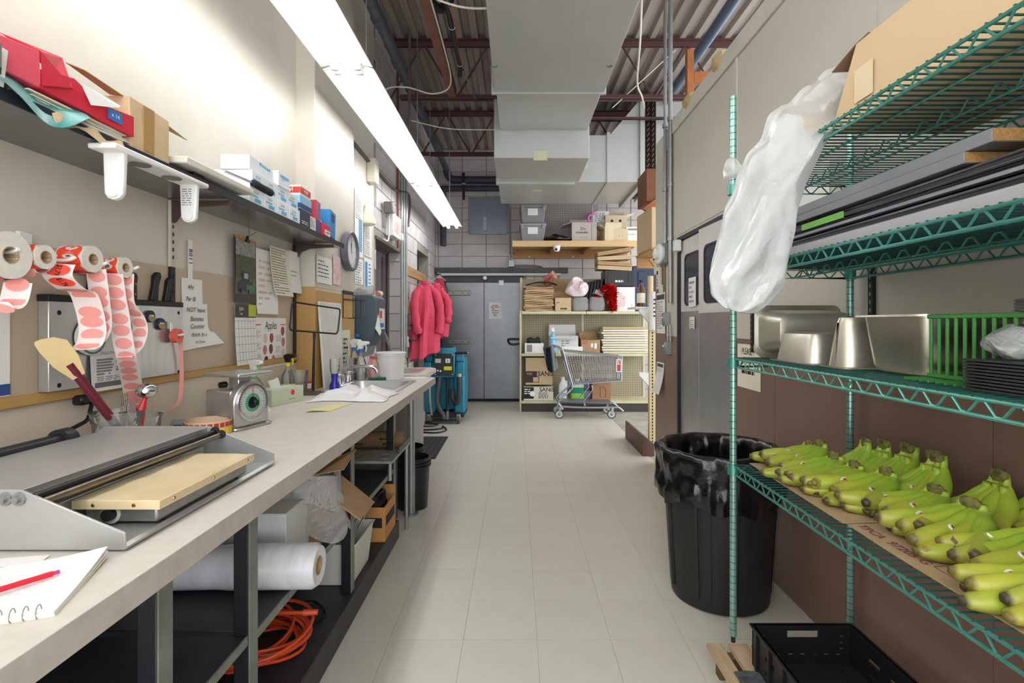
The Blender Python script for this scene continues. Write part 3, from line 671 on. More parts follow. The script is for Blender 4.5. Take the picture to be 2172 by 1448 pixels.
# sheet, magnets, ribbon on the steel box
t = thing('info_sheet', 'white printed information sheet with plant pictures on the steel box', 'sheet', (-1.32, 1.7, 1.1))
tl, w, h = wallrect(188, 645, 832, 294, -1.321)
s_, fn = sheet('sheet', paper, t, tl, YD, ZD, w, h, .01)
text('Seasonal S', .02, tl+V(.008, w*.36, -h*.56), YD, ZD, grey_ink, t)
scrib(tl+V(.0085, .02, -h*.62), YD, ZD, w*.8, h*.2, 6, grey_ink, t, dash=.05, hgt=.6); scrib(tl+V(.0095, .02, -h*.83), YD, ZD, w*.8, h*.06, 3, grey_ink, t, dash=.02)
rect(tl+V(.011, .01, -h*.9), YD, ZD, w*.85, h*.06, mat('dark_footer', '#6f6f74', .6), t, 'footer')
leafm = mat('leaf_print', '#5a8a3c', .6, var=.3); darkl = mat('dark_print', '#34333b', .6, var=.3)
for (u, v, q, mm) in ((.18, .18, .03, darkl), (.5, .12, .028, darkl), (.82, .22, .03, darkl)):
    b = MB()
    for k in range(9):
        a = k*2.4; c = tl+V(.004, u*w+q*.5*math.cos(a)*(k/9)**.5*1.4, -v*h+q*.9*math.sin(a)*(k/9)**.5)
        b.lathe([(.009, 0), (0, .0006)], c, 7, frame((1, 0, 0)))
    o = b.build('plant_print', mm, t); o['kind'] = 'stuff'
for k in range(7):
    a = k*.9; c = tl+V(.007, w*.62+.022*math.cos(a), -h*.45+.026*math.sin(a))
    MB().lathe([(.014, 0), (.01, .001), (0, .0015)], c, 8, frame((1, .3*math.cos(a), .3*math.sin(a)))).build('leaf_print', leafm, t)
t = thing('lid_magnet', 'round white lid hanging behind the long label strip', 'lid', (-1.32, 1.57, 1.19))
c = onX(190, 715, -1.318)
MB().lathe([(.056, 0), (.056, .008), (.05, .011), (0, .011)], c, 28, frame((1, 0, 0))).build('disc', white, t)
MB().lathe([(.046, .0112), (.049, .0125), (.052, .0112)], c, 28, frame((1, 0, 0)), cap=False).build('ring', mat('teal_ring', '#5d7d78', .5), t)
nvy = mat('magnet_navy', '#252c44', .3); gold = mat('magnet_gold', '#a08a4a', .35)
for (x, y, lab) in ((316, 671, 'upper'), (338, 687, 'lower')):
    c = onX(x, y, -1.321); t = thing('round_magnet', '%s of two round navy and gold magnets on the steel box' % lab, 'magnet', c)
    MB().lathe([(.022, 0), (.022, .008), (.019, .01), (0, .01)], c, 22, frame((1, 0, 0))).build('disc', nvy, t)
    MB().prism([(c.y+.019*math.cos(a), c.z+.019*math.sin(a)) for a in [PI+PI*k/10 for k in range(11)]], 'x', c.x+.0101, c.x+.0108).build('gold_half', gold, t, smooth=False)
    scrib(c+V(.011, -.014, .008), YD, ZD, .03, .007, 1, paper, t, dash=.005, hgt=.8)
t = thing('ribbon_roll', 'small roll of coral red ribbon on a white hook', 'ribbon', onX(368, 730, -1.31))
c = onX(368, 712, -1.312); rbm = mat('coral_ribbon', '#ef6a5c', .5)
MB().lathe([(.011, 0), (.027, 0), (.027, .022), (.011, .022), (.011, 0)], c, 22, frame((1, 0, 0)), cap=False).build('roll', rbm, t)
MB().box(c.x-.002, c.y-.022, c.z-.002, c.x+.004, c.y-.006, c.z+.055).build('hook_plate', white, t, bevel=.003)
MB().cyl(c, c+V(.045, 0, .006), .005, n=8).build('hook_peg', white, t)
b = MB(); ribbon(b, smoothpts([c+V(.01, .026, 0), onX(384, 760, -1.31), onX(385, 800, -1.31), onX(380, 850, -1.31), onX(355, 872, -1.3)], 6), .014, (1, .3, 0)); b.build('tail', mat('coral_tail', '#f0a598', .5), t)
# wall papers
def note(lab, x0, yt, yb, x1, X=XW+.0075, name='paper_note', m=paper, curl=.0, cat='note', **k):
    tl, w, h = wallrect(x0, yt, yb, x1, X); t = thing(name, lab, cat, tl+V(0, w/2, -h))
    s_, fn = sheet('sheet', m, t, tl, YD, ZD, w, h, curl, **k); return t, tl, w, h, fn
t, tl, w, h, fn = note('white sheet with a blue band at the left edge', -60, 640, 850, 20, name='wall_sheet', cat='sheet')
rect(tl+V(.002, 0, -h*.87), YD, ZD, w, h*.12, mat('blue_band', '#33508f', .5), t, 'blue_band')
t, tl, w, h, fn = note('narrow white strip handwritten 8811 on the cream wall', 398, 508, 592, 408)
text('8811', .034, tl+V(.002, w/2, -h*.42), -ZD, YD, ink, t)
t, tl, w, h, fn = note('white note handwritten 49 cents per lb', 384, 588, 655, 428, curl=.004)
text('49¢\n\nPer lB', .026, tl+V(.006, w*.38, -h*.48), YD, ZD, ink, t, shear=.2)
tl, w, h = wallrect(386, 642, 745, 438, XW+.009); t = thing('paper_note', 'larger handwritten note reading NOT leave Bananas Counter', 'note', tl+V(0, w/2, -h))
yy = tl.y
MB().grid(lambda u, v: V(tl.x+.002+.02*v*v*u, yy-.012+(w+.012+max(0, v-.55)*.22*u)*u, tl.z-h*v*(1-.12*u*(v > .6))), 8, 10, .0006).build('sheet', paper, t)
text('NOT leave', .028, tl+V(.006, w*.5, -h*.14), YD, ZD, ink, t, shear=.1); text('Bananas', .028, tl+V(.008, w*.52, -h*.33), YD, ZD, ink, t, shear=.15)
text('Counter', .028, tl+V(.011, w*.5, -h*.49), YD, ZD, ink, t, shear=.15); text('them in a', .026, tl+V(.014, w*.55, -h*.66), YD, ZD, ink, t, shear=.15, sx=1.1)
text('ite Down', .018, tl+V(.019, w*.55, -h*.82), YD, ZD, ink, t, shear=.15)
# calendar
t = thing('wall_calendar', 'hanging wall calendar with a green vintage truck photo', 'calendar', (XW+.03, 2.55, 1.1))
XCAL = XW+.022
tl, w, h = wallrect(495, 497, 640, 542, XCAL)
s_, fn = sheet('picture_page', mat('calendar_frame', '#3b332e', .4), t, tl, YD, ZD, w, h, .004)
pic = [('sky', 0.04, .28, '#a9a7a0'), ('trees', .28, .62, '#4f5a35'), ('road', .62, .93, '#6d665d')]
for n_, a, b_, c_ in pic: rect(tl+V(.004, .012, -h*a), YD, ZD, w-.024, h*(b_-a), mat('cal_'+n_, c_, .4, var=.6, vscale=40), t, n_+'_print')
rect(tl+V(.0048, 0.0, -.0), YD, ZD, w, h*.035, mat('cal_orange', '#c9863c', .4), t, 'orange_band')
tk = mat('truck_dark', '#26302e', .35, var=.3, vscale=60); tg = mat('truck_green', '#3f7a4e', .4)
MB().prism([(tl.y+w*a, tl.z-h*b_) for a, b_ in ((.15, .82), (.15, .68), (.3, .66), (.34, .53), (.6, .53), (.66, .66), (.8, .68), (.8, .82))], 'x', tl.x+.0055, tl.x+.0065).build('truck_print', tk, t, smooth=False)
rect(tl+V(.007, w*.5, -h*.72), YD, ZD, w*.34, h*.12, tg, t, 'truck_door_print'); rect(tl+V(.007, w*.4, -h*.55), YD, ZD, w*.18, h*.08, mat('cal_glass', '#9fb0b0', .3), t, 'windscreen_print')
for q in (.25, .6): MB().lathe([(.012, 0), (0, .0005)], tl+V(.0075, w*q, -h*.82), 12, frame((1, 0, 0))).build('wheel_print', ink, t)
tl2, w2, h2 = wallrect(497, 644, 776, 541, XCAL)
s_, fn = sheet('month_page', paper, t, tl2, YD, ZD, w2, h2, .012)
rect(tl2+V(.003, 0, 0), YD, ZD, w2, h2*.22, mat('cal_header', '#3a4038', .5), t, 'header'); text('JUN', .022, tl2+V(.0045, w2*.28, -h2*.08), YD, ZD, paper, t, bold=.01); text('2020', .013, tl2+V(.0045, w2*.28, -h2*.16), YD, ZD, paper, t)
rect(tl2+V(.0045, w2*.62, -.0), YD, ZD, w2*.38, h2*.2, mat('cal_lime', '#b8c23c', .5), t, 'lime_note')
for k in range(6): rect(tl2+V(.004+.011*((k+2)/8)**2, 0, -h2*(.27+.13*k)), YD, ZD, w2, .0016, grey_ink, t, 'rule')
for k in range(1, 7): MB().tube([tl2+V(.0045+.0115*v*v, w2*k/7, -h2*v) for v in (.27, .5, .75, .97)], .0006, 3).build('rule', grey_ink, t)
text('S   M   T   W   T   F   S', .007, tl2+V(.0055, w2*.5, -h2*.245), YD, ZD, ink, t)
c = tl+V(.004, w*.55, 0)
MB().tube(smoothpts([c+V(.01, 0, -.01), c+V(.012, .0, .03), c+V(.005, .006, .07), c+V(.0, 0, .09), (c.x, c.y, ZS-.027)], 4), .002, 5).build('hook_wire', zinc, t)
MB().prism([(c.y-.02, c.z-.02), (c.y+.02, c.z-.02), (c.y+.004, c.z+.012), (c.y-.004, c.z+.012)], 'x', c.x+.001, c.x+.008).build('binder_clip', black, t)
MB().tube([c+V(.008, 0, .01), c+V(.03, .035, .035)], .0018, 5).build('clip_arm', chrome, t)
# price lists
t, tl, w, h, fn = note('long creased paper with faint red handwriting beside the calendar', 542, 525, 665, 586, XW+.02, name='price_list', cat='list', curl=.006, wave=.006)
scrib(tl+V(.006, .02, -.05), YD, ZD, w*.8, h*.85, 9, mat('faint_red', '#dcb9aa', .8), t, dash=.06, hgt=.3)
t, tl, w, h, fn = note('curled ruled price table sheet under the wall shelf', 572, 520, 625, 612, XW+.035, name='price_list', m=cream_p, cat='list', curl=.03)
for k in range(18): scrib(tl+V(.003+.03*((k+.7)/19)**2, .008, -h*(k+.5)/19), YD, ZD, w*.95, h/19, 1, mat('ink_soft', '#66645e', .8), t, dash=.012, hgt=.3, seed=k)
t, tl, w, h, fn = note('narrow curled white receipt below the far shelf bracket', 612, 530, 620, 634, XW+.03, name='receipt', cat='receipt', curl=.02)
scrib(tl+V(.01, .01, -h*.45), YD, ZD, w*.7, h*.4, 4, grey_ink, t, dash=.02, hgt=.2)
# apples poster
t, tl, w, h, fn = note('poster titled Apples with rows of red apples', 537, 673, 785, 606, XW+.0085, name='apple_poster', cat='poster')
text('Apples', .062, tl+V(.002, w*.5, -h*.16), YD, ZD, ink, t, shear=.25, sx=.8)
for a, b_ in ((.02, .2), (.8, .97)): rect(tl+V(.002, w*a, -h*.13), YD, ZD, w*(b_-a), .005, red_ink, t, 'red_rule')
ap = (mat('apple_red', '#a8434a', .5, var=.3, vscale=30), mat('apple_dark', '#7d2c45', .5, var=.3, vscale=30), mat('apple_pale', '#ddc4b4', .5), mat('apple_pink', '#cf7f80', .5, var=.3, vscale=30))
for k, (u, v, q) in enumerate(((.33, .4, 2), (.52, .4, 0), (.32, .63, 3), (.5, .62, 1), (.36, .85, 1), (.58, .85, 3), (.88, .27, 0), (.9, .5, 3), (.9, .72, 2))):
    c = tl+V(.002, w*u, -h*v); MB().prism([(c.y+.022*math.cos(a), c.z+.027*math.sin(a)*(1-.1*math.sin(a))) for a in [2*PI*i/14 for i in range(14)]], 'x', c.x, c.x+.0008).build('apple_print', ap[q], t, smooth=False)
for u, v in ((.03, .25), (.03, .48), (.03, .7), (.65, .35), (.65, .58), (.66, .75)): scrib(tl+V(.002, w*u, -h*v), YD, ZD, w*.22, h*.14, 5, mat('ink_soft2', '#a9a6a0', .8), t, dash=.02, seed=int(u*50+v*90))
# ================================================================ COUNTER
ZT = .90; XF = -.61; YE = 3.92
lam = mat('counter_laminate', '#d8d1c6', .42, var=.4, vscale=26, col2='#c4bbae', bump=.02, bscale=80)
lam_e = mat('counter_edge', '#beb4aa', .45, var=.5, vscale=24, col2='#a2978e')
SX0, SX1, SY0, SY1 = -1.16, -.73, 3.08, 3.66      # sink hole
t = thing('worktop', 'long pale speckled laminate worktop along the left wall', 'worktop', (-1, 2, ZT-.044))
for a, b_ in ((.2, 1.329), (1.331, SY0)): MB().box(XW+.004, a, ZT-.04, XF-.002, b_, ZT).build('top_slab', lam, t, smooth=False)
def frame_slab(x0, x1, y0, y1, hx0, hx1, hy0, hy1, z0, z1):
    """rectangular slab with a rectangular hole, one skin"""
    o = [(x0,y0),(x1,y0),(x1,y1),(x0,y1)]; i = [(hx0,hy0),(hx1,hy0),(hx1,hy1),(hx0,hy1)]
    return MB().loft([[(x,y,z0) for x,y in i],[(x,y,z1) for x,y in i],[(x,y,z1) for x,y in o],[(x,y,z0) for x,y in o],[(x,y,z0) for x,y in i]], cap=False)
frame_slab(XW+.004, XF-.002, SY0, YE, SX0, SX1, SY0+.001, SY1, ZT-.04, ZT).build('top_slab', lam, t, smooth=False)
for a, b_ in ((.2, 1.329), (1.331, YE)): MB().box(XF-.002, a, ZT-.046, XF, b_, ZT+.0005).build('front_edge', lam_e, t, smooth=False)
MB().box(XW+.2, YE, ZT-.046, XF, YE+.002, ZT).build('end_edge', lam_e, t, smooth=False)
# ---- base: platform, legs, shelves
plat = mat('platform_black', '#2b2a2e', .45, var=.5, vscale=7, col2='#4a4848', wear='#6f6b66', wscale=9, wamt=.66)
leg_g = mat('leg_grey_green', '#7d8278', .5, var=.3, vscale=10, wear='#2b2b2d', wscale=20, wamt=.66)
raw = mat('raw_wood', '#cfa56c', .7, var=.3, vscale=20)
wbench = t = thing('workbench', 'black painted wooden workbench under the worktop with grey-green fronted legs', 'workbench', (-1, 2, 0))
MB().box(XW+.02, .2, 0, -.715, 3.17, .11).build('platform', plat, t, bevel=.006)
XG = -.735
for y, dz in ((1.06, 0), (1.423, 0), (2.30, 0), (3.10, 0)):
    l = MB().box(XG-.042, y, .11, XG, y+.045, ZT-.046).build('leg', black_p, t, bevel=.003)
    MB().box(XG, y+.001, .112, XG+.004, y+.044, ZT-.05).build('front_strip', leg_g, l, smooth=False)
    l = MB().box(XW+.04, y, .11, XW+.085, y+.045, ZT-.046).build('leg', black_p, t, smooth=False)
shelf_k = mat('shelf_black_worn', '#2a2b2f', .4, var=.4, vscale=8, col2='#454648', wear='#9b9a94', wscale=34, wamt=.735)
for a, b_, z in ((.55, 1.42, .452), (1.47, 2.30, .438), (2.345, 3.09, .438)):
    s_ = MB().box(XW+.03, a, z-.022, XG-.005, b_, z).build('shelf', shelf_k, t, bevel=.002)
    MB().box(XG-.005, a, z-.024, XG, b_, z+.001).build('shelf_edge', leg_g, s_, smooth=False)
for y in (1.10, 1.468, 2.345):       # cross rails with bare ends
    s_ = MB().box(-1.3, y, ZT-.135, -.79, y+.035, ZT-.046).build('cross_rail', black_p, t, smooth=False)
    MB().box(-.79, y, ZT-.135, -.772, y+.035, ZT-.046).build('bare_end', raw, s_, bevel=.004)
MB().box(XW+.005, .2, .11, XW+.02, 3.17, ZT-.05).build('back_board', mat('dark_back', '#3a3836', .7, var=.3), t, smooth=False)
t = thing('tray_shelf', 'light grey metal tray shelf under the counter near the sink', 'shelf', (-.9, 3.05, .5))
MB().box(-1.2, 2.85, .535, -.68, 3.32, .55).build('tray', mat('tray_grey', '#a9a9a4', .45, .2, var=.3), t, bevel=.003)
MB().box(-.684, 3.02, .55, -.68, 3.32, .585).build('lip', mat('tray_dark', '#55554f', .5), t, smooth=False)
for y in (2.87, 3.30): MB().cyl((-.70, y, .44 if y < 3 else .0), (-.70, y, .536), .012, n=8).build('post', zinc, t)
t = wbench
MB().cyl((-.72, 3.55, .006), (-.72, 3.55, ZT-.046), .026, n=16).build('leg', zinc, t)
MB().cyl((-.72, 3.55, 0), (-.72, 3.55, .012), .05, n=16).build('leg_foot', zinc, t)
# ---- sink
t = thing('sink', 'stainless steel drop-in sink near the far end of worktop', 'sink', ((SX0+SX1)/2, 3.37, ZT-.2))
cx, cy = (SX0+SX1)/2, (SY0+SY1)/2; w_, d_ = SX1-SX0, SY1-SY0
RG = lambda w, d, r, z, dx=0: rring((cx+dx, cy, z), w, d, r, I4, 5)
MB().loft([RG(w_+.05, d_+.04, .03, ZT+.0005), RG(w_+.05, d_+.04, .03, ZT+.006), RG(w_-.03, d_-.06, .07, ZT+.006, .01), RG(w_-.04, d_-.07, .07, ZT-.005, .01), RG(w_-.08, d_-.11, .08, ZT-.16, .01), RG(w_-.14, d_-.17, .06, ZT-.185, .01), RG(.05, .05, .02, ZT-.187, .01)], cap=False).build('basin', steel, t, solid=.0015)
MB().lathe([(.02, -.004), (.045, 0), (.045, .003), (.03, .004), (.0, .001)], (cx, cy, ZT-.187), 20).build('drain', chrome, t)
# faucet
t = thing('faucet', 'chrome two-handle faucet with an arched spout behind the sink', 'faucet', (-1.1, 3.35, ZT))
MB().box(-1.15, 3.22, ZT+.006, -1.09, 3.48, ZT+.03).build('base_plate', chrome, t, bevel=.008, seg=2)
for y in (3.25, 3.45):
    MB().lathe([(.02, 0), (.018, .03), (.012, .04), (.02, .05), (.018, .06), (0, .064)], (-1.12, y, ZT+.03), 14).build('valve', chrome, t)
    MB().cb((-1.105, y-.01, ZT+.085), (.06, .016, .012), rz=.5).build('lever', chrome, t, bevel=.003)
MB().tube(smoothpts([(-1.12, 3.35, ZT+.03), (-1.12, 3.35, ZT+.09), (-1.10, 3.35, ZT+.12), (-1.0, 3.36, ZT+.13), (-.93, 3.365, ZT+.125), (-.905, 3.367, ZT+.10), (-.905, 3.367, ZT+.075)], 5), .011, 10).build('spout', chrome, t)
# second hand-sink counter
t = thing('hand_sink_counter', 'small rounded laminate counter with basin beyond the worktop', 'counter', (-1.05, 4.4, .86))
pts = [(XW+.005, 4.1), (-.80, 4.1)]+[(-.80+.07*math.sin(a), 4.17-.07*math.cos(a)) for a in (.4, .9, 1.4)]+[(-.73, 4.72), (-.78, 4.8), (XW+.005, 4.8)]
MB().prism(pts, 'z', .86, .90).build('top', lam, t, bevel=.003)
MB().loft([rring((-1.0, 4.45, z), w, d, r, I4, 4) for w, d, r, z in ((.40, .44, .05, .9005), (.40, .44, .05, .905), (.34, .38, .05, .905), (.30, .34, .05, .9035), (.24, .28, .05, .902))], cap=True).build('basin', steel, t)
MB().box(-1.3, 4.15, .0, -.85, 4.75, .86).build('cabinet', mat('dim_cabinet', '#8c8a86', .6), t, smooth=False)
# ================================================================ WRAPPING MACHINE
mm = mat('brushed_plate', '#b9bab6', .36, .55, var=.2, vscale=6, col2='#9d9c93', bump=.05, bscale=120)
t = thing('wrapping_machine', 'stainless film wrapping machine with a cream heat pad on the worktop', 'wrapping machine', (-.93, 1.2, ZT))
Y0, Y1 = .93, 1.50
side = [(-1.22, ZT+.004), (-.70, ZT+.004), (-.70, ZT+.034), (-.888, ZT+.112), (-1.19, ZT+.112), (-1.22, ZT+.09)]
for y in (Y0, Y1): MB().prism(side, 'y', y-.0025, y+.0025).build('side_plate', mm, t, bevel=.001)
MB().box(-1.2, Y0, ZT+.004, -.70, Y1, ZT+.008).build('bed', mm, t, smooth=False)
MB().prism([(-.71, ZT+.008), (-.70, ZT+.004), (-.697, ZT+.010), (-.705, ZT+.014)], 'y', Y0, Y1).build('front_lip', mm, t)
MB().prism([(-1.17, ZT+.106), (-.905, ZT+.112), (-.892, ZT+.109), (-.893, ZT+.085), (-.897, ZT+.085), (-.898, ZT+.105), (-1.17, ZT+.100)], 'y', Y0+.003, Y1-.003).build('cover_plate', mm, t, bevel=.001)
MB().box(-.884, Y0+.003, ZT+.008, -.879, Y1-.04, ZT+.062).build('back_panel', mm, t, smooth=False)
MB().cyl((-.868, Y0, ZT+.096), (-.868, Y1, ZT+.096), .008, n=12).build('cutting_rod', mat('rod_black', '#1c1c20', .35), t)
MB().cyl((-.852, Y0, ZT+.088), (-.852, Y1, ZT+.088), .0075, n=12).build('guide_rod', mat('rod_worn', '#9a8f80', .35, 1.0, var=.4, vscale=30, col2='#6e5f50'), t)
for x, z in ((-.888, ZT+.096), (-.912, ZT+.096), (-.94, ZT+.096)):
    MB().lathe([(.012, 0), (.012, .004), (.006, .004), (.006, .011), (0, .011)], (x, Y0-.0025, z), 10, frame((0, -1, 0))).build('bolt', zinc, t)
for x, z in ((-.868, ZT+.1), (-.85, ZT+.09)):
    MB().lathe([(.012, 0), (.012, .006), (.005, .008), (0, .008)], (x, Y1-.003, z), 10, frame((0, -1, 0))).build('bushing', rubber, t)
rect((-.878, 1.16, ZT+.058), YD, ZD, .05, .05, mat('plate_label', '#b0b0aa', .5), t, 'rating_plate'); scrib((-.877, 1.17, ZT+.053), YD, ZD, .032, .009, 1, red_ink, t, dash=.012, lift=.0012)
scrib((-.877, 1.165, ZT+.04), YD, ZD, .04, .03, 4, ink, t, dash=.01, lift=.0012)
MB().lathe([(.022, 0), (.022, .001), (0, .001)], (-.8785, 1.24, ZT+.036), 20, frame((1, 0, 0))).build('round_plate', mat('plate_label', '#b0b0aa', .5), t)
MB().cyl((-1.195, .7, ZT+.10), (-1.195, 1.37, ZT+.10), .021, n=16).build('film_core', mat('core_black', '#202226', .35), t)
MB().cyl((-1.195, 1.352, ZT+.10), (-1.195, 1.385, ZT+.10), .032, n=18).build('core_cap', mat('cap_black', '#222327', .45), t)
MB().cyl((-1.15, .7, ZT+.085), (-1.15, Y1, ZT+.085), .014, n=12).build('idler_roller', zinc, t)
# heat pad
hp = MB().box(-.858, 1.03, ZT+.014, -.712, 1.372, ZT+.048).build('heat_box', mat('cast_alu', '#a5a6a2', .45, .9, var=.25, vscale=20, bump=.1, bscale=60), t, bevel=.006, seg=2)
pad_m = mat('cream_pad', '#e2d2ac', .45, var=.6, vscale=7, col2='#cdb184', bump=.08, bscale=20)
b = MB()
def pf(u, v): return V(-.872+.172*u, 1.018+.366*v, ZT+.062+.004*noise.noise(V(u*4, v*7, 3))*min(1, 6*u)*1.0)
b.grid(pf, 8, 14, .008); b.build('pad_cover', pad_m, t)
for a, b_, c in (((-.872, 1.018), (-.70, 1.018), 0), ((-.70, 1.018), (-.70, 1.384), 1), ((-.872, 1.018), (-.872, 1.384), 1)):
    x0, y0 = a; x1, y1 = b_
    MB().box(min(x0, x1)-.001, min(y0, y1)-.001, ZT+.044, max(x0, x1)+.001, max(y0, y1)+.001, ZT+.062).build('pad_skirt', pad_m, t, bevel=.002)
for p, n in (((-.83, 1.0168, ZT+.053), (0, -1, 0)), ((-.75, 1.0168, ZT+.053), (0, -1, 0)), ((-.6988, 1.06, ZT+.053), (1, 0, 0)), ((-.6988, 1.2, ZT+.053), (1, 0, 0)), ((-.6988, 1.35, ZT+.053), (1, 0, 0))):
    MB().lathe([(.004, 0), (.003, .0015), (0, .002)], p, 10, frame(n)).build('rivet', mat('brass', '#c9a560', .3, 1), t)
MB().lathe([(.013, 0), (.012, .012), (0, .013)], (-.805, 1.03, ZT+.032), 14, frame((0, -1, 0))).build('knob', black, t)
MB().lathe([(.013, .0), (.02, .0), (.02, .0012), (.013, .0012)], (-.805, 1.03, ZT+.032), 22, frame((0, -1, 0)), cap=False).build('dial_ring', mat('dial_plate', '#c2c0b4', .4), t)
for x in (-.84, -.73):
    for y in (1.06, 1.34): MB().cyl((x, y, ZT+.008), (x, y, ZT+.016), .01, n=10).build('foot', rubber, t)
# power plug
t = thing('power_cord', 'black plug and cord at the outlet under the steel box', 'cord', (XW+.03, 1.7, ZT))
c = onX(178, 847, XW+.03)
MB().cb(c, (.035, .055, .03)).build('plug', black, t, bevel=.006)
MB().tube(smoothpts([c+V(.01, .02, -.01), onX(192, 868, -1.31), onX(185, 890, -1.30), onX(160, 905, -1.29), onX(120, 925, -1.27)], 6), .006, 8).build('cable', black, t)
# ================================================================ NOTEBOOK
t = thing('spiral_notebook', 'open lined white spiral notebook on the near worktop', 'notebook', (-.82, .75, ZT))
p1 = V(-.711, .904, ZT); u = V(-.938, -.347, 0); v = V(.345, -.938, 0); L, Wn = .26, .19
for k in range(3):
    z = ZT+.002+.003*k; q = p1+V(.003*k*0, 0, 0)
    MB().grid(lambda a, b_: q+u*(L*a)+v*(Wn*b_+.002*k)+V(0, 0, z-ZT+.010*(1-a)**3*(1-b_)**2*(k+1)/2), 10, 8, .0025).build('page_block', paper if k else cream_p, t)
for k in range(12): MB().tube([p1+u*(.012+.235*i/6)+v*(.02+.0125*k)+V(0, 0, .0097+.0145*(1-(.012+.235*i/6)/L)**3*(1-(.02+.0125*k)/Wn)**2) for i in range(7)], .0004, 3).build('rule', mat('rule_blue', '#c6cbd6', .8), t)
b = MB()
for k in range(17):
    c = p1+u*(.02+.0145*k)+v*(Wn-.004)+V(0, 0, .008)
    MB().tube([c+v*(.008*math.cos(a))+V(0, 0, .0095*math.sin(a)) for a in [2*PI*i/12 for i in range(12)]], .0007, 5, closed=True).build('spiral_ring', zinc, t)
t = thing('red_pen', 'red ballpoint pen lying on the spiral notebook', 'pen', onZ(60, 1228, ZT+.02))
a, b_ = onZ(-40, 1262, ZT+.018), onZ(112, 1216, ZT+.018)
MB().cyl(a, b_, .0042, n=6).build('barrel', mat('pen_red', '#d5152f', .3), t); dv = (b_-a).normalized()
MB().cyl(b_, b_+dv*.008, .0032, n=8).build('plug', mat('pen_plug', '#c22a70', .3), t)
tag(MB().plate([onZ(-30, 1203, ZT+.002), onZ(82, 1195, ZT+.002), onZ(107, 1176, ZT+.002), onZ(-30, 1186, ZT+.002)], .0012).build('paper_strip', paper, smooth=False), 'narrow white paper strip on worktop behind the notebook', 'paper')
# ================================================================ CUPS AND UTENSILS
def cup(lab, c, r0, r1, h, m=clear, name='plastic_cup', rim=True, cat='cup'):
    t = thing(name, lab, cat, c)
    MB().lathe([(r0, 0), (r1, h), (r1-.0015, h), (r0-.001, .002), (0.001, .002)], c, 26).build('body', m, t)
    if rim: MB().lathe([(r1-.001, h-.004), (r1+.003, h-.003), (r1+.003, h), (r1-.001, h)], c, 26, cap=False).build('rim', m, t)
    return t
CU = V(-1.205, 1.565, ZT)
cup('clear plastic tub holding kitchen utensils behind the wrapping machine', CU, .05, .066, .145)
t = thing('spatula', 'cream rubber spatula with a dark red handle leaning in the tub', 'spatula', CU)
h0, h1 = CU+V(.035, .02, .03), P(160, 790, 1.42)
dv = (h1-h0).normalized()
MB().tube([h0, h0.lerp(h1, .5), h1, h1+dv*.03], .0125, 10, radii=[.011, .0125, .0125, .01]).build('handle', mat('dark_red_handle', '#6a2230', .4), t)
tip = P(97, 714, 1.36); sd = dv.cross(V(.6, -.8, .3)).normalized()
bl = mat('spatula_cream', '#ddc48d', .45, var=.1)
dd = (tip-h1).normalized(); nn = dd.cross(sd).normalized()
def sec(k, w0, w1, th): 
    c = h1+dd*k; return [c+sd*w0+nn*th, c+sd*w1+nn*th*.6, c+sd*w1-nn*th*.6, c+sd*w0-nn*th]
Ls = (tip-h1).length
MB().loft([sec(-.012, -.016, .016, .012), sec(.012, -.022, .022, .011), sec(.04, -.03, .03, .009), sec(Ls*.75, -.032, .032, .006), sec(Ls*.93, -.03, .012, .003), sec(Ls+.0, -.026, -.014, .001)]).build('blade', bl, t, bevel=.003)
fk = thing('fork', 'steel fork standing with tines up in the utensil tub', 'fork', CU)
for k in range(4): MB().tube([CU+V(.0, .015+.007*k, .135), CU+V(.004, .012+.008*k, .17), CU+V(.002, .012+.008*k, .195)], .0018, 6).build('tine', chrome, fk)
MB().tube([CU+V(.01, .0, .006), CU+V(.005, .02, .09), CU+V(.0, .025, .138)], .006, 6, radii=[.004, .004, .013]).build('handle', chrome, fk)
t = thing('spreader', 'flat steel knife blade standing in the utensil tub', 'knife', CU)
MB().plate([CU+V(.03, .015, .01), CU+V(.035, .035, .01), CU+V(.02, .05, .165), CU+V(.015, .03, .17)], .0015).build('blade', steel, t, smooth=False)
t = thing('scoop', 'steel ball scoop with a red handle standing in the tub', 'scoop', CU)
MB().tube([CU+V(.03, .03, .01), CU+V(.03, .05, .08), CU+V(.032, .06, .14)], .011, 10, radii=[.011, .011, .009]).build('handle', mat('scoop_red', '#cf1f25', .35), t)
MB().tube([CU+V(.032, .058, .138), CU+V(.036, .064, .165), CU+V(.04, .066, .18)], .007, 8, radii=[.012, .007, .006]).build('lever', mat('scoop_red', '#cf1f25', .35), t)
MB().ball(CU+V(.042, .066, .198), (.03, .03, .024), 16, 10).build('bowl', chrome, t)
c2 = V(-1.24, 1.73, ZT)
t = cup('clear plastic cup half full of white bits beside the utensil tub', c2, .036, .05, .105)
b = MB().lathe([(.034, .004), (.04, .045), (.02, .055), (.0, .05)], c2, 16); b.v = [v_+wob(v_, .008, 60) for v_ in b.v]; b.build('contents', mat('white_bits', '#dedcd8', .7), t)
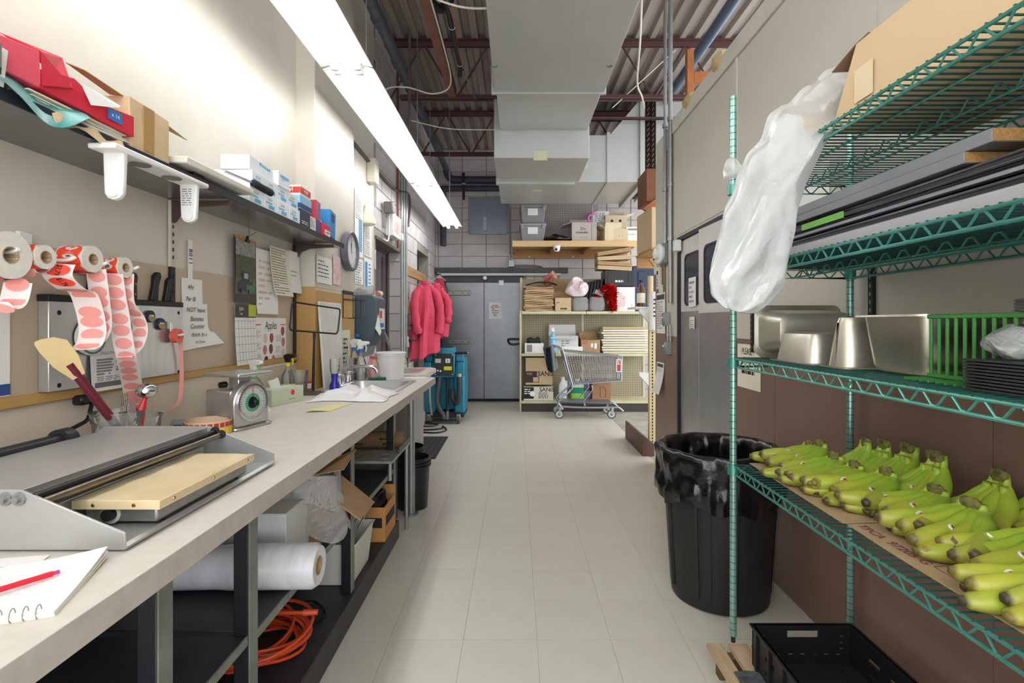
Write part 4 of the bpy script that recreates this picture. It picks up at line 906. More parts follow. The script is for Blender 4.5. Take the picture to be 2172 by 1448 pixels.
# sticker coil
t = thing('sticker_coil', 'loose coil of yellow and red sticker strip beside the scale', 'sticker coil', V(-1.14, 1.93, ZT))
c = V(-1.145, 1.93, ZT); R_ = .078
pale = mat('sticker_liner', '#e8c9a6', .5, alpha=.9)
MB().lathe([(R_, 0), (R_, .052), (R_-.0015, .052), (R_-.0015, 0)], c, 36, cap=False).build('liner', pale, t)
MB().lathe([(R_-.012, 0), (R_-.012, .05), (R_-.0135, .05), (R_-.0135, 0)], c, 30, cap=False).build('liner', pale, t)
for k in range(16):
    a = -PI+PI*1.25*k/15-.3
    for r_, z0, z1, mm_ in ((.0, .006, .028, mat('sticker_yellow', '#f0c92a', .45)), (.0, .030, .046, mat('sticker_red', '#b5382a', .45))):
        MB().lathe([(R_+.0008, z0), (R_+.0016, z0), (R_+.0016, z1), (R_+.0008, z1)], c, 5, cap=False, a0=a, a1=a+.2).build('sticker', mm_, t)
t = thing('tape_dispenser', 'small black tape dispenser behind the sticker coil', 'dispenser', V(-1.25, 1.95, ZT))
MB().prism([(1.88, ZT), (2.0, ZT), (2.0, ZT+.03), (1.96, ZT+.045), (1.92, ZT+.03), (1.88, ZT+.025)], 'x', -1.275, -1.24).build('body', black, t, bevel=.004)
MB().cyl((-1.285, 1.945, ZT+.03), (-1.23, 1.945, ZT+.03), .02, n=14).build('spool', mat('spool_grey', '#8c8c90', .4), t)
# ================================================================ DIAL SCALE
SC = V(-1.09, 2.06, ZT); t = thing('dial_scale', 'brushed steel dial kitchen scale with a round face on the worktop', 'scale', SC, R(-18))
M_ = wm(t)
def lb(n_, m, b, **k): return b.build(n_, m, t, world=False, **k)
lb('body', steel, MB().box(-.11, -.07, .012, .02, .085, .15), bevel=.008, seg=2)
dring = [(.02, 0)]
pts = [(-.085, .01), (.085, .01)]+[(.088*math.cos(a), .098+.082*math.sin(a)) for a in [PI*k/16 for k in range(17)]]
lb('dial_case', steel, MB().frus([(.02, y, z) for y, z in pts], [(.052, y*.99, z) for y, z in pts]), bevel=.004)
lb('dial_face', mat('dial_face', '#b8b9b4', .35), MB().lathe([(.068, 0), (.068, .002), (0, .002)], (.0525, 0, .098), 36, frame((1, 0, 0))))
lb('dial_rim', chrome, MB().lathe([(.066, 0), (.073, 0), (.073, .006), (.066, .006), (.066, 0)], (.0525, 0, .098), 36, frame((1, 0, 0)), cap=False))
lb('green_ring', mat('dial_green', '#3c9a78', .4), MB().lathe([(.026, .002), (.036, .002), (.036, .003), (.026, .003)], (.0525, 0, .098), 30, frame((1, 0, 0)), cap=False))
lb('hub', black, MB().lathe([(.024, .002), (.022, .006), (.0, .007)], (.0525, 0, .098), 24, frame((1, 0, 0))))
lb('knob', black, MB().cb((.068, 0, .098), (.02, .02, .022)), bevel=.003)
lb('pointer', red_ink, MB().box(.055, -.0015, .12, .0562, .0015, .162), smooth=False)
b = MB()
for k in range(40):
    a = 2*PI*k/40; q = .056 if k % 5 else .051
    b.add([V(.0551, math.sin(a)*q-math.cos(a)*.0008, .098+math.cos(a)*q+math.sin(a)*.0008), V(.0551, math.sin(a)*.063-math.cos(a)*.0008, .098+math.cos(a)*.063+math.sin(a)*.0008), V(.0551, math.sin(a)*.063+math.cos(a)*.0008, .098+math.cos(a)*.063-math.sin(a)*.0008), V(.0551, math.sin(a)*q+math.cos(a)*.0008, .098+math.cos(a)*q-math.sin(a)*.0008)], [(0, 1, 2, 3)])
o = lb('dial_ticks', ink, b, smooth=False); o['kind'] = 'stuff'
lb('stem', steel, MB().box(-.035, -.03, .15, .015, .03, .205), bevel=.003)
lb('platform', steel, MB().box(-.10, -.088, .203, .075, .088, .217), bevel=.005, seg=2)
lb('tare_knob', black, MB().cyl((-.05, -.03, .168), (-.05, -.055, .168), .012, n=12))
lb('base_loop', chrome, MB().tube(smoothpts([(.02, -.085, .006), (.055, -.09, .006), (.065, -.06, .006), (.065, .06, .006), (.055, .09, .006), (.02, .085, .006)], 4), .005, 8))
lb('base', steel, MB().box(-.11, -.08, .0, .045, .088, .012), bevel=.003)
# ================================================================ BOTTLES ETC
def spray(lab, c, prof, liquid, m_body, m_head, m_trig, ang=0, s=1.0, fill=0.0, cap_m=None):
    t = thing('spray_bottle', lab, 'spray bottle', c, ang)
    MB().lathe([(r*s, z*s) for r, z in prof], (0, 0, 0), 20).build('bottle', m_body, t, world=False)
    zt = prof[-1][1]*s
    MB().cyl((0, 0, zt-.004), (0, 0, zt+.018*s), .0135*s, n=14).build('collar', cap_m or m_trig, t, world=False)
    MB().prism([(-.012*s, zt+.018*s), (.012*s, zt+.018*s), (.016*s, zt+.04*s), (.055*s, zt+.05*s), (.055*s, zt+.066*s), (.0, zt+.07*s), (-.028*s, zt+.06*s), (-.022*s, zt+.045*s)], 'y', -.011*s, .011*s).build('head', m_head, t, world=False, bevel=.003)
    MB().tube([(.03*s, 0, zt+.048*s), (.036*s, 0, zt+.028*s), (.032*s, 0, zt+.004*s)], .005*s, 6).build('trigger', m_trig, t, world=False)
    if liquid: MB().lathe([(.001, .003)]+[(r*s*.96, z*s) for r, z in prof if z*s <= fill]+[(.001, fill)], (0, 0, .001), 18).build('liquid', liquid, t, world=False)
    return t
PB = [(.02, 0), (.036, .004), (.038, .02), (.037, .1), (.034, .12), (.02, .15), (.013, .165), (.013, .18)]
green_l = mat('green_liquid', '#a9dc7a', .1, alpha=.75); green_d = mat('spray_green', '#4fbf5a', .4)
b0 = V(-1.265, 2.5, ZT)
spray('green spray bottle with a white and green trigger behind the scale', b0, [(.02, 0), (.04, .004), (.042, .03), (.036, .05), (.042, .07), (.036, .09), (.042, .11), (.025, .14), (.014, .15), (.014, .165)], green_l, clear, white, green_d, R(-25), 1.0, .14)
sy = spray('clear bottle with a yellow and black trigger beside tissue box', V(-1.29, 2.93, ZT), PB, None, clear, black, mat('spray_yellow', '#e8cf2a', .4), R(-15), .95)
MB().lathe([(.0365, .03), (.0368, .07)], V(-1.29, 2.93, ZT), 18, a0=-2.4, a1=.6, cap=False).build('label', mat('spray_yellow', '#e8cf2a', .4), sy)
# tissue box
t = carton('pale green tissue box with a tissue pulled up', V(-1.215, 2.66, ZT), (.115, .22, .082), R(-18), mat('tissue_green', '#c3cbb0', .6, var=.25, vscale=18, col2='#b2bd9f'), name='tissue_box', bev=.002)
MB().grid(lambda u, v: V(.02*math.sin(5*u)-.01+.012*v, -.05+.09*u-.03*v, .083+.055*v*(1-.5*abs(u-.6))), 8, 6, .001).build('tissue', paper, t, world=False)
MB().prism([(.03*math.cos(a)-.0, .08*math.sin(a)) for a in [2*PI*k/20 for k in range(20)]], 'z', .082, .0828).build('slot', mat('slot_white', '#e4e4dc', .6), t, world=False, smooth=False)
o_ = wm(t) @ V(.0575, .03, .055); r3 = wm(t).to_3x3()
MB(wm(t)).lathe([(.014, 0), (0, .001)], (.058, .03, .055), 18, frame((1, 0, 0))).build('logo', red_c, t)
scrib(wm(t) @ V(.058, .005, .028), r3 @ YD, ZD, .05, .01, 1, grey_ink, t, dash=.01)
# small folded card
t = thing('folded_card', 'small white folded card between scale and tissue box', 'card', V(-1.2, 2.4, ZT))
MB().plate([(-1.23, 2.40, ZT), (-1.17, 2.37, ZT), (-1.19, 2.40, ZT+.075), (-1.235, 2.42, ZT+.07)], .001).build('panel', paper, t, smooth=False); MB().plate([(-1.17, 2.37, ZT), (-1.15, 2.43, ZT), (-1.19, 2.44, ZT+.07), (-1.19, 2.40, ZT+.075)], .001).build('panel', cream_p, t, smooth=False)
# deli cup with odds and ends
t = cup('clear deli cup with rubber bands and red lid bits', V(-1.26, 3.0, ZT), .043, .055, .135)
for k in range(5):
    a = k*1.3; MB().tube([V(-1.26, 3.0, ZT+.02+.008*k)+V(.025*math.cos(q+a), .025*math.sin(q), .01*math.sin(2*q+a)) for q in [2*PI*i/12 for i in range(12)]], .0025, 5, closed=True).build('band', mat('band_%d' % (k % 3), ('#3f8a5c', '#c44a3e', '#e4dfd0')[k % 3], .6), t)
t = thing('red_tub', 'small red tub with white label behind the deli cup', 'tub', V(-1.27, 3.12, ZT))
MB().lathe([(.03, 0), (.035, .055), (.034, .06), (0, .06)], V(-1.27, 3.12, ZT), 18).build('body', mat('tub_red', '#c9474b', .4), t); rect(V(-1.245, 3.085, ZT+.05), V(.4, .9, 0), ZD, .03, .03, paper, t, 'label', .004)
# sign stand
t = thing('sign_stand', 'black wire sign holder on a pole with wedge foot', 'sign stand', V(-1.17, 3.05, ZT))
c = P(667, 672, 3.0); bx = .0065
fr = [P(614, 700, 2.86), P(620, 640, 2.86), P(722, 655, 3.05), P(716, 708, 3.05)]
def rrect(p, r=.02):
    out = []
    for i in range(4):
        a, b_, c_ = p[i-1], p[i], p[(i+1) % 4]; out += smoothpts([b_+(a-b_).normalized()*r, b_.lerp((a+c_)/2, .04), b_+(c_-b_).normalized()*r], 3)
    return out
MB().tube(rrect(fr), .005, 8, closed=True).build('frame', black, t)
top = (fr[0]+fr[3])/2; foot = V(-1.175, 3.0, ZT+.01)
MB().cyl(top, top+V(0, 0, -.035), .008, n=10).build('clamp', black, t)
MB().tube([top+V(0, 0, -.02), top.lerp(foot, .5), foot], .008, 8, radii=[.006, .008, .009]).build('pole', black, t)
MB().prism([(2.93, ZT), (3.06, ZT), (3.05, ZT+.006), (2.99, ZT+.022)], 'x', -1.22, -1.13).build('foot', mat('foot_grey', '#6d665c', .4, .6), t, bevel=.003)
# cutting board
t = thing('cutting_board', 'tall white plastic cutting board leaning on the ochre pillar', 'cutting board', V(-1.19, 3.35, ZT))
MB().frus([(-1.205, 3.23, ZT), (-1.19, 3.23, ZT), (-1.19, 3.58, ZT), (-1.205, 3.58, ZT)], [(-1.236, 3.215, 1.445), (-1.221, 3.215, 1.445), (-1.221, 3.62, 1.445), (-1.236, 3.62, 1.445)]).build('board', mat('board_white', '#e3e2d8', .5, var=.12), t, bevel=.005, seg=2)
# towel
b = MB()
def tw(u, v):
    x = -1.09+.40*u; y = 2.66+.36*v+.05*math.sin(3*u); e = min(1, 8*u*(1-u)+.0)*min(1, 8*v*(1-v))
    return V(x+.01*math.sin(9*v), y+.02*math.sin(7*u), ZT+.004+e*(.026+.034*noise.noise(V(u*5, v*5, 1))+.028*abs(noise.noise(V(u*9, v*8, 4)))))
b.grid(tw, 28, 22, .003); tag(b.build('towel', mat('white_cloth', '#e3e1dd', .85, bump=.15, bscale=200), subsurf=1), 'crumpled white cloth towel in front of the sink', 'towel')
tag(MB().grid(lambda u, v: V(-.965+.10*u+.03*v, 2.36+.24*v+.05*u, ZT+.002+.012*(1-v)**2*(1-u)), 6, 8, .001).build('yellow_sheet', mat('yellow_paper', '#e4dc9c', .7)), 'pale yellow paper sheet lying in front of the towel', 'paper')
# sink side bottles
SB = [(.018, 0), (.033, .004), (.035, .02), (.035, .09), (.028, .12), (.015, .15), (.013, .175)]
spray('white trigger spray bottle with blue collar behind the faucet', V(-1.12, 3.74, ZT), SB, mat('pale_liquid', '#d6dfe0', .2, alpha=.6), clear, white, white, R(-10), 1.15, .1, blue_c)
spray('second trigger spray bottle with blue collar nearer the pillar side', V(-1.19, 3.80, ZT), SB, None, clear, white, white, R(-30), 1.2, 0, blue_c)
spray('spray bottle with a blue trigger head at the back by pillar', V(-1.27, 4.02, ZT), SB, None, milky, blue_c, blue_c, R(-40), 1.35)
t = thing('soap_bottle', 'dark blue dish soap bottle with a clear upper half', 'bottle', V(-1.13, 3.17+.02, ZT))
c = V(-1.085, 3.10, ZT+.008)
MB().lathe([(.024, 0), (.03, .004), (.03, .03), (.018, .06), (.022, .10)], c, 18).build('lower_half', mat('soap_blue', '#2a2f9e', .2), t); MB().lathe([(.022, .10), (.028, .12), (.028, .19), (.022, .19)], c, 18, cap=False).build('upper_half', clear, t)
pk = mat('pink_bottle', '#e2a9a2', .2, alpha=.75)
for x, y, lab in ((-1.02, 3.72, 'nearer'), (-1.06, 3.80, 'farther')):
    t = thing('pink_bottle', '%s clear bottle of pink liquid beside the white bucket' % lab, 'bottle', V(x, y, ZT))
    MB().lathe([(.025, 0), (.032, .004), (.033, .03), (.031, .05), (.033, .07), (.031, .09), (.033, .11), (.018, .135), (.014, .15), (0, .152)], V(x, y, ZT), 18).build('body', pk, t); MB().cyl((x, y, ZT+.15), (x, y, ZT+.17), .015, n=14).build('cap', mat('cap_red', '#c9565a', .4), t)
t = cup('clear square measuring jug beside the faucet', V(-1.2, 3.70, ZT), .05, .06, .16)
t = thing('scrub_pad', 'green scrubbing pad on the sink rim', 'scrub pad', V(-.98, 3.66, ZT))
MB().cb((-.99, 3.70, ZT+.016), (.12, .05, .018), rz=.15).build('pad', mat('pad_green', '#2f6b5a', .9, bump=.5, bscale=150), t, bevel=.004)
t = thing('white_bucket', 'round white plastic bucket with a lid by the sink', 'bucket', V(-.93, 3.82, ZT))
c = V(-.92, 3.80, ZT)
MB().lathe([(.088, 0), (.092, .004), (.104, .17), (.108, .172), (.108, .185), (0, .186)], c, 30).build('body', mat('bucket_white', '#dedcd6', .4), t); MB().lathe([(.104, .186), (.112, .186), (.112, .196), (.102, .199), (0, .199)], c, 30).build('lid', mat('bucket_white', '#dedcd6', .4), t)
t = thing('plastic_strip', 'white plastic strip lying at the worktop end', 'strip', V(-.75, 3.83, ZT))
MB().cb((-.74, 3.84, ZT+.006), (.22, .05, .01), rz=.05).build('strip', white, t, bevel=.003); MB().cb((-.65, 3.83, ZT+.012), (.04, .02, .01)).build('clip', zinc, t)
# ================================================================ UNDER THE COUNTER
# film roll
t = thing('film_roll', 'big roll of clear plastic film with cardboard core under the counter', 'film roll', V(-.95, 1.70, .44))
c = V(-1.26, 1.69, .512); Q = frame((1, .02, .005)); fm = mat('film_white', '#dfdfe2', .25, var=.15, vscale=6, bump=.12, bscale=22, stretch=(6, 1, 1))
MB().lathe([(.03, 0), (.066, 0), (.069, .05), (.067, .3), (.0705, .34), (.0705, .60), (.06, .615), (.03, .612), (.03, 0)], c, 36, Q, cap=False).build('film', fm, t)
MB().lathe([(.026, -.002), (.03, -.002), (.03, .613), (.026, .613), (.026, -.002)], c, 24, Q, cap=False).build('core', kraft, t)
t = carton('white carton printed 110480 behind the film roll', V(-1.05, 1.9, .438), (.5, .2, .21), 0, mat('carton_white', '#d5d8d6', .6, var=.1), name='white_carton')
text('2110480', .03, V(-1.09, 1.7995, .60), XD, ZD, mat('navy', '#243a73', .5), t, bold=.01)
# open carton with clear liner
t = carton('open cardboard carton lined with a clear plastic bag under counter', V(-.98, 2.14, .438), (.42, .22, .22), 0, kraft, True, (('r', 128, .2),), name='lined_carton')
MB().box(-.772, 2.05, .45, -.770, 2.11, .49).build('blue_print', blue_c, t, smooth=False)
b = MB()
def lin_(u, v):
    a = 2*PI*u; r = (.20+.03*math.sin(3*a+1))*(1-.25*v) if v < .5 else (.175+.06*(v-.5))
    p = V(-.90+r*math.cos(a)*1.0, 2.06+r*.62*math.sin(a), .60+.14*math.sin(PI*min(1, v*1.2))*.9+.02*math.sin(5*a))
    p += wob(p+V(3, 0, 0), .035, 11); p.z = max(p.z, .5)
    if v < .35: p.z -= (.35-v)*.35
    return p
b.grid(lin_, 26, 14); b.build('liner_bag', haze_film, t, subsurf=1)
t2 = carton('plain kraft carton standing behind the lined carton', V(-1.02, 2.33, .438), (.3, .2, .27), .0, kraft, name='kraft_carton')
for k in range(6): MB().box(-.8695, 2.27, .50+.03*k, -.869, 2.29, .515+.03*k).build('arrow_print', ink, t2, smooth=False)
# battered carton with hanging flap
t = carton('battered printed carton wedged sideways under the worktop', V(-.90, 2.06, .70), (.24, .17, .13), R(10), kraft_d, name='battered_carton', ry=R(-12))
lrect(t, 'r', (.24, .17, .13), -.4, .9, .12, .10, mat('faded_label', '#c9c5b4', .7), 'label'); lrect(t, 'r', (.24, .17, .13), -.2, .7, .05, .05, mat('lbl_green', '#33513a', .6), 'print', .002)
scrib(wm(t) @ V(-.02, -.086, .12), wm(t).to_3x3() @ XD, wm(t).to_3x3() @ ZD, .1, .1, 9, kraft_l, t, dash=.02)
MB(wm(t)).plate([(.12, -.085, 0), (.12, .085, 0), (.26, .06, .03), (.22, -.07, -.01)], .003).build('flap', kraft, t, smooth=False)
tag(MB().cb((-.82, 2.17, .441), (.03, .012, .005), rz=.4).build('red_clip', mat('clip_red', '#c9413e', .5)), 'tiny red clip on the black shelf', 'clip')
# orange extension cord
t = thing('extension_cord', 'coiled orange extension cord on the black platform', 'cord', V(-.93, 1.88, .11))
oc = mat('orange_cord', '#d9502a', .4, var=.1)
rg = random.Random(3); base_c = V(-.93, 1.86, .125)
for k in range(13):
    rx, ry = rg.uniform(.11, .19), rg.uniform(.10, .17); ph = rg.uniform(0, 6.28); zz = .006*k; o = V(rg.uniform(-.02, .02), rg.uniform(-.02, .02), 0); ti = rg.uniform(-.5, .5)
    MB().tube([base_c+o+V(rx*math.cos(q), ry*math.sin(q), zz+.02*(1+math.sin(q+ph))) for q in [2*PI*i/26 for i in range(26)]], .0058, 7, closed=True).build('loop', oc, t)
MB().tube(smoothpts([base_c+V(-.08, -.03, .12), base_c+V(.0, .01, .14), base_c+V(.10, .03, .13), base_c+V(.16, .04, .125)], 6), .007, 8).build('tail', oc, t)
MB().cyl(base_c+V(.15, .038, .126), base_c+V(.2, .048, .122), .012, .010, n=10).build('connector', oc, t)
# black cable + wire
t = thing('black_cable', 'thin black power cable looped on the platform', 'cable', V(-.85, 2.22, .11))
MB().tube(smoothpts([onZ(560, 1290, .116), onZ(610, 1305, .118), onZ(660, 1280, .118), onZ(685, 1290, .118), onZ(672, 1318, .118), onZ(630, 1320, .118), onZ(600, 1300, .122), onZ(625, 1278, .122), onZ(668, 1275, .122), onZ(690, 1300, .117), onZ(650, 1330, .117), onZ(600, 1322, .117)], 7), .004, 6).build('loop', black, t)
MB().cb(onZ(610, 1343, .125), (.06, .03, .02), rz=.2).build('plug', black, t, bevel=.004)
# white tote with tongs
t = thing('white_tote', 'cream plastic tote with wire handle under the counter', 'tote', V(-.86, 2.52, .11))
b = MB(Matrix.Translation((-.87, 2.50, .112))); openbox(b, .24, .26, .19, .004, top=(.28, .30)); b.build('body', mat('tote_cream', '#d2d3c6', .45), t, bevel=.008, seg=2)
MB().loft([[V(-.87, 2.50, z)+V(a*w, b_*d, 0) for a, b_ in ((-1, -1), (1, -1), (1, 1), (-1, 1))] for w, d, z in ((.139, .149, .300), (.147, .157, .300), (.147, .157, .308), (.139, .149, .308), (.139, .149, .300))], cap=False).build('rim', mat('tote_cream', '#d2d3c6', .45), t, bevel=.002)
t = thing('paint_roller', 'black-gripped wire paint roller handle resting in the tote', 'roller', V(-.82, 2.45, .3))
MB().tube(smoothpts([V(-.80, 2.44, .30), V(-.77, 2.52, .38), V(-.75, 2.58, .43), V(-.745, 2.60, .38), V(-.77, 2.52, .31)], 5), .004, 6).build('wire', chrome, t)
MB().cyl((-.83, 2.40, .315), (-.755, 2.42, .318), .014, n=12).build('grip', black, t)
# black-banded carton with black bags
bx = (.26, .25, .19)
t = carton('open kraft carton with a black band holding black plastic', V(-.85, 2.965, .11), bx, 0, mat('kraft_orange', '#c98f55', .8, var=.1), True, (('b', 10, .05),), name='banded_carton')
for f, n in (('f', .24), ('r', .2)): lrect(t, f, bx, -.48 if f == 'f' else -.4, .7, n, .055, ink, 'black_band')
b = MB().ball((-.85, 2.97, .31), (.12, .11, .06), 22, 14); b.v = [v_+wob(v_, .045, 17) for v_ in b.v]
tag(b.build('black_bag', black_film, subsurf=1), 'crumpled black plastic bag stuffed in the banded carton', 'bag')
# stuff on tray shelf: tube, box, bottle
t = thing('cardboard_tube', 'brown cardboard tube printed with arrows on tray shelf', 'tube', V(-.85, 3.1, .55))
a, b_ = V(-1.08, 3.13, .603), V(-.68, 3.16, .603); Q = frame(b_-a)
MB().lathe([(.044, 0), (.05, 0), (.05, .40), (.044, .40), (.044, 0)], a, 28, Q, cap=False).build('tube', kraft_d, t)
for k, (x, z) in enumerate(((-1.0, .62), (-.82, .62), (-.98, .592), (-.80, .592))): MB().prism([(x, z), (x+.02, z+.008), (x+.02, z+.003), (x+.07, z+.003), (x+.07, z-.003), (x+.02, z-.003), (x+.02, z-.008)], 'y', 3.078+(.0 if z < .6 else .005), 3.082+(.005 if z > .6 else 0)).build('arrow_print', ink, t, smooth=False)
t = carton('small white printed carton on the tray shelf beside tube', V(-1.02, 2.96, .55), (.16, .12, .11), .2, white, name='white_carton'); scrib(wm(t) @ V(-.06, -.061, .1), wm(t).to_3x3() @ XD, ZD, .12, .08, 5, grey_ink, t, dash=.02)
tag(MB().grid(lambda u, v: V(-1.0+.28*u, 2.88+.1*v, .553+.012*abs(noise.noise(V(u*6, v*4, 0)))), 14, 6, .002).build('film_scrap', haze_film), 'crumpled clear film scrap lying on the tray shelf', 'film')
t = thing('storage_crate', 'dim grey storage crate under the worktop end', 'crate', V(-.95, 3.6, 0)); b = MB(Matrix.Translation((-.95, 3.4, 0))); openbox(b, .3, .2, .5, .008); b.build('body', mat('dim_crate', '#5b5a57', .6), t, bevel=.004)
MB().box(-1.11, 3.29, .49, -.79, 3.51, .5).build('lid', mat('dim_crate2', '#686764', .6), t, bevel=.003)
t = thing('white_jug', 'white plastic jug behind the metal counter leg', 'jug', V(-.85, 3.42, .5))
MB().lathe([(.05, .5), (.055, .51), (.055, .6), (.02, .66), (.02, .68), (0, .685)], (-.85, 3.42, 0), 18).build('jug', white, t)
for k in range(3): tag(MB().lathe([(.043, 0), (.045, .003), (.045, .034), (.043, .038), (.0, .038)], (-1.02, 3.4, .501+.039*k), 20).build('steel_tin', steel), '%s of three stacked steel tins behind the counter leg' % ('bottom', 'middle', 'top')[k], 'tin', 'stacked steel tins')
# black buckets
bk = mat('bucket_black', '#1b1c1f', .4, var=.15)
def bucket(lab, c, h=.36, r0=.135, r1=.165):
    t = thing('black_bucket', lab, 'bucket', c, group='black buckets by the counter')
    MB().lathe([(r0-.01, 0), (r0, .004), (r1-.004, h*.82), (r1-.004, h), (r1-.008, h), (r0-.006, .01), (.001, .01)], c, 36).build('body', bk, t)
    for k in range(3): MB().lathe([(r1-.005, h-.022-.022*k), (r1+.006, h-.02-.022*k), (r1+.006, h-.008-.022*k), (r1-.005, h-.006-.022*k)], c, 36, cap=False).build('rim_rib', bk, t)
bucket('black plastic bucket on the floor beside counter, nearest the aisle', V(-.74, 3.70, 0), .36, .105, .125)
bucket('second black bucket partly hidden behind the nearest black bucket', V(-.84, 4.02, 0), .36, .105, .125)
# floor mat
t = thing('rubber_mat', 'black perforated rubber mat on the floor past the buckets', 'mat', V(-.9, 5.2, 0))
MB().box(-1.25, 5.0, 0, -.78, 5.95, .012).build('mat', mat('mat_black', '#2b2b2d', .7, bump=.8, bscale=30), t, bevel=.004)
b = MB()
for i in range(8):
    for j in range(15): b.box(-1.22+.055*i, 5.04+.06*j, .012, -1.19+.055*i, 5.07+.06*j, .0135)
o = b.build('mat_studs', mat('stud_grey', '#4a4a4b', .7), t, smooth=False); o['kind'] = 'stuff'
# ================================================================ PILLAR AND DOORWAY WALL
# clock
c = V(XP+.005, 3.62, 1.80); t = thing('wall_clock', 'round white wall clock with a grey rim on the pillar', 'clock', c)
c = onX(735, 533, XP+.005); Rk = .145; Q = frame((1, 0, 0), (0, 1, 0))
MB().lathe([(Rk-.01, 0), (Rk, .01), (Rk, .045), (Rk-.008, .052), (Rk-.022, .05), (Rk-.024, .035), (Rk-.024, 0)], c, 44, Q).build('rim', mat('clock_rim', '#6e6e78', .35, .3), t)
MB().lathe([(Rk-.022, .034), (0, .0345)], c, 40, Q).build('face', mat('clock_face', '#e6e6e8', .4), t)
for k in range(12):
    a = 2*PI*k/12; text(str(k or 12), .026, c+V(.0355, math.sin(a)*.1, math.cos(a)*.1), YD, ZD, ink, t, 'numeral', bold=.01)
for a, l, w in ((R(-14), .06, .006), (R(-4), .09, .004)): MB().prism([(c.y+math.sin(a)*q+math.cos(a)*s_, c.z+math.cos(a)*q-math.sin(a)*s_) for q, s_ in ((-.015, -w/2), (l, -w/3), (l, w/3), (-.015, w/2))], 'x', c.x+.038, c.x+.0395).build('hand', ink, t, smooth=False)
# notes on the pillar
def pnote(lab, x0, yt, yb, x1, X=XP+.007, **k): return note(lab, x0, yt, yb, x1, X, **k)
t, tl, w, h, fn = pnote('handwritten white notice on the pillar below the clock', 671, 540, 598, 704)
scrib(tl+V(.0025, .02, -.02), YD, ZD, w*.85, h*.7, 5, mat('pen_grey', '#5b5b66', .8), t, dash=.03, hgt=.3)
t, tl, w, h, fn = pnote('pink floral card taped beside the notice on the pillar', 706, 540, 602, 722, name='pink_card', m=mat('floral_pink', '#e3b3b0', .7, var=.8, vscale=30, col2='#f3e3df'), cat='card')
t, tl, w, h, fn = pnote('pale green handwritten slip on the ochre pillar board', 723, 700, 792, 742, XP+.012, m=mat('pale_slip', '#d9d8bd', .8), wave=.004)
scrib(tl+V(.006, .04, -.05), YD, ZD, w*.6, h*.3, 3, ink, t, dash=.03, hgt=.4); scrib(tl+V(.008, .02, -h*.5), YD, ZD, w*.8, h*.3, 3, ink, t, dash=.03, hgt=.4)
# black wire bottle rack
t = thing('wire_rack', 'small black wire bottle rack screwed to the pillar', 'rack', onX(740, 650, XP+.02))
bk_ = black; p = lambda x, y, X: onX(x, y, X)
Yr0, Yr1 = 3.70, 3.93; z0, z1 = 1.345, 1.50
MB().tube([(XP+.008, Yr0, 1.53), (XP+.008, Yr0, z0), (XP+.10, Yr0, z0), (XP+.10, Yr1, z0), (XP+.008, Yr1, z0), (XP+.008, Yr1, 1.53)], .0035, 6).build('frame', bk_, t)
MB().tube([(XP+.008, Yr0, z1-.02), (XP+.10, Yr0, z1-.02), (XP+.10, Yr1, z1-.02), (XP+.008, Yr1, z1-.02)], .0035, 6, closed=True).build('top_ring', bk_, t)
MB().tube([(XP+.10, (Yr0+Yr1)/2, z1-.02), (XP+.10, (Yr0+Yr1)/2, z0), (XP+.008, (Yr0+Yr1)/2, z0)], .0035, 6).build('brace', bk_, t)
MB().box(XP+.006, Yr0, 1.52, XP+.012, Yr1, 1.545).build('mounting_strip', bk_, t, smooth=False)
# posters on the wall past the pillar
def wnote(lab, x0, yt, yb, x1, **k): return note(lab, x0, yt, yb, x1, XW+.004, **k)
t, tl, w, h, fn = wnote('tall notice sheet with grey print past the pillar', 752, 398, 540, 770, name='notice', cat='notice')
scrib(tl+V(.002, .02, -.05), YD, ZD, w*.85, h*.35, 12, grey_ink, t, dash=.03); rect(tl+V(.002, w*.45, -h*.42), YD, ZD, w*.4, h*.5, mat('poster_blue', '#7fb0cf', .6), t, 'blue_panel')
t, tl, w, h, fn = wnote('printed schedule sheet next to the tall notice past the pillar', 772, 470, 540, 788, name='notice', cat='notice'); scrib(tl+V(.002, .02, -.02), YD, ZD, w*.8, h*.9, 16, grey_ink, t, dash=.03)
t, tl, w, h, fn = wnote('lower printed sheet with a blue column past the pillar', 772, 545, 625, 789, name='notice', cat='notice'); rect(tl+V(.002, w*.1, -h*.1), YD, ZD, w*.3, h*.8, mat('poster_blue2', '#4f93c9', .6), t, 'blue_column'); scrib(tl+V(.002, w*.55, -h*.1), YD, ZD, w*.35, h*.8, 8, blue_c, t, dash=.03)
t, tl, w, h, fn = wnote('lower left white sheet with fine print past the pillar', 752, 545, 600, 770, name='notice', cat='notice'); scrib(tl+V(.002, .02, -.02), YD, ZD, w*.85, h*.9, 9, grey_ink, t, dash=.04)
# curled dust mask / paper cone hung there
t = thing('paper_cone', 'white paper cone hanging high on the wall past pillar', 'paper', onX(780, 470, XW+.03)); c = onX(780, 422, XW+.03)
MB().lathe([(.005, .0), (.075, -.2), (.07, -.225), (.03, -.24)], c, 14, None, cap=True).build('cone', cream_p, t)
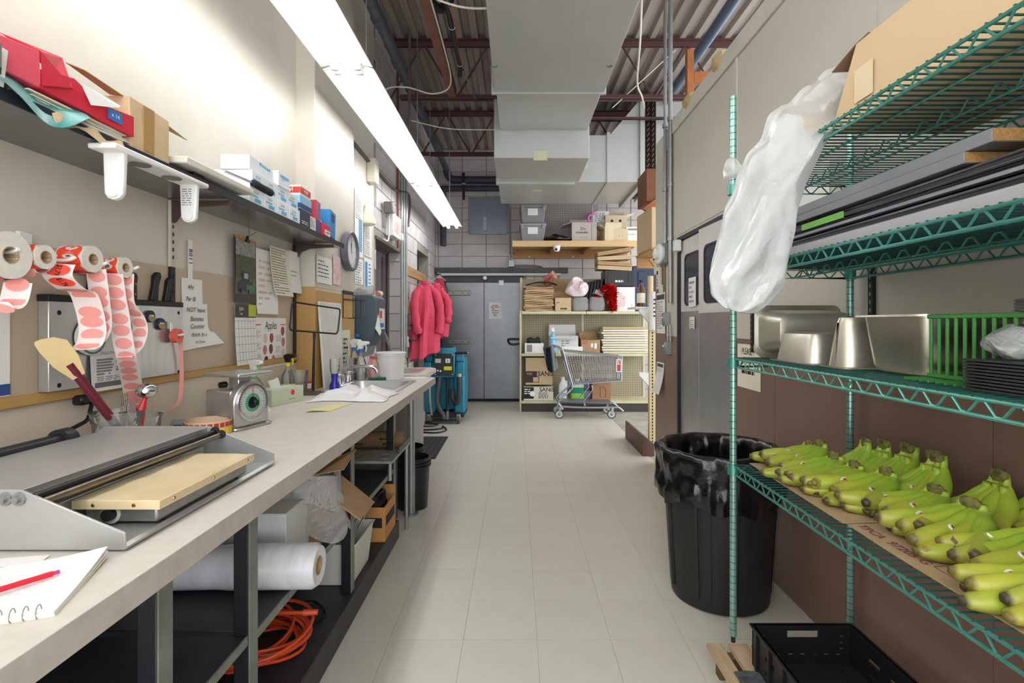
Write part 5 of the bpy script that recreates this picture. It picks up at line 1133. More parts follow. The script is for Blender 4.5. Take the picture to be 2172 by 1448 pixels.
# towel dispenser
t = thing('towel_dispenser', 'dark grey paper towel dispenser with a towel hanging out', 'dispenser', V(XW+.14, 4.2, 1.2))
gy = mat('dispenser_grey', '#4c5a62', .4, var=.1); Yd0, Yd1 = 4.08, 4.40; Xd = -1.105
MB().prism([(XW+.002, 1.14), (XW+.16, 1.10), (Xd-.02, 1.20), (Xd, 1.26), (Xd, 1.50), (Xd-.03, 1.535), (XW+.002, 1.535)], 'y', Yd0, Yd1).build('cover', gy, t, bevel=.012, seg=2)
MB().prism([(XW+.05, 1.06), (XW+.15, 1.04), (XW+.19, 1.16), (XW+.03, 1.16)], 'y', Yd0+.03, Yd1-.02).build('chute', mat('chute_grey', '#9a9c9e', .3, .3), t, bevel=.004)
MB().plate([(Xd+.004, Yd0-.03, 1.27), (Xd+.02, Yd0+.05, 1.21), (Xd+.01, Yd0+.13, 1.24), (Xd+.004, Yd0+.06, 1.38)], .002).build('paper_towel', paper, t, smooth=False)
rect((Xd+.001, Yd0+.10, 1.43), YD, ZD, .17, .17, mat('disp_label', '#d8d6d2', .5), t, 'label'); rect((Xd+.002, Yd0+.12, 1.41), YD, ZD, .06, .06, red_ink, t, 'logo'); rect((Xd+.002, Yd0+.12, 1.31), YD, ZD, .12, .035, blue_c, t, 'stripe')
b = MB().ball((XW+.12, 4.24, 1.56), (.09, .14, .04), 18, 10); b.v = [v_+wob(v_, .05, 14) for v_ in b.v]; 
for v_ in b.v: v_.z = max(v_.z, 1.537)
tag(b.build('clear_bag', haze_film, subsurf=1), 'crumpled clear bag lying on top of the towel dispenser', 'bag')
t = thing('small_bottle', 'small orange and white bottle lying on the dispenser', 'bottle', V(-1.15, 4.38, 1.537)); MB().cyl((-1.16, 4.33, 1.555), (-1.16, 4.37, 1.555), .018, n=14).build('cap', mat('cap_orange', '#d9763c', .5), t); MB().cyl((-1.16, 4.37, 1.56), (-1.16, 4.44, 1.56), .022, n=14).build('bottle', white, t)
# alarm bell box high on the wall
t = thing('chime_box', 'cream plastic chime box high on wall under the strip light', 'box', onX(790, 390, XW+.002)); c = onX(791, 364, XW+.04)
MB().cb(c, (.08, .13, .22)).build('body', mat('chime_cream', '#ddd6c4', .5), t, bevel=.006)
# exit sign with emergency heads
t = thing('emergency_light', 'white emergency light box with a faded red panel above the doorway', 'emergency light', onX(825, 515, XW+.05)); y0, y1 = 5.38, 5.74; z0, z1 = 2.22, 2.46
MB().box(XW+.0, y0, z0, XW+.085, y1, z1).build('body', mat('exit_white', '#e8e6e6', .4), t, bevel=.006); rect((XW+.086, y0+.05, z1-.04), YD, ZD, y1-y0-.08, z1-z0-.08, mat('faded_red', '#dc8f86', .5, var=.8, vscale=14, col2='#efe6e4'), t, 'red_panel')
MB().tube(smoothpts([(XW+.04, y0+.02, z1), (XW+.05, y0-.04, z1-.02), (XW+.05, y0-.06, z0-.05), (XW+.02, y0-.15, z0-.06)], 5), .008, 6).build('cable', white, t)
t = thing('emergency_lamp', 'grey emergency lamp head above the exit sign', 'lamp', onX(827, 450, XW+.04)); c = onX(826, 440, XW+.07)
MB().cb(c, (.09, .12, .12), rx=.2).build('head', mat('lamp_grey', '#6c6964', .5), t, bevel=.01); MB().box(XW+.0, c.y-.02, c.z-.2, XW+.03, c.y+.02, c.z-.02).build('arm', zinc, t)
MB().cb((XW+.012, c.y+.22, c.z-.09), (.02, .4, .03), rx=-.25).build('rail', mat('rail_grey', '#8b8881', .5), t)
MB().cb((XW+.03, 5.98, 2.30), (.05, .07, .09)).build('junction_box', white, t, bevel=.008)
# conduits on left block wall
def conduit(lab, pts, r=.013, m=zinc, name='conduit', cat='conduit', group=None): return tag(MB().tube(pts, r, 8).build(name, m), lab, cat, group)
for i, (x, lab) in enumerate(((852, 'first'), (857, 'second'), (862, 'third'))):
    p = onX(x, 600, XW+.02); conduit('%s of three grey conduits running down the block wall' % lab, [(p.x, p.y, .85+.02*i), (p.x, p.y, 3.5)], .014, group='conduits on the left block wall')
p = onX(844, 600, XW+.02); conduit('red-brown pipe running up the wall past doorway', [(p.x, p.y, 2.16), (p.x, p.y, 4.2)], .014, mat('rust_pipe', '#7a4a44', .6), 'pipe', 'pipe')
conduit('dark flexible cable clipped along wall above exit sign', smoothpts([onX(740, 290, XW+.02), onX(790, 350, XW+.02), onX(835, 400, XW+.02), onX(868, 415, XW+.02), onX(866, 480, XW+.02)], 6), .014, mat('cable_grey', '#5c5954', .6), 'cable', 'cable')
t = thing('outlet_box', 'grey double outlet box with plugs on the block wall', 'outlet', onX(862, 735, XW)); c = onX(862, 725, XW+.03)
MB().cb(c, (.05, .12, .13)).build('box', mat('outlet_grey', '#a7a6a1', .5), t, bevel=.006); MB().cb(c+V(.04, .03, .02), (.04, .04, .04)).build('plug', black, t, bevel=.008)
MB().tube(smoothpts([c+V(.05, .03, .02), c+V(.12, .1, .03), c+V(.10, .16, .18), c+V(.03, .02, .2)], 5), .007, 6).build('cable', black, t)
MB().tube(smoothpts([c+V(.02, 0, -.06), c+V(.02, 0, -.5), c+V(.04, .05, -.85), c+V(.25, -.1, -1.22)], 5), .006, 6).build('cable', black, t)
conduit('grey flexible hose running from dispenser to the hand sink', smoothpts([V(-1.15, 4.42, 1.27), V(-1.14, 4.6, 1.15), V(-1.16, 4.85, 1.0), V(-1.2, 5.0, .9), V(-1.25, 5.02, .5)], 6), .014, mat('hose_grey', '#8f9097', .5), 'hose', 'hose')
# ================================================================ OVERHEAD
galv = mat('galvanised_sheet', '#c0c3bf', .4, .35, var=.22, vscale=4, col2='#a9aeab', bump=.03, bscale=60)
t = thing('air_duct', 'large galvanised rectangular air duct stepping down under the roof deck', 'duct', (.28, 4, 3.3))
MB().box(-.19, .9, 3.30, .76, 4.47, 3.9).build('main_run', galv, t, bevel=.004)
MB().box(-.215, 4.47, 3.285, .775, 4.50, 3.92).build('flange', galv, t, bevel=.003)
MB().box(-.17, 4.50, 3.30, .735, 5.36, 3.9).build('second_run', galv, t, bevel=.003)
MB().box(-.23, 5.36, 3.015, .755, 6.25, 3.92).build('drop_box', galv, t, bevel=.003)
MB().box(-.245, 6.25, 2.985, .70, 6.32, 3.2).build('lower_flange', galv, t, bevel=.004)
MB().box(-.22, 6.32, 3.03, 1.117, 7.47, 3.6).build('plenum', galv, t, bevel=.003)
MB().box(1.10, 6.30, 3.02, 1.14, 7.49, 3.63).build('seam_flange', galv, t, bevel=.003)
MB().loft([[(x, y, z) for y, z in ((6.32, 3.03), (7.47, 3.03), (7.47, zt), (6.32, zt))] for x, zt in ((1.14, 3.6), (1.50, 4.02))]).build('flare', galv, t, smooth=False)
MB().box(1.50, 6.28, 2.99, 1.56, 7.6, 4.06).build('coil_flange', galv, t, bevel=.004)
MB().box(1.70, 6.32, 3.05, 2.2, 7.5, 4.02).build('fan_box', galv, t, bevel=.004)
dark_s = mat('coil_dark', '#201d1c', .5, .4, var=.3)
cb_ = MB().box(1.56, 6.34, 3.10, 1.70, 7.5, 4.04).build('coil_case', dark_s, t, smooth=False)
cu = mat('copper', '#7a4a35', .4, .9)
for k in range(14):
    z = 3.14+.062*k
    for s in (0, 1): MB().tube([(1.585+.06*s, 6.335, z), (1.59+.06*s, 6.30, z+.01), (1.61+.06*s, 6.30, z+.04), (1.615+.06*s, 6.335, z+.05)], .008, 6).build('return_bend', cu, cb_)
tapem = mat('masking_tape', '#d8d6b4', .7)
for (a, b_, w, h, n) in ((V(.21, 5.359, 3.35), 'f', .16, .04, 0), (V(.18, 5.359, 3.09), 'f', .14, .1, 0), (V(.80, 6.319, 3.33), 'f', .07, .14, 0)): rect(a, XD, ZD, w, h, tapem, t, 'tape', .002)
MB().box(.22, 6.7, 3.027, .33, 6.76, 3.0295).build('tape', tapem, t, smooth=False)
for x in (-.19, .76): MB().tube([(x, 4.4, 3.32), (x, 4.4, 4.22)], .006, 6).build('hanger_rod', zinc, t)
for p in (V(-.17, 4.0, 3.30), V(.72, 4.0, 3.30)): MB().tube([p+V(0, 0, -.004)+V(.025*math.cos(a), .03*math.sin(a), 0) for a in (0, .8, 1.6, 2.4, 3.1)], .004, 5).build('hook', zinc, t)
# pipes
pipe_m = mat('grey_pipe', '#6f7280', .42, .4, var=.2)
t = thing('drain_pipe', 'thick grey pipe running along the top of the left wall', 'pipe', (-1.15, 6, 3.85))
MB().tube([(-1.15, 3.0, 3.85), (-1.15, 8.6, 3.85)], .05, 14).build('pipe', pipe_m, t)
for y in (4.3, 5.0, 6.35, 7.7): MB().cyl((-1.15, y, 3.85), (-1.15, y+.09, 3.85), .062, n=16).build('coupling', pipe_m, t)
for y in (4.34, 6.4): MB().tube([(-1.15, y, 3.91), (-1.15, y, 4.22)], .008, 6).build('hanger', zinc, t)
drk = mat('dark_pipe', '#3f4152', .5, var=.2)
tag(MB().tube(smoothpts([(-1.15, 8.55, 3.84), (-1.14, 8.62, 3.78), (-1.08, 8.66, 3.72), (-.9, 8.66, 3.70), (.9, 8.66, 3.70)], 5), .06, 12).build('wall_pipe', drk), 'upper dark pipe crossing the back wall behind the duct', 'pipe')
tag(MB().tube(smoothpts([(-1.22, 8.66, 2.6), (-1.22, 8.66, 3.45), (-1.19, 8.66, 3.53), (-1.1, 8.66, 3.555), (.9, 8.66, 3.555)], 5), .05, 12).build('wall_pipe', drk), 'lower dark pipe bending down the back wall corner', 'pipe')
t = thing('strut_channel', 'short black strut clamping the two back wall pipes', 'strut', (-.87, 8.6, 3.35)); MB().box(-.89, 8.585, 3.35, -.85, 8.6, 3.80).build('channel', black, t, smooth=False); MB().box(-.905, 8.58, 3.6, -.835, 8.60, 3.63).build('clamp', zinc, t)
sp = mat('sprinkler_pipe', '#3b4149', .4, .3)
t = thing('sprinkler_pipe', 'dark pipe with orange cable strapped along it near joists', 'pipe', (-.525, 4, 3.71))
MB().tube([(-.525, 2.6, 3.71), (-.525, 4.84, 3.71)], .022, 10).build('pipe', sp, t)
MB().tube(smoothpts([(-.50+.01*math.sin(k*2.1), 2.6+.23*k, 3.70+.012*math.cos(k*1.7)) for k in range(11)], 3), .005, 5).build('cable', mat('cable_orange', '#c26a3a', .5), t)
for y in (3.3, 3.8, 4.2, 4.8): MB().lathe([(.024, -.004), (.027, -.004), (.027, .004), (.024, .004)], (-.52, y, 3.708), 14, frame((0, 1, 0)), cap=False).build('cable_tie', white, t)
MB().cyl((-.525, 4.84, 3.72), (-.525, 4.84, 3.60), .018, n=10).build('drop', sp, t); MB().tube([(-.5, 4.86, 3.68), (-.44, 5.1, 3.62), (-.42, 5.3, 3.6)], .008, 6).build('flex_whip', chrome, t)
tag(MB().tube(smoothpts([(-.85, 3.1, 3.95), (-.72, 3.5, 3.75), (-.6, 3.9, 3.68), (-.48, 3.9, 3.8), (-.42, 3.6, 4.0)], 8), .035, 10).build('flex_conduit', mat('flex_black', '#24262a', .4, bump=1, bscale=120, stretch=(1, 3, 1))), 'thick black corrugated conduit looping between roof joists', 'conduit')
t = thing('channel_beam', 'rust-red steel channel hanging left of the duct', 'beam', (-.64, 4.2, 3.61)); MB().box(-.69, 2.6, 3.61, -.61, 5.27, 3.616).build('flange', mat('rust_red', '#7d5044', .6, var=.3), t, smooth=False); MB().box(-.614, 2.6, 3.61, -.608, 5.27, 3.69).build('web', mat('rust_red', '#7d5044', .6, var=.3), t, smooth=False)
cw = mat('white_cable', '#d9d5c8', .5)
conduit('white cable curving under the channel beam to the wall', smoothpts([V(-.62, 2.9, 3.60), V(-.60, 4.2, 3.60), V(-.62, 4.9, 3.57), V(-.8, 5.0, 3.52), V(-1.05, 4.95, 3.56), V(-1.25, 4.9, 3.5), V(-1.3, 4.85, 3.2)], 7), .007, cw, 'cable', 'cable')
conduit('white cable strung across to the duct flange', smoothpts([P(880, -25, 3.3), P(935, 2, 3.34), P(985, 16, 3.38), P(1032, 18, 3.42)], 6), .007, cw, 'cable', 'cable')
conduit('thin white cable sagging across joists toward duct', smoothpts([V(-1.1, 5.4, 3.42), V(-.7, 5.42, 3.34), V(-.2, 5.42, 3.33)], 6), .005, cw, 'cable', 'cable')
conduit('white cable dangling right of the duct', smoothpts([V(.9, 3.7, 3.75), V(.98, 4.1, 3.55), V(1.05, 4.5, 3.4), V(1.14, 4.7, 3.36), V(1.16, 4.7, 3.26)], 7), .008, cw, 'cable', 'cable')
conduit('thin pale wire crossing diagonally near the conduits', [V(1.0, 5.4, 3.55), V(1.6, 5.2, 4.05)], .005, cw, 'wire', 'wire')
tag(MB().tube([(-1.05, 5.1, 2.8), (-1.05, 5.1, 4.2)], .014, 8).build('hanging_chain', mat('chain_dark', '#5a5751', .7, bump=1, bscale=200)), 'dark hanging chain beside the strip light', 'chain')
tag(MB().tube([(-.85, 6.6, 2.77), (-.85, 6.6, 4.2)], .005, 6).build('hanging_rod', zinc), 'thin rod hanging the far strip light', 'rod')
# right of duct: conduits at partition end
for x, z0, lab in ((1411, 1.98, 'left'), (1422, 1.48, 'right')):
    p = onX(x, 500, XR-.02); t = thing('conduit', '%s of two tall grey conduits at partition end' % lab, 'conduit', (p.x, p.y, z0), group='conduits at the partition end')
    MB().tube([(p.x, p.y, z0), (p.x, p.y, 4.2)], .015 if x < 1415 else .019, 10).build('pipe', zinc, t)
    for z in (2.0, 2.45, 3.0): MB().cyl((p.x, p.y, z), (p.x, p.y, z+.03), .026, n=10).build('coupling', zinc, t)
tag(MB().cb((1.293, 4.38, 2.86), (.03, .09, .20)).build('conduit_fitting', zinc, bevel=.01), 'grey conduit fitting body high on partition end', 'conduit fitting')
# orange wooden rack and blue pipe above the partition
wo = mat('orange_wood', '#a9673a', .6, var=.3, vscale=8)
t = thing('timber_rack', 'orange-brown timber rack standing above the partition', 'rack', (1.5, 4.4, 2.98))
MB().box(1.50, 4.55, 2.99, 1.56, 4.61, 3.72).build('post', wo, t, bevel=.003); MB().box(1.56, 4.55, 3.42, 1.95, 4.60, 3.52).build('rail', wo, t, bevel=.003)
MB().box(1.55, 4.0, 2.99, 1.6, 4.6, 3.03).build('sill', wo, t, bevel=.003)
tag(MB().tube([(1.81, 2.6, 3.99), (1.81, 6.25, 3.99)], .05, 12).build('blue_pipe', mat('blue_grey_pipe', '#55637a', .4, .3)), 'blue-grey pipe running under the roof deck above the partition', 'pipe')
# lamp beyond the partition (it lights the stored boxes)
t = thing('fluorescent_light', 'fluorescent strip hanging beyond the partition over the storage shelves', 'light', (2.6, 6.9, 3.0), group='strip light sections')
MB().box(2.5, 5.7, 3.03, 2.7, 8.1, 3.09).build('housing', hood_m, t, bevel=.004)
for s in (-1, 1): MB().cyl((2.6+s*.06, 5.73, 3.0), (2.6+s*.06, 8.07, 3.0), .018, n=10).build('tube_lamp', lamp_m, t)
for y in (6, 7.8): MB().cyl((2.6, y, 3.09), (2.6, y, ZC), .003, n=6).build('hanger_chain', zinc, t)
# ================================================================ COOLER DOOR
cool = mat('cooler_door_metal', '#87898c', .38, .7, var=.5, vscale=3, col2='#6f7377', bump=.04, bscale=20)
d3 = struct(MB().box(DX0, YB-.03, 0, DX1+.05, YB+.01, DZ+.09).build('door_3', mat('door_dark_frame', '#4a4d4f', .5, .3, var=.3), smooth=False))
Yd = YB-.09
for x0, x1 in ((-1.17, -.537), (-.533, .10)): MB().box(x0, Yd, .05, x1, YB-.03, 1.985).build('door_leaf', cool, d3, bevel=.004)
MB().box(-1.17, Yd+.01, .012, .10, YB-.03, .055).build('sweep_seal', rubber, d3, smooth=False)
MB().box(-1.31, YB-.12, 0, -1.25, YB, DZ+.1).build('jamb_trim', mat('frame_white', '#c3c2bd', .5), d3, smooth=False); MB().box(-1.31, YB-.12, DZ+.07, .75, YB, DZ+.11).build('head_trim', mat('frame_white', '#c3c2bd', .5), d3, smooth=False)
for z in (1.81, 1.0):
    hg = MB().box(-1.14, Yd-.02, z-.04, -.76, Yd, z+.04).build('strap_hinge', mat('hinge_metal', '#8b8a80', .45, .8), d3, bevel=.02, seg=2)
    for x in (-1.05, -.9, -.8): MB().lathe([(.01, 0), (0, .004)], (x, Yd-.02, z), 8, frame((0, -1, 0))).build('bolt', ink, hg)
    MB().box(-1.22, Yd-.03, z-.1, -1.14, Yd+.01, z+.1).build('hinge_post', mat('hinge_dark', '#5f6062', .5, .6), d3, bevel=.01)
MB().tube(smoothpts([(-.13, Yd-.03, 1.0), (-.13, Yd-.05, 1.04), (-.05, Yd-.06, 1.045), (.1, Yd-.06, 1.04), (.12, Yd-.06, 1.0), (.0, Yd-.06, .96), (-.1, Yd-.05, .965), (-.13, Yd-.03, 1.0)], 4), .018, 8).build('latch_handle', mat('latch_dark', '#4a4b4d', .35, .8), d3)
MB().lathe([(.035, 0), (.03, .05), (0, .055)], (-.52, YB-.10, 2.06), 14, frame((0, -1, 0))).build('door_lamp', mat('lamp_glass', '#e9e9e2', .3), d3)
MB().box(-.29, Yd-.03, 1.93, -.21, Yd+.02, 2.02).build('heater_box', white, d3, bevel=.004)
tag(MB().box(-1.35, YB-.13, DZ+.115, .86, YB-.01, DZ+.20).build('door_header', mat('header_steel', '#4b4b4d', .5, .4, var=.3), bevel=.003), 'dark steel header beam above the grey cooler door', 'beam')
t = thing('door_notice', 'white printed notice taped to the grey cooler door', 'notice', (-.33, Yd, 1.38)); tl = V(-.455, Yd-.001, 1.655)
sheet('sheet', paper, t, tl, XD, ZD, .21, .275, .0)
for k, q_ in enumerate((.1, .15, .11, .13, .11, .06, .05)): scrib(tl+V(.105-q_/2, -.002, -.04-.028*k), XD, ZD, q_, .022, 1, ink, t, dash=.03, hgt=.5, fill=1, seed=k)
t = thing('access_panel', 'grey-blue square metal access panel on the back wall', 'panel', (-.47, YB, 2.8)); MB().box(-.795, YB-.03, 2.80, -.155, YB, 3.42).build('panel', mat('panel_blue_grey', '#868c98', .4, .6, var=.2), t, bevel=.004); MB().box(-.56, YB-.05, 2.85, -.49, YB-.03, 3.1).build('pull', mat('panel_pull', '#9aa0aa', .4, .6), t, bevel=.004)
t = thing('conduit', 'vertical conduit ending in a box beside the access panel', 'conduit', (-.12, 8.68, 2.3)); MB().tube([(-.11, YB-.02, 2.3), (-.11, YB-.02, 3.49)], .013, 8).build('pipe', zinc, t); MB().box(-.13, YB-.08, 2.25, -.03, YB, 2.36).build('junction_box', zinc, t, bevel=.004); MB().tube(smoothpts([(-.04, YB-.05, 2.27), (.3, YB-.05, 2.27), (.46, YB-.06, 2.22), (.5, YB-.08, 2.05)], 5), .014, 8).build('flex_pipe', zinc, t)
# ================================================================ HIGH WOODEN SHELF
def peg_mat(name, col, hole, sc_):
    m = mat(name, col, .6, var=.1, vscale=3); nt = m.node_tree; N = nt.nodes; L = nt.links; b = N['Principled BSDF']; src = b.inputs['Base Color'].links[0].from_socket
    tc = N.new('ShaderNodeTexCoord'); v1 = N.new('ShaderNodeVectorMath'); v1.operation = 'SCALE'; v1.inputs['Scale'].default_value = sc_; v2 = N.new('ShaderNodeVectorMath'); v2.operation = 'FRACTION'
    v3 = N.new('ShaderNodeVectorMath'); v3.operation = 'SUBTRACT'; v3.inputs[1].default_value = (.5, .5, .5); v4 = N.new('ShaderNodeVectorMath'); v4.operation = 'MULTIPLY'; v4.inputs[1].default_value = (1, 0, 1)
    v5 = N.new('ShaderNodeVectorMath'); v5.operation = 'LENGTH'; cm = N.new('ShaderNodeMath'); cm.operation = 'LESS_THAN'; cm.inputs[1].default_value = .25; mx = N.new('ShaderNodeMix'); mx.data_type = 'RGBA'; mx.inputs['B'].default_value = lin(hole)
    L.new(tc.outputs['Object'], v1.inputs[0]); L.new(v1.outputs[0], v2.inputs[0]); L.new(v2.outputs[0], v3.inputs[0]); L.new(v3.outputs[0], v4.inputs[0]); L.new(v4.outputs[0], v5.inputs[0]); L.new(v5.outputs['Value'], cm.inputs[0])
    L.new(cm.outputs[0], mx.inputs['Factor']); L.new(src, mx.inputs['A']); L.new(mx.outputs['Result'], b.inputs['Base Color']); return m
peg = peg_mat('pegboard', '#a89f84', '#5a5440', 36); peg_g = peg_mat('pegboard_grey', '#bdb5b0', '#6c6662', 36)
ZH, YH = 2.55, 7.8
t = thing('timber_shelf', 'high pine timber shelf on the back wall beneath the duct', 'shelf', (.9, 8.2, ZH-.16))
MB().box(-.06, YH, ZH-.09, 1.86, YH+.04, ZH-.006).build('front_beam', wood, t, bevel=.003)
MB().box(-.06, YH, ZH-.006, 1.86, YB, ZH).build('deck', wood, t, smooth=False)
MB().box(-.06, YB-.05, ZH-.16, 1.86, YB-.01, ZH-.006).build('rear_beam', wood_o, t, bevel=.003)
for x in (-.06, .55, 1.1, 1.75): MB().box(x, YH+.04, ZH-.095, x+.04, YB-.05, ZH-.006).build('joist', wood_o, t, bevel=.003)
for x in (.22, .95): MB().lathe([(.012, 0), (0, .006)], (x, YB-.05, ZH-.13), 8, frame((0, -1, 0))).build('screw', paper, t)
tag(MB().tube([(1.14, YH+.02, ZH), (1.14, YH+.02, 4.2)], .008, 6).build('hanging_rod', zinc), 'thin steel rod rising from the timber shelf edge', 'rod')
t = thing('security_camera', 'small white dome camera under the high timber shelf', 'camera', (.6, YH+.0, ZH-.15)); MB().lathe([(.05, 0), (.05, -.03), (.045, -.06), (.03, -.085), (0, -.09)], (.61, YH-.02, ZH-.08), 20).build('housing', white, t); MB().ball((.60, YH-.05, ZH-.135), .022, 12, 8).build('lens', ink, t)
t = thing('pegboard', 'grey pegboard sheet standing behind the totes on timber shelf', 'pegboard', (.9, YB-.02, ZH)); MB().box(.3, YB-.03, ZH, 1.38, YB-.02, 3.52).build('sheet', peg_g, t, smooth=False)
tg_ = mat('tote_grey', '#8d9094', .45, var=.1)
for k in range(2):
    z = ZH+.285*k; t = thing('grey_tote', '%s of two stacked grey lidded totes on the timber shelf' % ('lower', 'upper')[k], 'tote', (.255, 8.1, z), group='grey totes')
    MB().frus([(.09, 7.95, z), (.42, 7.95, z), (.42, 8.4, z), (.09, 8.4, z)], [(.06, 7.9, z+.25), (.45, 7.9, z+.25), (.45, 8.45, z+.25), (.06, 8.45, z+.25)]).build('body', tg_, t, bevel=.012, seg=2)
    MB().box(.05, 7.885, z+.245, .46, 8.46, z+.28).build('lid', mat('tote_lid', '#a3a6a9', .45), t, bevel=.008)
    for x in (.075, .40): MB().box(x, 7.872, z+.2, x+.035, 7.888, z+.265).build('latch', mat('tote_lid', '#a3a6a9', .45), t, bevel=.004)
    MB().plate([(.175, 7.918-.002, z+.12), (.33, 7.918-.002, z+.12), (.33, 7.90-.004, z+.22), (.175, 7.90-.004, z+.22)], .001).build('label', paper, t, smooth=False)
b = MB().ball((.62, 8.0, ZH+.05), (.22, .16, .07), 26, 12); b.v = [v_+wob(v_, .06, 9) for v_ in b.v]
for v_ in b.v: v_.z = max(v_.z, ZH+.001)
tag(b.build('black_bag', black_film, subsurf=1), 'black plastic bag lying between totes and printed carton', 'bag')
wbx = mat('pale_carton', '#cdc3ba', .7, var=.08)
bx = (.38, .36, .30); t = carton('pale open carton with black lettering on the timber shelf', V(1.04, 8.1, ZH), bx, 0, wbx, True, (('l', 105, .14), ('r', 75, .13), ('b', 20, .12)), name='printed_carton')
ltext(t, 'Ds', .07, 'f', bx, -.05, .66); scrib(wm(t) @ V(-.13, -.181, .165), XD, ZD, .27, .035, 1, mat('ink_soft', '#66645e', .8), t, dash=.018, hgt=.7); scrib(wm(t) @ V(-.08, -.181, .08), XD, ZD, .16, .016, 1, grey_ink, t, dash=.02); lrect(t, 'r', bx, -.4, .85, .2, .2, mat('plum_print', '#7d6a74', .7), 'print')
b = MB().tube(smoothpts([V(1.13, 8.02, ZH+.32), V(1.10, 8.0, ZH+.40), V(1.17, 8.0, ZH+.45), V(1.23, 8.02, ZH+.47)], 5), .022, 8); b.v = [v_+wob(v_, .015, 40) for v_ in b.v]
tag(b.build('pink_ribbon', mat('magenta', '#d76fb4', .5)), 'bright pink ribbon bow sticking up from the open carton', 'ribbon')
carton('beige open carton with torn flaps on the timber shelf', V(1.455, 8.0, ZH), (.26, .3, .2), .08, kraft_p, True, (('f', 20, .08), ('l', 60, .1)), name='beige_carton'); t = carton('beige carton with slanted top right of the torn carton', V(1.60, 7.95, ZH), (.2, .22, .19), -.1, kraft_p, name='beige_carton'); scrib(wm(t) @ V(-.04, -.111, .1), XD, ZD, .08, .04, 1, grey_ink, t, dash=.02)
t = carton('tall white carton on kraft carton behind torn cartons', V(1.36, 8.45, ZH+.30), (.26, .2, .26), .03, paper, name='white_carton'); scrib(wm(t) @ V(-.1, -.101, .24), XD, ZD, .2, .2, 7, grey_ink, t, dash=.04)
carton('kraft carton under the tall white carton on timber shelf', V(1.36, 8.45, ZH), (.28, .24, .298), .02, kraft, name='kraft_carton')
bx = (.34, .24, .22); t = carton('pale carton with two round hand holes on the pile', V(1.60, 8.4, ZH+.262), bx, -.05, kraft_p, True, (('b', 10, .1), ('r', 70, .14)), name='holed_carton')
for u in (-.12, .12): MB(wm(t)).lathe([(.022, 0), (0, .0012)], (u*.34*1.6, -.1205, .13), 16, frame((0, -1, 0))).build('hand_hole', ink, t)
carton('pale carton supporting the holed carton on the pile', V(1.62, 8.4, ZH), (.3, .24, .26), 0, kraft_p, name='beige_carton')
bx = (.2, .24, .23); t = carton('white printed carton with green strip at the timber shelf end', V(1.78, 8.05, ZH), bx, 0, paper, name='printed_carton'); scrib(wm(t) @ V(-.07, -.121, .13), XD, ZD, .14, .03, 1, grey_ink, t, dash=.02); lrect(t, 'f', bx, -.45, .9, .18, .03, grey_ink, 'band'); lrect(t, 'f', bx, -.5, .35, .02, .06, mat('green_print', '#4c8a55', .6), 'green_strip')
# boxes on wall brackets past the partition end
t = thing('bracket_shelf', 'rough wooden bracket shelf past the partition end', 'shelf', (1.45, 5.4, 1.9)); MB().prism([(1.33, 1.95), (1.62, 2.05), (1.62, 1.86), (1.42, 1.83)], 'y', 5.2, 5.24).build('bracket', wood_o, t, bevel=.002); MB().box(1.36, 5.22, 2.05, 1.64, 5.9, 2.07).build('board', wood_o, t, smooth=False)
for y in (5.2, 5.86): MB().box(1.37, y, 1.93, 1.63, y+.04, 2.05).build('brace', wood_o, t, bevel=.003)
bx = (.25, .5, .42); t = carton('tall leaning kraft carton on the bracket shelf', V(1.49, 5.55, 2.075), bx, R(4), kraft_l, name='kraft_carton'); 
for k in range(3): MB(wm(t)).box(-.03+.03*k, -.2515, .1, -.022+.03*k, -.2508, .36).build('print_line', ink, t, smooth=False)
t = thing('upper_bracket', 'orange-brown wooden bracket and box high past the partition end', 'bracket', (1.45, 5.5, 2.5)); MB().prism([(1.34, 2.52), (1.62, 2.74), (1.62, 2.50), (1.40, 2.48)], 'y', 5.48, 5.53).build('bracket', wo, t, bevel=.002); MB().box(1.38, 5.5, 2.6, 1.62, 5.9, 2.95).build('block', mat('dark_orange_wood', '#7d4c2c', .6, var=.3), t, bevel=.004)
# ================================================================ GONDOLA
ORD = ('first', 'second', 'third', 'fourth', 'fifth', 'sixth', 'seventh', 'eighth', 'ninth', 'tenth', 'eleventh', 'twelfth', 'thirteenth', 'fourteenth', 'fifteenth')
gm = mat('gondola_cream', '#d2cba8', .5, var=.15, vscale=5); YG0, YG1 = 7.66, 8.16; X0, X1 = .08, 1.98
t = thing('gondola_shelving', 'cream metal store shelving with pegboard back on the back wall', 'shelving', (1, 7.9, 0))
for x in (X0-.02, 1.02, X1): MB().box(x, YG1-.04, 0, x+.035, YG1, 2.02).build('upright', gm, t, bevel=.003)
MB().box(X0-.03, YG0, .0, X0-.005, YG1, 1.5).build('end_panel', gm, t, bevel=.003)
for a, b_ in ((X0+.015, 1.02), (1.055, X1)):
    MB().box(a, YG1-.03, .1, b_, YG1-.02, 2.0).build('pegboard_panel', peg, t, smooth=False)
    MB().box(a-.015, YG0+.01, .0, b_, YG0+.05, .13).build('kick_plate', mat('kick_dark', '#3c3a36', .6), t, smooth=False)
    for z in (.16, .857, 1.48): s_ = MB().box(a-.015, YG0, z-.03, b_+.01, YG1-.03, z).build('shelf_tray', gm, t, bevel=.003); MB().box(a-.015, YG0-.004, z-.035, b_+.01, YG0, z+.004).build('price_rail', gm, s_, smooth=False)
def GX(x, d=7.75): return (x-CX)*d/F
def GZ(y, d=7.75): return H-(y-CY)*d/F
bx = (.40, .3, .40); t = carton('kraft carton with black lettering and dark panel on the lowest shelf', V(.34, 7.86, .395), bx, 0, kraft_l, name='supply_carton')
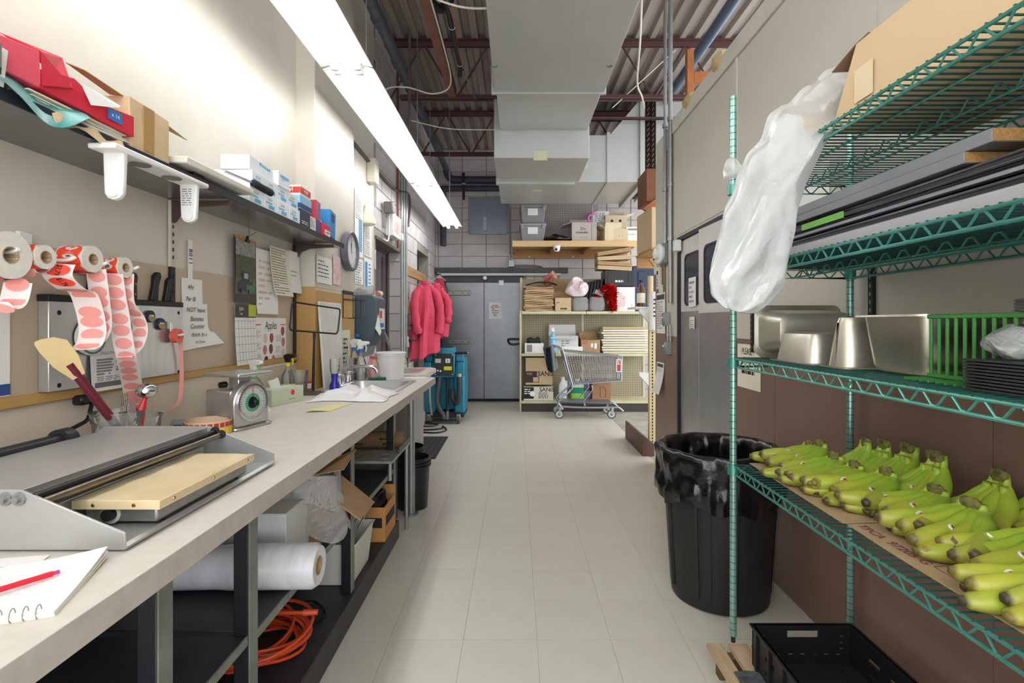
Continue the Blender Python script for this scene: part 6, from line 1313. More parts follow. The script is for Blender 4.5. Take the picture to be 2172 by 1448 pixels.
ltext(t, 'SANiS', .10, 'f', bx, .24, .40, bold=.02, sx=.9); lrect(t, 'f', bx, -.5, .5, .17, .17, mat('print_dark', '#3a3230', .7), 'dark_panel'); ltext(t, 'P281', .045, 'f', bx, -.46, .40, kraft_l, lift=.003, align='LEFT'); MB(wm(t)).box(-.10, -.1512, .03, .0, -.1505, .12).build('print_outline', ink, t, smooth=False); MB(wm(t)).box(-.09, -.152, .04, -.01, -.151, .11).build('print_fill', kraft_l, t, smooth=False)
bx = (.44, .3, .20); t = carton('white carton with black lettering under the lettered kraft carton', V(.33, 7.84, .163), bx, 0, mat('offwhite_carton', '#dad6c6', .7), name='supply_carton')
ltext(t, 'SANiS', .085, 'f', bx, .28, .8, bold=.02); lrect(t, 'f', bx, -.5, .98, .15, .17, ink, 'dark_panel'); scrib(wm(t) @ V(-.21, -.151, .18), XD, ZD, .11, .09, 3, paper, t, dash=.04, lift=.003); MB(wm(t)).lathe([(.04, 0), (0, .001)], (-.09, -.152, .1), 18, frame((0, -1, 0))).build('print_disc', paper, t); scrib(wm(t) @ V(.0, -.151, .13), XD, ZD, .18, .1, 5, ink, t, dash=.03)
def jug(lab, x, y, w, h, mb, mc, bands=(), z=.163):
    t = thing('cleaning_jug', lab, 'jug', V(x, y, z)); MB().loft([rring((x, y, z+a), w*s, w*.7*s, .03*s, I4, 3) for s, a in ((.9, 0), (1, .01), (1, h*.6), (.85, h*.72), (.35, h*.86), (.3, h*.9))]).build('body', mb, t); MB().cyl((x, y, z+h*.88), (x, y, z+h), .03, n=14).build('cap', mc, t)
    MB().tube([(x+w*.1, y, z+h*.85), (x+w*.42, y, z+h*.8), (x+w*.48, y, z+h*.6)], .013, 6).build('handle', mb, t)
    for a, b2, mm_ in bands: MB().loft([rring((x, y, z+h*q), w*1.01, w*.71, .03, I4, 3) for q in (a, b2)]).build('label_band', mm_, t)
    return t
jug('tall white bleach jug behind the cart on the lowest shelf', GX(1195), 7.85, .13, .33, mat('jug_white', '#dde3e8', .4), white, ((.15, .3, mat('jug_blue', '#8fb4d0', .5)),))
jug('green-labelled detergent jug on the lowest shelf', GX(1226), 7.85, .2, .30, mat('jug_pale', '#cfe0d0', .4), white, ((.3, .6, mat('jug_green', '#1f8a63', .5)), (.05, .28, mat('jug_lime', '#86c24a', .5))))
jug('dark blue detergent jug with red label on the lowest shelf', GX(1248), 7.9, .13, .30, mat('jug_navy', '#6b7896', .4), mat('jug_teal', '#53606f', .5), ((.42, .5, red_ink), (.08, .4, mat('jug_mist', '#9fa6bd', .5))))
bx = (.27, .25, .30); t = carton('brown carton with a printed jug outline on the lowest shelf', V(GX(1276), 7.84, .163), bx, -.05, mat('brown_carton', '#a97f5c', .8, var=.1), name='brown_carton'); W = wm(t)
MB(W).tube([(-.02, -.126, .05), (.06, -.126, .05), (.06, -.126, .16), (.03, -.126, .20), (-.02, -.126, .20)], .003, 4, closed=True).build('print_outline', ink, t); scrib(W @ V(-.1, -.126, .28), XD, ZD, .2, .06, 2, kraft_d, t, dash=.06)
# mid shelf
ZM = .86
t = carton('low white carton holding dark cloth on the middle shelf', V(GX(1133), 7.85, ZM), (.28, .28, .15), 0, paper, True, name='white_carton'); rect(V(GX(1117), 7.709, ZM+.13), XD, ZD, .08, .11, grey_ink, t, 'barcode')
b = MB().ball((GX(1132), 7.85, ZM+.16), (.11, .1, .07), 18, 10); b.v = [v_+wob(v_, .05, 14) for v_ in b.v]; tag(b.build('dark_cloth', mat('dark_green_cloth', '#2c332e', .9), subsurf=1), 'crumpled dark green cloth in the low white carton', 'cloth')
t = carton('large open white carton with kraft back flap on middle shelf', V(GX(1196), 7.88, ZM), (.42, .34, .26), 0, mat('carton_white2', '#d8d6d4', .7), True, (('b', -8, .17), ('f', 115, .09)), name='open_carton'); scrib(V(GX(1190), 7.709, ZM+.2), XD, ZD, .15, .1, 3, grey_ink, t, dash=.04); MB().box(GX(1185), 7.70, ZM, GX(1235), 7.708, ZM+.1).build('front_label', paper, t, smooth=False)
t = thing('blue_bottle', 'pale blue spray bottle beside the open white carton', 'bottle', V(GX(1172), 7.72, ZM)); c = V(GX(1172), 7.70, ZM+.001); MB().lathe([(.045, 0), (.05, .01), (.05, .23), (.03, .28), (.014, .30), (.014, .32)], c, 16).build('body', mat('sky_blue', '#7fbfe0', .3), t); MB().cb(c+V(0, 0, .35), (.05, .03, .06)).build('head', white, t, bevel=.005)
bx = (.28, .3, .20); t = carton('kraft carton with raised back flap and white stickers', V(GX(1252), 7.86, ZM), bx, 0, kraft, True, (('b', -3, .12), ('l', 20, .1)), name='kraft_carton'); lrect(t, 'f', bx, .02, .75, .03, .06, paper, 'sticker'); lrect(t, 'f', bx, .2, .75, .035, .08, paper, 'sticker'); scrib(wm(t) @ V(-.12, -.151, .19), XD, ZD, .1, .05, 2, red_ink, t, dash=.04)
bdm = (mat('board_cream', '#d9cfae', .55), mat('board_pale', '#dad8cc', .5), mat('board_tan', '#c0ac76', .55))
for k in range(11):
    o = random.uniform(-.03, .03); z = ZM+.001+.036*k
    tag(MB().box(GX(1277)+o, 7.70+abs(o), z, 1.96, 8.05, z+.03).build('shelf_board', bdm[2] if k == 10 else bdm[k % 2], bevel=.003), 'tan board lying on top of the board stack on middle shelf' if k == 10 else 'long pale shelf board in middle shelf stack, %s from the bottom' % ORD[k], 'board', 'spare boards stacked on the middle shelf')
# top shelf
ZU = 1.485
for k in range(15):
    z = ZU+.0245*k; o = random.uniform(-.02, .02); p_ = random.uniform(-.01, .015)
    b = MB().grid(lambda u, v: V(GX(1112)+.43*u+o, 7.70+p_+.3*v, z+.0225+.007*math.sin(5*u+k)*(1-v)), 10, 3, .021)
    tag(b.build('paper_bag_bundle', kraft if k % 3 else kraft_l), 'flat brown paper bag bundle in top shelf stack, %s from the bottom' % ORD[k], 'paper bags', 'brown paper bag bundles on the top shelf')
b = MB().grid(lambda u, v: V(GX(1115)+.48*u, 7.72+.3*v, ZU+.40+.05*math.sin(3*u)), 10, 3, .004); tag(b.build('cardboard_sheet', kraft_d), 'bent brown cardboard sheet lying on the paper bag stack', 'cardboard')
for k, (x0, y0, x1, y1) in enumerate(((1150, 598, 1174, 578), (1158, 604, 1178, 585))):
    t = thing('wrapping_roll', '%s of two red patterned wrapping paper rolls on the paper bag stack' % ('upper', 'lower')[k], 'roll', P(x0, y0, 7.85)); a, b_ = P(x0, y0, 7.95), P(x1, y1, 7.75)
    MB().lathe([(.028, 0), (.035, 0), (.035, (b_-a).length), (.028, (b_-a).length), (.028, 0)], a, 18, frame(b_-a), cap=False).build('roll', mat('red_wrap_print', '#b9383f', .4, var=.7, vscale=24, col2='#e3c9b8'), t); MB().cyl(a, a.lerp(b_, .98), .027, n=14).build('core', kraft, t)
bx = (.24, .26, .20); t = carton('kraft carton printed with an arrow on top shelf', V(GX(1194), 7.83, ZU), bx, 0, kraft_l, name='kraft_carton'); scrib(wm(t) @ V(-.04, -.131, .06), XD, ZD, .12, .03, 1, ink, t, dash=.012, hgt=.8); scrib(wm(t) @ V(-.1, -.131, .14), XD, ZD, .06, .02, 1, ink, t)
t = carton('open kraft carton with bent flaps behind the shopping bag', V(GX(1195), 8.0, ZU+.01), (.34, .2, .3), 0, kraft, True, (('l', 40, .16), ('b', 0, .2)), name='open_carton')
# clear clamshells
for k in range(2):
    x = GX(1230)+.25*k; t = thing('clamshell_tray', '%s of two clear plastic clamshell trays on top shelf edge' % ('left', 'right')[k], 'tray', V(x, 7.8, ZU), group='clear clamshell trays'); b = MB().loft([rring((x, 7.80, ZU+z), w, .22, .05, I4, 4) for w, z in ((.2, .004), (.24, .02), (.245, .11), (.24, .18), (.2, .21))]); b.v = [v_+wob(v_, .012, 20) for v_ in b.v]; b.build('shell', haze_film, t)
b = MB().ball((GX(1223), 7.78, ZU+.35), (.15, .12, .17), 20, 14); b.v = [v_+wob(v_, .07, 8) for v_ in b.v]
for v_ in b.v: v_.z = max(v_.z, ZU+.22)
t = thing('shopping_bag', 'white and pink plastic shopping bag on the clear trays', 'bag', V(GX(1222), 7.8, ZU+.22)); b.build('bag', mat('pinkish_bag', '#e4c9cb', .35, var=.6, vscale=7, col2='#eee9ee', bump=.5, bscale=18), t, subsurf=1)
MB().tube([V(GX(1226), 7.64, ZU+.33), V(GX(1240), 7.64, ZU+.36), V(GX(1229), 7.64, ZU+.44)], .004, 4, closed=True).build('printed_triangle', ink, t)
for k in range(5):
    M_ = Matrix.Translation(V(GX(1246)+.05*k, 7.93, ZU+.28+.01*k)) @ Matrix.Rotation(R(-78-2*k), 4, 'Y'); t = thing('folded_crate', 'folded black plastic crate in the leaning row, %s from the left' % ORD[k], 'crate', V(GX(1243)+.05*k, 7.9, ZU), group='folded black crates leaning on the top shelf')
    MB(M_).box(-.17, -.17, -.018, .17, .17, .0).build('panel', black, t, bevel=.004)
    for q in range(4): MB(M_).box(-.16, -.16+.09*q, .0, .16, -.12+.09*q, .012).build('rib', black, t, bevel=.002)
t = thing('black_crate', 'black plastic crate with white lettering on top shelf', 'crate', V(GX(1314), 7.9, ZU+.37)); z = ZU+.375; xa, xb = GX(1283), GX(1344)
b = MB(Matrix.Translation(((xa+xb)/2, 7.93, z))); openbox(b, xb-xa, .36, .24, .012); b.build('body', black, t, bevel=.004); scrib(V((xa+xb)/2-.06, 7.749, z+.10), XD, ZD, .12, .035, 1, paper, t, dash=.03, hgt=.8, fill=1)
for x in (xa+.06, xb-.06): MB().box(x-.02, 7.744, z+.05, x+.02, 7.752, z+.2).build('rib', black, t, bevel=.002)
bx = (.27, .3, .36); t = carton('white carton with vertical orange lettering on the top shelf', V(GX(1326), 7.85, ZU), bx, 0, mat('golden_white', '#e6e1e0', .6), name='lettered_carton'); og = mat('orange_print', '#d98a3a', .6)
text('GOLDEN', .06, V(GX(1315), 7.699, ZU+.17), ZD, -XD, og, t, sx=.9); text('HOME', .06, V(GX(1322), 7.699, ZU+.15), ZD, -XD, og, t, sx=.9); text('HOME', .03, V(GX(1339), 7.699, ZU+.07), ZD, -XD, og, t, sx=.9)
tag(MB().cb((GX(1268), 7.75, ZU+.27), (.14, .14, .07), rz=.2, ry=.35).build('grey_box', mat('grey_card', '#7d7f84', .5), bevel=.003), 'small grey box tilted beside the red tinsel', 'box')
# tinsel
tin = mat('tinsel_red', '#cf1419', .25, .3); t = thing('tinsel_garland', 'shiny red tinsel garland heaped on the top shelf', 'tinsel', V(GX(1290), 7.75, ZU)); rg = random.Random(5); b = MB()
ctr = smoothpts([V(GX(1268), 7.72, ZU+.25), V(GX(1280), 7.72, ZU+.30), V(GX(1292), 7.70, ZU+.34), V(GX(1300), 7.70, ZU+.28), V(GX(1292), 7.70, ZU+.20), V(GX(1300), 7.69, ZU+.12), V(GX(1296), 7.67, ZU+.03)], 12)
for p in ctr:
    for k in range(16):
        d_ = V(rg.gauss(0, 1), rg.gauss(0, 1), rg.gauss(0, 1)).normalized()*rg.uniform(.05, .095); s_ = d_.cross(V(rg.random(), rg.random(), 1)).normalized()*.006
        b.add([p-s_, p+s_, p+d_+s_, p+d_-s_], [(0, 1, 2, 3)])
o = b.build('tinsel_strands', tin, t, smooth=False); o['kind'] = 'stuff'
MB().tube(ctr, .02, 6).build('tinsel_core', tin, t)
# navy cabinet, flat cartons
t = thing('navy_bin', 'tall navy blue panelled bin at the right end of top shelf', 'bin', V(1.92, 7.95, ZU)); nb = mat('navy_plastic', '#1f2f4a', .45, var=.1); MB().box(1.74, 7.76, ZU, 2.1, 8.1, ZU+.68).build('body', nb, t, bevel=.01, seg=2); MB().box(1.82, 7.745, ZU+.08, 2.02, 7.76, ZU+.6).build('panel', nb, t, bevel=.006); MB().box(1.74, 7.742, ZU+.345, 2.1, 7.748, ZU+.355).build('trim_line', mat('magenta_line', '#8a2f6a', .5), t, smooth=False)
for k in range(4):
    z = ZU+.62+.065*k+(0, 0, .022, .05)[k]; M_ = Matrix.Translation((GX(1303, 7.75), 7.9, z)) @ Matrix.Rotation(R((3, 3, -3, -9)[k]), 4, 'Y'); fl_ = thing('flat_carton', 'shallow kraft carton in the leaning pile over black crate, %s from bottom' % ('first', 'second', 'third', 'fourth')[k], 'box', V(GX(1303), 7.9, z), group='shallow kraft cartons over the black crate'); MB(M_).box(-.25, -.16, 0, .26, .16, .056).build('body', kraft if k % 2 else kraft_l, fl_, bevel=.002); MB(M_).box(-.25, -.161, .027, .26, -.16, .030).build('lid_seam', kraft_d, fl_, smooth=False)
# ================================================================ SHOPPING CART
sv = mat('cart_silver', '#a5a6ae', .35, .75, var=.1); t = thing('shopping_cart', 'silver wire shopping cart parked sideways in front of the shelving', 'shopping cart', (.95, 7.3, 0))
N_, F_ = 7.12, 7.50
def q(x, y, f): # side-view pixel -> point, f 0 near side .. 1 far side
    d = N_; p = P(x, y, d); return V(p.x, N_+(F_-N_)*f, p.z)
TB = [(1196, 744), (1321, 757), (1319, 808), (1216, 816)]   # basket side: back top, front top, front bottom, back bottom
for f in (0, 1):
    ff = .0 if f == 0 else 1.0
    MB().tube([q(*TB[0], ff), q(*TB[1], ff*.8+.1)], .011, 8).build('top_rail', sv, t)
    MB().tube(smoothpts([q(1177, 735, ff), q(1188, 737, ff), q(1194, 744, ff), q(1205, 785, ff), q(1214, 818, ff), q(1208, 830, ff), q(1185, 850, ff), q(1190, 862, ff), q(1194, 868, ff)], 4), .013, 8).build('rear_upright', sv, t)
    MB().tube(smoothpts([q(1192, 862, ff), q(1240, 864, ff), q(1300, 864, ff), q(1312, 864, ff), q(1322, 872, ff)], 4), .014, 8).build('base_rail', sv, t)
    MB().tube([q(1255, 817, ff), q(1257, 827, ff), q(1238, 850, ff), q(1240, 860, ff)], .010, 8).build('front_strut', sv, t)
    for k in range(1, 3):
        a = q(TB[0][0]+(TB[3][0]-TB[0][0])*k/3, TB[0][1]+(TB[3][1]-TB[0][1])*k/3, ff); b_ = q(TB[1][0]+(TB[2][0]-TB[1][0])*k/3, TB[1][1]+(TB[2][1]-TB[1][1])*k/3, ff*.8+.1); MB().tube([a, b_], .006, 6).build('side_rod', sv, t)
    b = MB()
    for k in range(22):
        u = (k+.5)/22; a = q(TB[0][0]+(TB[1][0]-TB[0][0])*u, TB[0][1]+(TB[1][1]-TB[0][1])*u, ff*(1-.2*u)+.1*u); c_ = q(TB[3][0]+(TB[2][0]-TB[3][0])*u, TB[3][1]+(TB[2][1]-TB[3][1])*u, ff*(1-.2*u)+.1*u); b.tube([a, c_], .0024, 4)
    o = b.build('side_wires', sv, t); o['kind'] = 'stuff'
MB().tube([q(1321, 757, .1), q(1321, 757, .9), q(1319, 808, .9), q(1319, 808, .1)], .010, 8, closed=True).build('front_frame', sv, t)
MB().plate([q(1204, 768, 0), q(1204, 768, 1), q(1194, 744, 1), q(1194, 744, 0)], .004).build('rear_gate_top', sv, t, smooth=False)
b = MB()
for k in range(8): b.tube([q(1196, 748, (k+.5)/8), q(1214, 814, (k+.5)/8)], .003, 4); b.tube([q(1320, 758, .1+.8*(k+.5)/8), q(1318, 808, .1+.8*(k+.5)/8)], .003, 4)
o = b.build('gate_wires', sv, t); o['kind'] = 'stuff'
b = MB()
for k in range(24): u = (k+.5)/24; x = 1216+103*u; y = 816-8*u; b.tube([q(x, y, .1*u), q(x, y, 1-.1*u)], .004, 5)
for k in range(5): b.tube([q(1216, 816, k/4), q(1319, 808, .1+.8*k/4)], .005, 5)
o = b.build('floor_wires', sv, t); o['kind'] = 'stuff'
MB().tube([q(1177, 735, 0), q(1177, 735, 1)], .016, 10).build('handle_bar', mat('handle_red', '#b04a50', .4), t)
MB().plate([q(1193, 852, .05), q(1300, 855, .05), q(1300, 855, .95), q(1193, 852, .95)], .006).build('lower_deck', mat('cart_deck', '#8c8d95', .4, .6), t, smooth=False)
for k, f in enumerate((0, 1)): MB().tube([q(1192, 862, f), q(1192, 862, 1-f)], .012, 8).build('cross_bar', sv, t) if k == 0 else MB().tube([q(1300, 864, 0), q(1300, 864, 1)], .012, 8).build('cross_bar', sv, t)
for x, f in ((1186, 0), (1297, 0), (1186, 1), (1297, 1)):
    c = q(x, 878, f); c.z = .062; wh = MB().cyl(c-V(0, .014, 0), c+V(0, .014, 0), .062, n=24).build('wheel', mat('tyre', '#4a4a4c', .6), t); MB().cyl(c-V(0, .016, 0), c+V(0, .016, 0), .046, n=20).build('hub', mat('hub_cream', '#bcb9b0', .5), wh); MB().cyl(c-V(0, .018, 0), c+V(0, .018, 0), .02, n=12).build('bolt', mat('hub_dark', '#5b5b5d', .5), wh)
    MB().prism([(c.x-.012, c.z), (c.x+.012, c.z), (c.x+.035, c.z+.10), (c.x-.0, c.z+.10)], 'y', c.y-.022, c.y-.017).build('caster_fork', zinc, t)
o_ = q(1307, 762, -.03); o2 = q(1317, 786, -.03); rect(V(o_.x, o_.y, o_.z), XD, ZD, .07, .17, paper, t, 'ad_frame', .001); rect(V(o_.x+.01, o_.y-.002, o_.z-.01), XD, ZD, .05, .15, mat('ad_red', '#b03038', .5), t, 'ad_panel'); scrib(V(o_.x+.012, o_.y-.003, o_.z-.015), XD, ZD, .045, .06, 3, paper, t, dash=.03, lift=.002)
b = MB().grid(lambda u, v: V(q(1150, 735, -.15).x+.14*u+.07*v*(1+.3*u), N_-.05+.03*math.sin(6*u+2*v), q(1150, 733, 0).z-.33*v-.03*math.sin(4*u)), 12, 12, .004); tag(b.build('hanging_bag', black_film, subsurf=1), 'black plastic bag hanging from the shopping cart handle', 'bag')
# ================================================================ JACKETS
t = thing('coat_board', 'wooden coat hook board on the left block wall', 'coat rack', (XW, 6.6, 1.9))
MB().box(XW+.0, 6.35, 1.90, XW+.03, 7.6, 2.02).build('board', wood_o, t, bevel=.003); MB().box(XW, 6.42, 1.42, XW+.08, 6.5, 1.52).build('block', wood_o, t, bevel=.004)
for y in (6.5, 6.7, 6.9, 7.1, 7.3): MB().tube(smoothpts([(XW+.03, y, 1.97), (XW+.08, y, 1.95), (XW+.10, y, 1.98)], 4), .006, 6).build('hook', zinc, t)
jr = mat('jacket_red', '#d6455f', .7, var=.12, vscale=5, bump=.1, bscale=60); jd = mat('jacket_dark_red', '#9c1f38', .75, var=.2, vscale=5); jn = mat('navy_cloth', '#262c3a', .85, var=.25, vscale=6)
def garment(lab, c, hw, dp, h, m, ang, seed, sleeves=True, name='jacket', split=None, cat='jacket'):
    t = thing(name, lab, cat, c+V(0, 0, -h), ang); rg = random.Random(seed); ph = [rg.uniform(0, 6) for _ in range(5)]
    def body(hw0, hw1, dp0, h0, h1, cx=0, n=30, k=7, drop=0):
        rings = []
        for i in range(15):
            s = i/14; z = h-(h0+(h1-h0)*s); w = hw0+(hw1-hw0)*min(1, s*1.4)**.6; d = dp0*(.35+.65*min(1, s*3)); rr = []
            for j in range(n):
                a = 2*PI*j/n; f = 1+.22*min(1, s*2)*math.sin(k*a+ph[0]+s*2.2)+.08*math.sin(3*a+ph[1]+4*s)
                rr.append(V(cx+w*math.cos(a)*f+.02*s*math.sin(ph[2]), d*math.sin(a)*f, z+(drop*math.cos(a)+.02*math.sin(5*a+ph[3]))*s))
            rings.append(rr)
        return rings
    MB().loft(body(.05, hw, dp, 0, h, drop=.05)).build('body', m, t, world=False)
    if sleeves:
        for s in (-1, 1):
            pts = [V(s*.06, -.01, h-.05), V(s*hw*.8, -.03, h-.15), V(s*hw*1.02, -.06, h*.66), V(s*hw*.95, -.09, h*.42), V(s*hw*.8, -.10, h*.3)]; pp = smoothpts(pts, 4)
            MB().tube(pp, .06, 12, radii=[.035+.018*min(1, i/5)+.008*math.sin(i*1.9) for i in range(len(pp))]).build('sleeve', m, t, world=False)
        MB().lathe([(.055, -.01), (.06, .02), (.05, .04), (.045, .0)], (0, 0, h-.015), 14).build('collar', m, t, world=False)
        for k in range(4): MB().lathe([(.007, 0), (0, .004)], (.02, -dp-.008, h*.8-.13*k), 8, frame((0, -1, 0))).build('button', jd, t, world=False)
    MB().tube(smoothpts([V(-.1, 0, h-.03), V(0, 0, h+.02), V(.1, 0, h-.03)], 4), .005, 6).build('hanger', zinc, t, world=False); MB().tube(smoothpts([V(0, 0, h+.02), V(0, 0, h+.06), V(-.03, 0, h+.08)], 4), .004, 6).build('hanger_hook', zinc, t, world=False)
    return t
garment('bright red-pink jacket hanging nearest on the coat board', V(-1.15, 6.55, 1.82), .17, .10, .92, jr, R(35), 1)
garment('second red-pink jacket hanging just behind the nearest jacket', V(-1.08, 6.95, 1.82), .15, .09, .72, jr, R(30), 4)
garment('dark red jacket hanging at the far end of the coat board', V(-1.10, 7.42, 1.95), .11, .07, .85, jd, R(30), 9, False)
garment('dark navy overalls hanging below the red jackets', V(-1.10, 7.15, 1.35), .14, .09, .62, jn, R(30), 12, False, 'overalls', cat='overalls')
# ================================================================ FLOOR SCRUBBER
tq = mat('scrubber_teal', '#1f7f98', .38, var=.12, vscale=5); tq_d = mat('scrubber_dark', '#24282c', .5); S0 = V(-.945, 6.85, 0)
t = thing('floor_scrubber', 'teal walk-behind floor scrubber parked beside the cooler door', 'floor scrubber', S0)
def sb(n_, m, b, **k): return b.build(n_, m, t, world=False, **k)
for s in (-1, 1): sb('tank_side', tq, MB().prism([(-.02, .12), (.42, .12), (.50, .45), (.42, .84), (.06, .86), (-.02, .6)], 'x', min(s*.125, s*.265), max(s*.125, s*.265)), bevel=.03, seg=3)
sb('tank_back', tq, MB().box(-.14, .14, .14, .14, .55, .80), bevel=.02, seg=2)
sb('head_housing', tq, MB().prism([(-.07, .60), (.06, .58), (.12, .95), (.08, 1.0), (-.02, .985), (-.05, .95)], 'x', -.14, .14), bevel=.02, seg=3)
sb('control_panel', tq_d, MB().prism([(-.075, .62), (-.06, .62), (-.042, .91), (-.057, .91)], 'x', -.125, .125), bevel=.004)
c0 = S0
def sp_(x, z): return c0+V(x, -.078+(z-.62)*.062-.002, z)
rect(sp_(-.115, .845), XD, ZD, .075, .055, mat('lbl_silver', '#c9c6cc', .4), t, 'label', .006); rect(sp_(.02, .845), XD, ZD, .06, .055, paper, t, 'logo_plate', .006); text('I', .05, sp_(.05, .815), XD, ZD, mat('navy', '#243a73', .5), t, lift=.012, bold=.02, sx=1.4); rect(sp_(-.0, .745), XD, ZD, .105, .05, mat('lbl_lime', '#cfd63e', .5), t, 'warning_label', .006)
for x, z in ((-.08, .69), (-.045, .685)): MB().lathe([(.012, 0), (.01, .008), (0, .009)], sp_(x, z)+V(0, -.002, 0), 12, frame((0, -1, 0))).build('button', white, t)
for x, z in ((-.11, .895), (.11, .895), (-.11, .64), (.11, .64)): MB().lathe([(.007, 0), (0, .005)], sp_(x, z), 8, frame((0, -1, 0))).build('screw', white, t)
for k in range(5): sb('top_switch', tq_d, MB().box(-.09+.042*k, -.01, .99, -.062+.042*k, .03, 1.008), bevel=.003)
for s in (-1, 1):
    sb('handle_bar', rubber, MB().cyl((s*.13, -.03, .915), (s*.31, -.04, .918), .016, n=12)); sb('handle_tip', zinc, MB().cyl((s*.305, -.04, .918), (s*.32, -.04, .918), .017, n=12))
    sb('shoulder', tq, MB().box(min(s*.15, s*.25), -.03, .80, max(s*.15, s*.25), .15, .89), bevel=.015, seg=2); sb('side_pod', tq, MB().box(min(s*.17, s*.265), -.06, .52 if s < 0 else .62, max(s*.17, s*.265), .06, .80), bevel=.015, seg=2)
sb('drain_hose', mat('hose_dark', '#45464b', .5, bump=.6, bscale=90), MB().tube(smoothpts([(-.06, -.04, .60), (-.08, -.07, .42), (-.09, -.08, .3), (-.06, -.09, .2), (-.01, -.1, .12), (.0, -.1, .06)], 6), .03, 12))
sb('vacuum_hose', tq_d, MB().tube(smoothpts([(.045, -.03, .60), (.04, -.05, .4), (.05, -.06, .16)], 6), .018, 10))
ch = MB(); pp = smoothpts([(.195, -.07, .62), (.20, -.09, .45), (.19, -.1, .32), (.16, -.09, .27), (.12, -.08, .33), (.11, -.06, .44)], 9); ch.tube(pp, .03, 12, radii=[.031+.004*(i % 2) for i in range(len(pp))]); sb('corrugated_hose', mat('hose_black', '#2c2d31', .45), ch); sb('hose_cuff', zinc, MB().cyl((.195, -.07, .61), (.195, -.07, .65), .036, n=14))
sb('cream_strap', mat('strap_cream', '#c5b791', .6), MB().tube([(-.19, -.035, .50), (-.185, -.04, .3), (-.165, -.03, .10)], .014, 8))
sb('squeegee', tq_d, MB().box(-.15, -.14, .035, .2, -.06, .05), bevel=.004); sb('chassis', tq_d, MB().box(-.24, -.02, .07, .25, .5, .13), smooth=False); sb('lift_bracket', zinc, MB().box(.03, -.06, .05, .06, -.03, .3))
for x, y in ((-.20, -.08), (.19, -.08), (-.2, .4), (.2, .4)): w_ = sb('wheel', mat('wheel_grey', '#5b564f', .6), MB().cyl((x-.018, y, .05), (x+.018, y, .05), .05, n=18)); sb('caster_fork', zinc, MB().box(x-.025, y-.01, .05, x+.025, y+.03, .12), bevel=.004)
t = thing('charger_cable', 'tangled black charger cable on floor beside the scrubber', 'cable', (-1.1, 6.5, 0)); rg = random.Random(2)
MB().tube(smoothpts([V(-1.2+.16*math.cos(k*1.1)+.012*k, 6.45+.14*math.sin(k*1.1), .012+.05*rg.random()*(k < 9)) for k in range(13)]+[V(-.85, 6.3, .01), V(-.95, 6.15, .01), V(-1.15, 6.2, .01)], 5), .010, 7).build('loops', black, t); MB().box(-1.28, 6.35, 0, -1.16, 6.6, .2).build('charger', mat('charger_grey', '#8d8f93', .5), t, bevel=.01)
# ================================================================ RIGHT PARTITION: DOORS AND FITTINGS
d4 = struct(MB().box(XR-.004, 4.19, 0, XR+.09, 4.215, 2.0).box(XR-.004, 3.10, 1.975, XR+.09, 4.215, 2.0).box(XR, 3.10, 0, XR+.09, 3.115, 1.98).build('door_4', mat('dark_jamb', '#33313a', .4, .3), smooth=False))
leaf = mat('leaf_cream', '#d8d6cf', .45, var=.08); kick = mat('kick_steel', '#b3b2b0', .32, .6, var=.45, vscale=3.5, col2='#918f8c', bump=.12, bscale=9); gask = mat('gasket', '#2b2438', .5); pane = mat('dim_pane', '#4b4d58', .12, .2, var=.3, vscale=4)
def door_leaf(M_, L, zt, zk, lab):
    lf = MB(M_).box(0, 0, .02, .035, L, 1.97).build('door_leaf', leaf, d4, bevel=.003)
    MB(M_).box(-.003, .02, .12, .0, L-.015, zk).build('kick_plate', kick, lf, smooth=False)
    Q = M_ @ frame((-1, 0, 0), (0, 0, 1)); c = M_ @ V(-.001, L*.5, 1.645)
    ro = rring(c, .40, L*.62, .05, Q.to_3x3().to_4x4(), 4); ri = rring(c, .37, L*.62-.03, .04, Q.to_3x3().to_4x4(), 4); n = (M_.to_3x3() @ V(-1, 0, 0))*.006
    MB().loft([ro, [p+n for p in ro], [p+n for p in ri], ri], cap=False).build('window_gasket', gask, lf); MB().add([p+n*.3 for p in ri], [tuple(range(len(ri)))]).build('window_pane', pane, lf, smooth=False)
    return lf
door_leaf(Matrix.Translation((XR+.02, 3.64, 0)), .55, 1.85, 1.40, 'far')
door_leaf(Matrix.Translation((XR+.0, 3.118, 0)) @ Matrix.Rotation(R(2.2), 4, 'Z'), .55, 1.85, 1.38, 'near')
for x0, yt, w, h, lab in ((1461, 590, .16, .22, 'upper white paper taped inside the far door window'), (1463, 672, .11, .09, 'small white paper on the far door kick plate')):
    t = thing('door_paper', lab, 'paper', onX(x0, yt, XR+.014)); tl = onX(x0, yt, XR+.012); sheet('sheet', paper, t, tl, -YD, ZD, w, h, .0); scrib(tl+V(-.003, -.02, -.02), -YD, ZD, w*.8, h*.8, 5, grey_ink, t, dash=.03)
tag(MB().cb((XR-.02, 4.16, 1.93), (.05, .07, .09)).build('door_sensor', white, bevel=.005), 'white sensor box at the far top corner of the doors', 'sensor')
def rnote(lab, x0, yt, yb, x1, X=XR-.005, m=paper, cat='note', curl=0): 
    tl = onX(x0, yt, X); w = abs(tl.y-F*X/(x1-CX)); h = tl.z-onX(x0, yb, X).z; t = thing('paper_notice', lab, cat, tl+V(0, -w/2, -h)); sheet('sheet', m, t, tl, -YD, ZD, w, h, curl); return t, tl, w, h
t, tl, w, h = rnote('cream notice reading PLEASE on the brown wall behind rack', 1565, 728, 818, 1614, XR-.0045, cream_p)
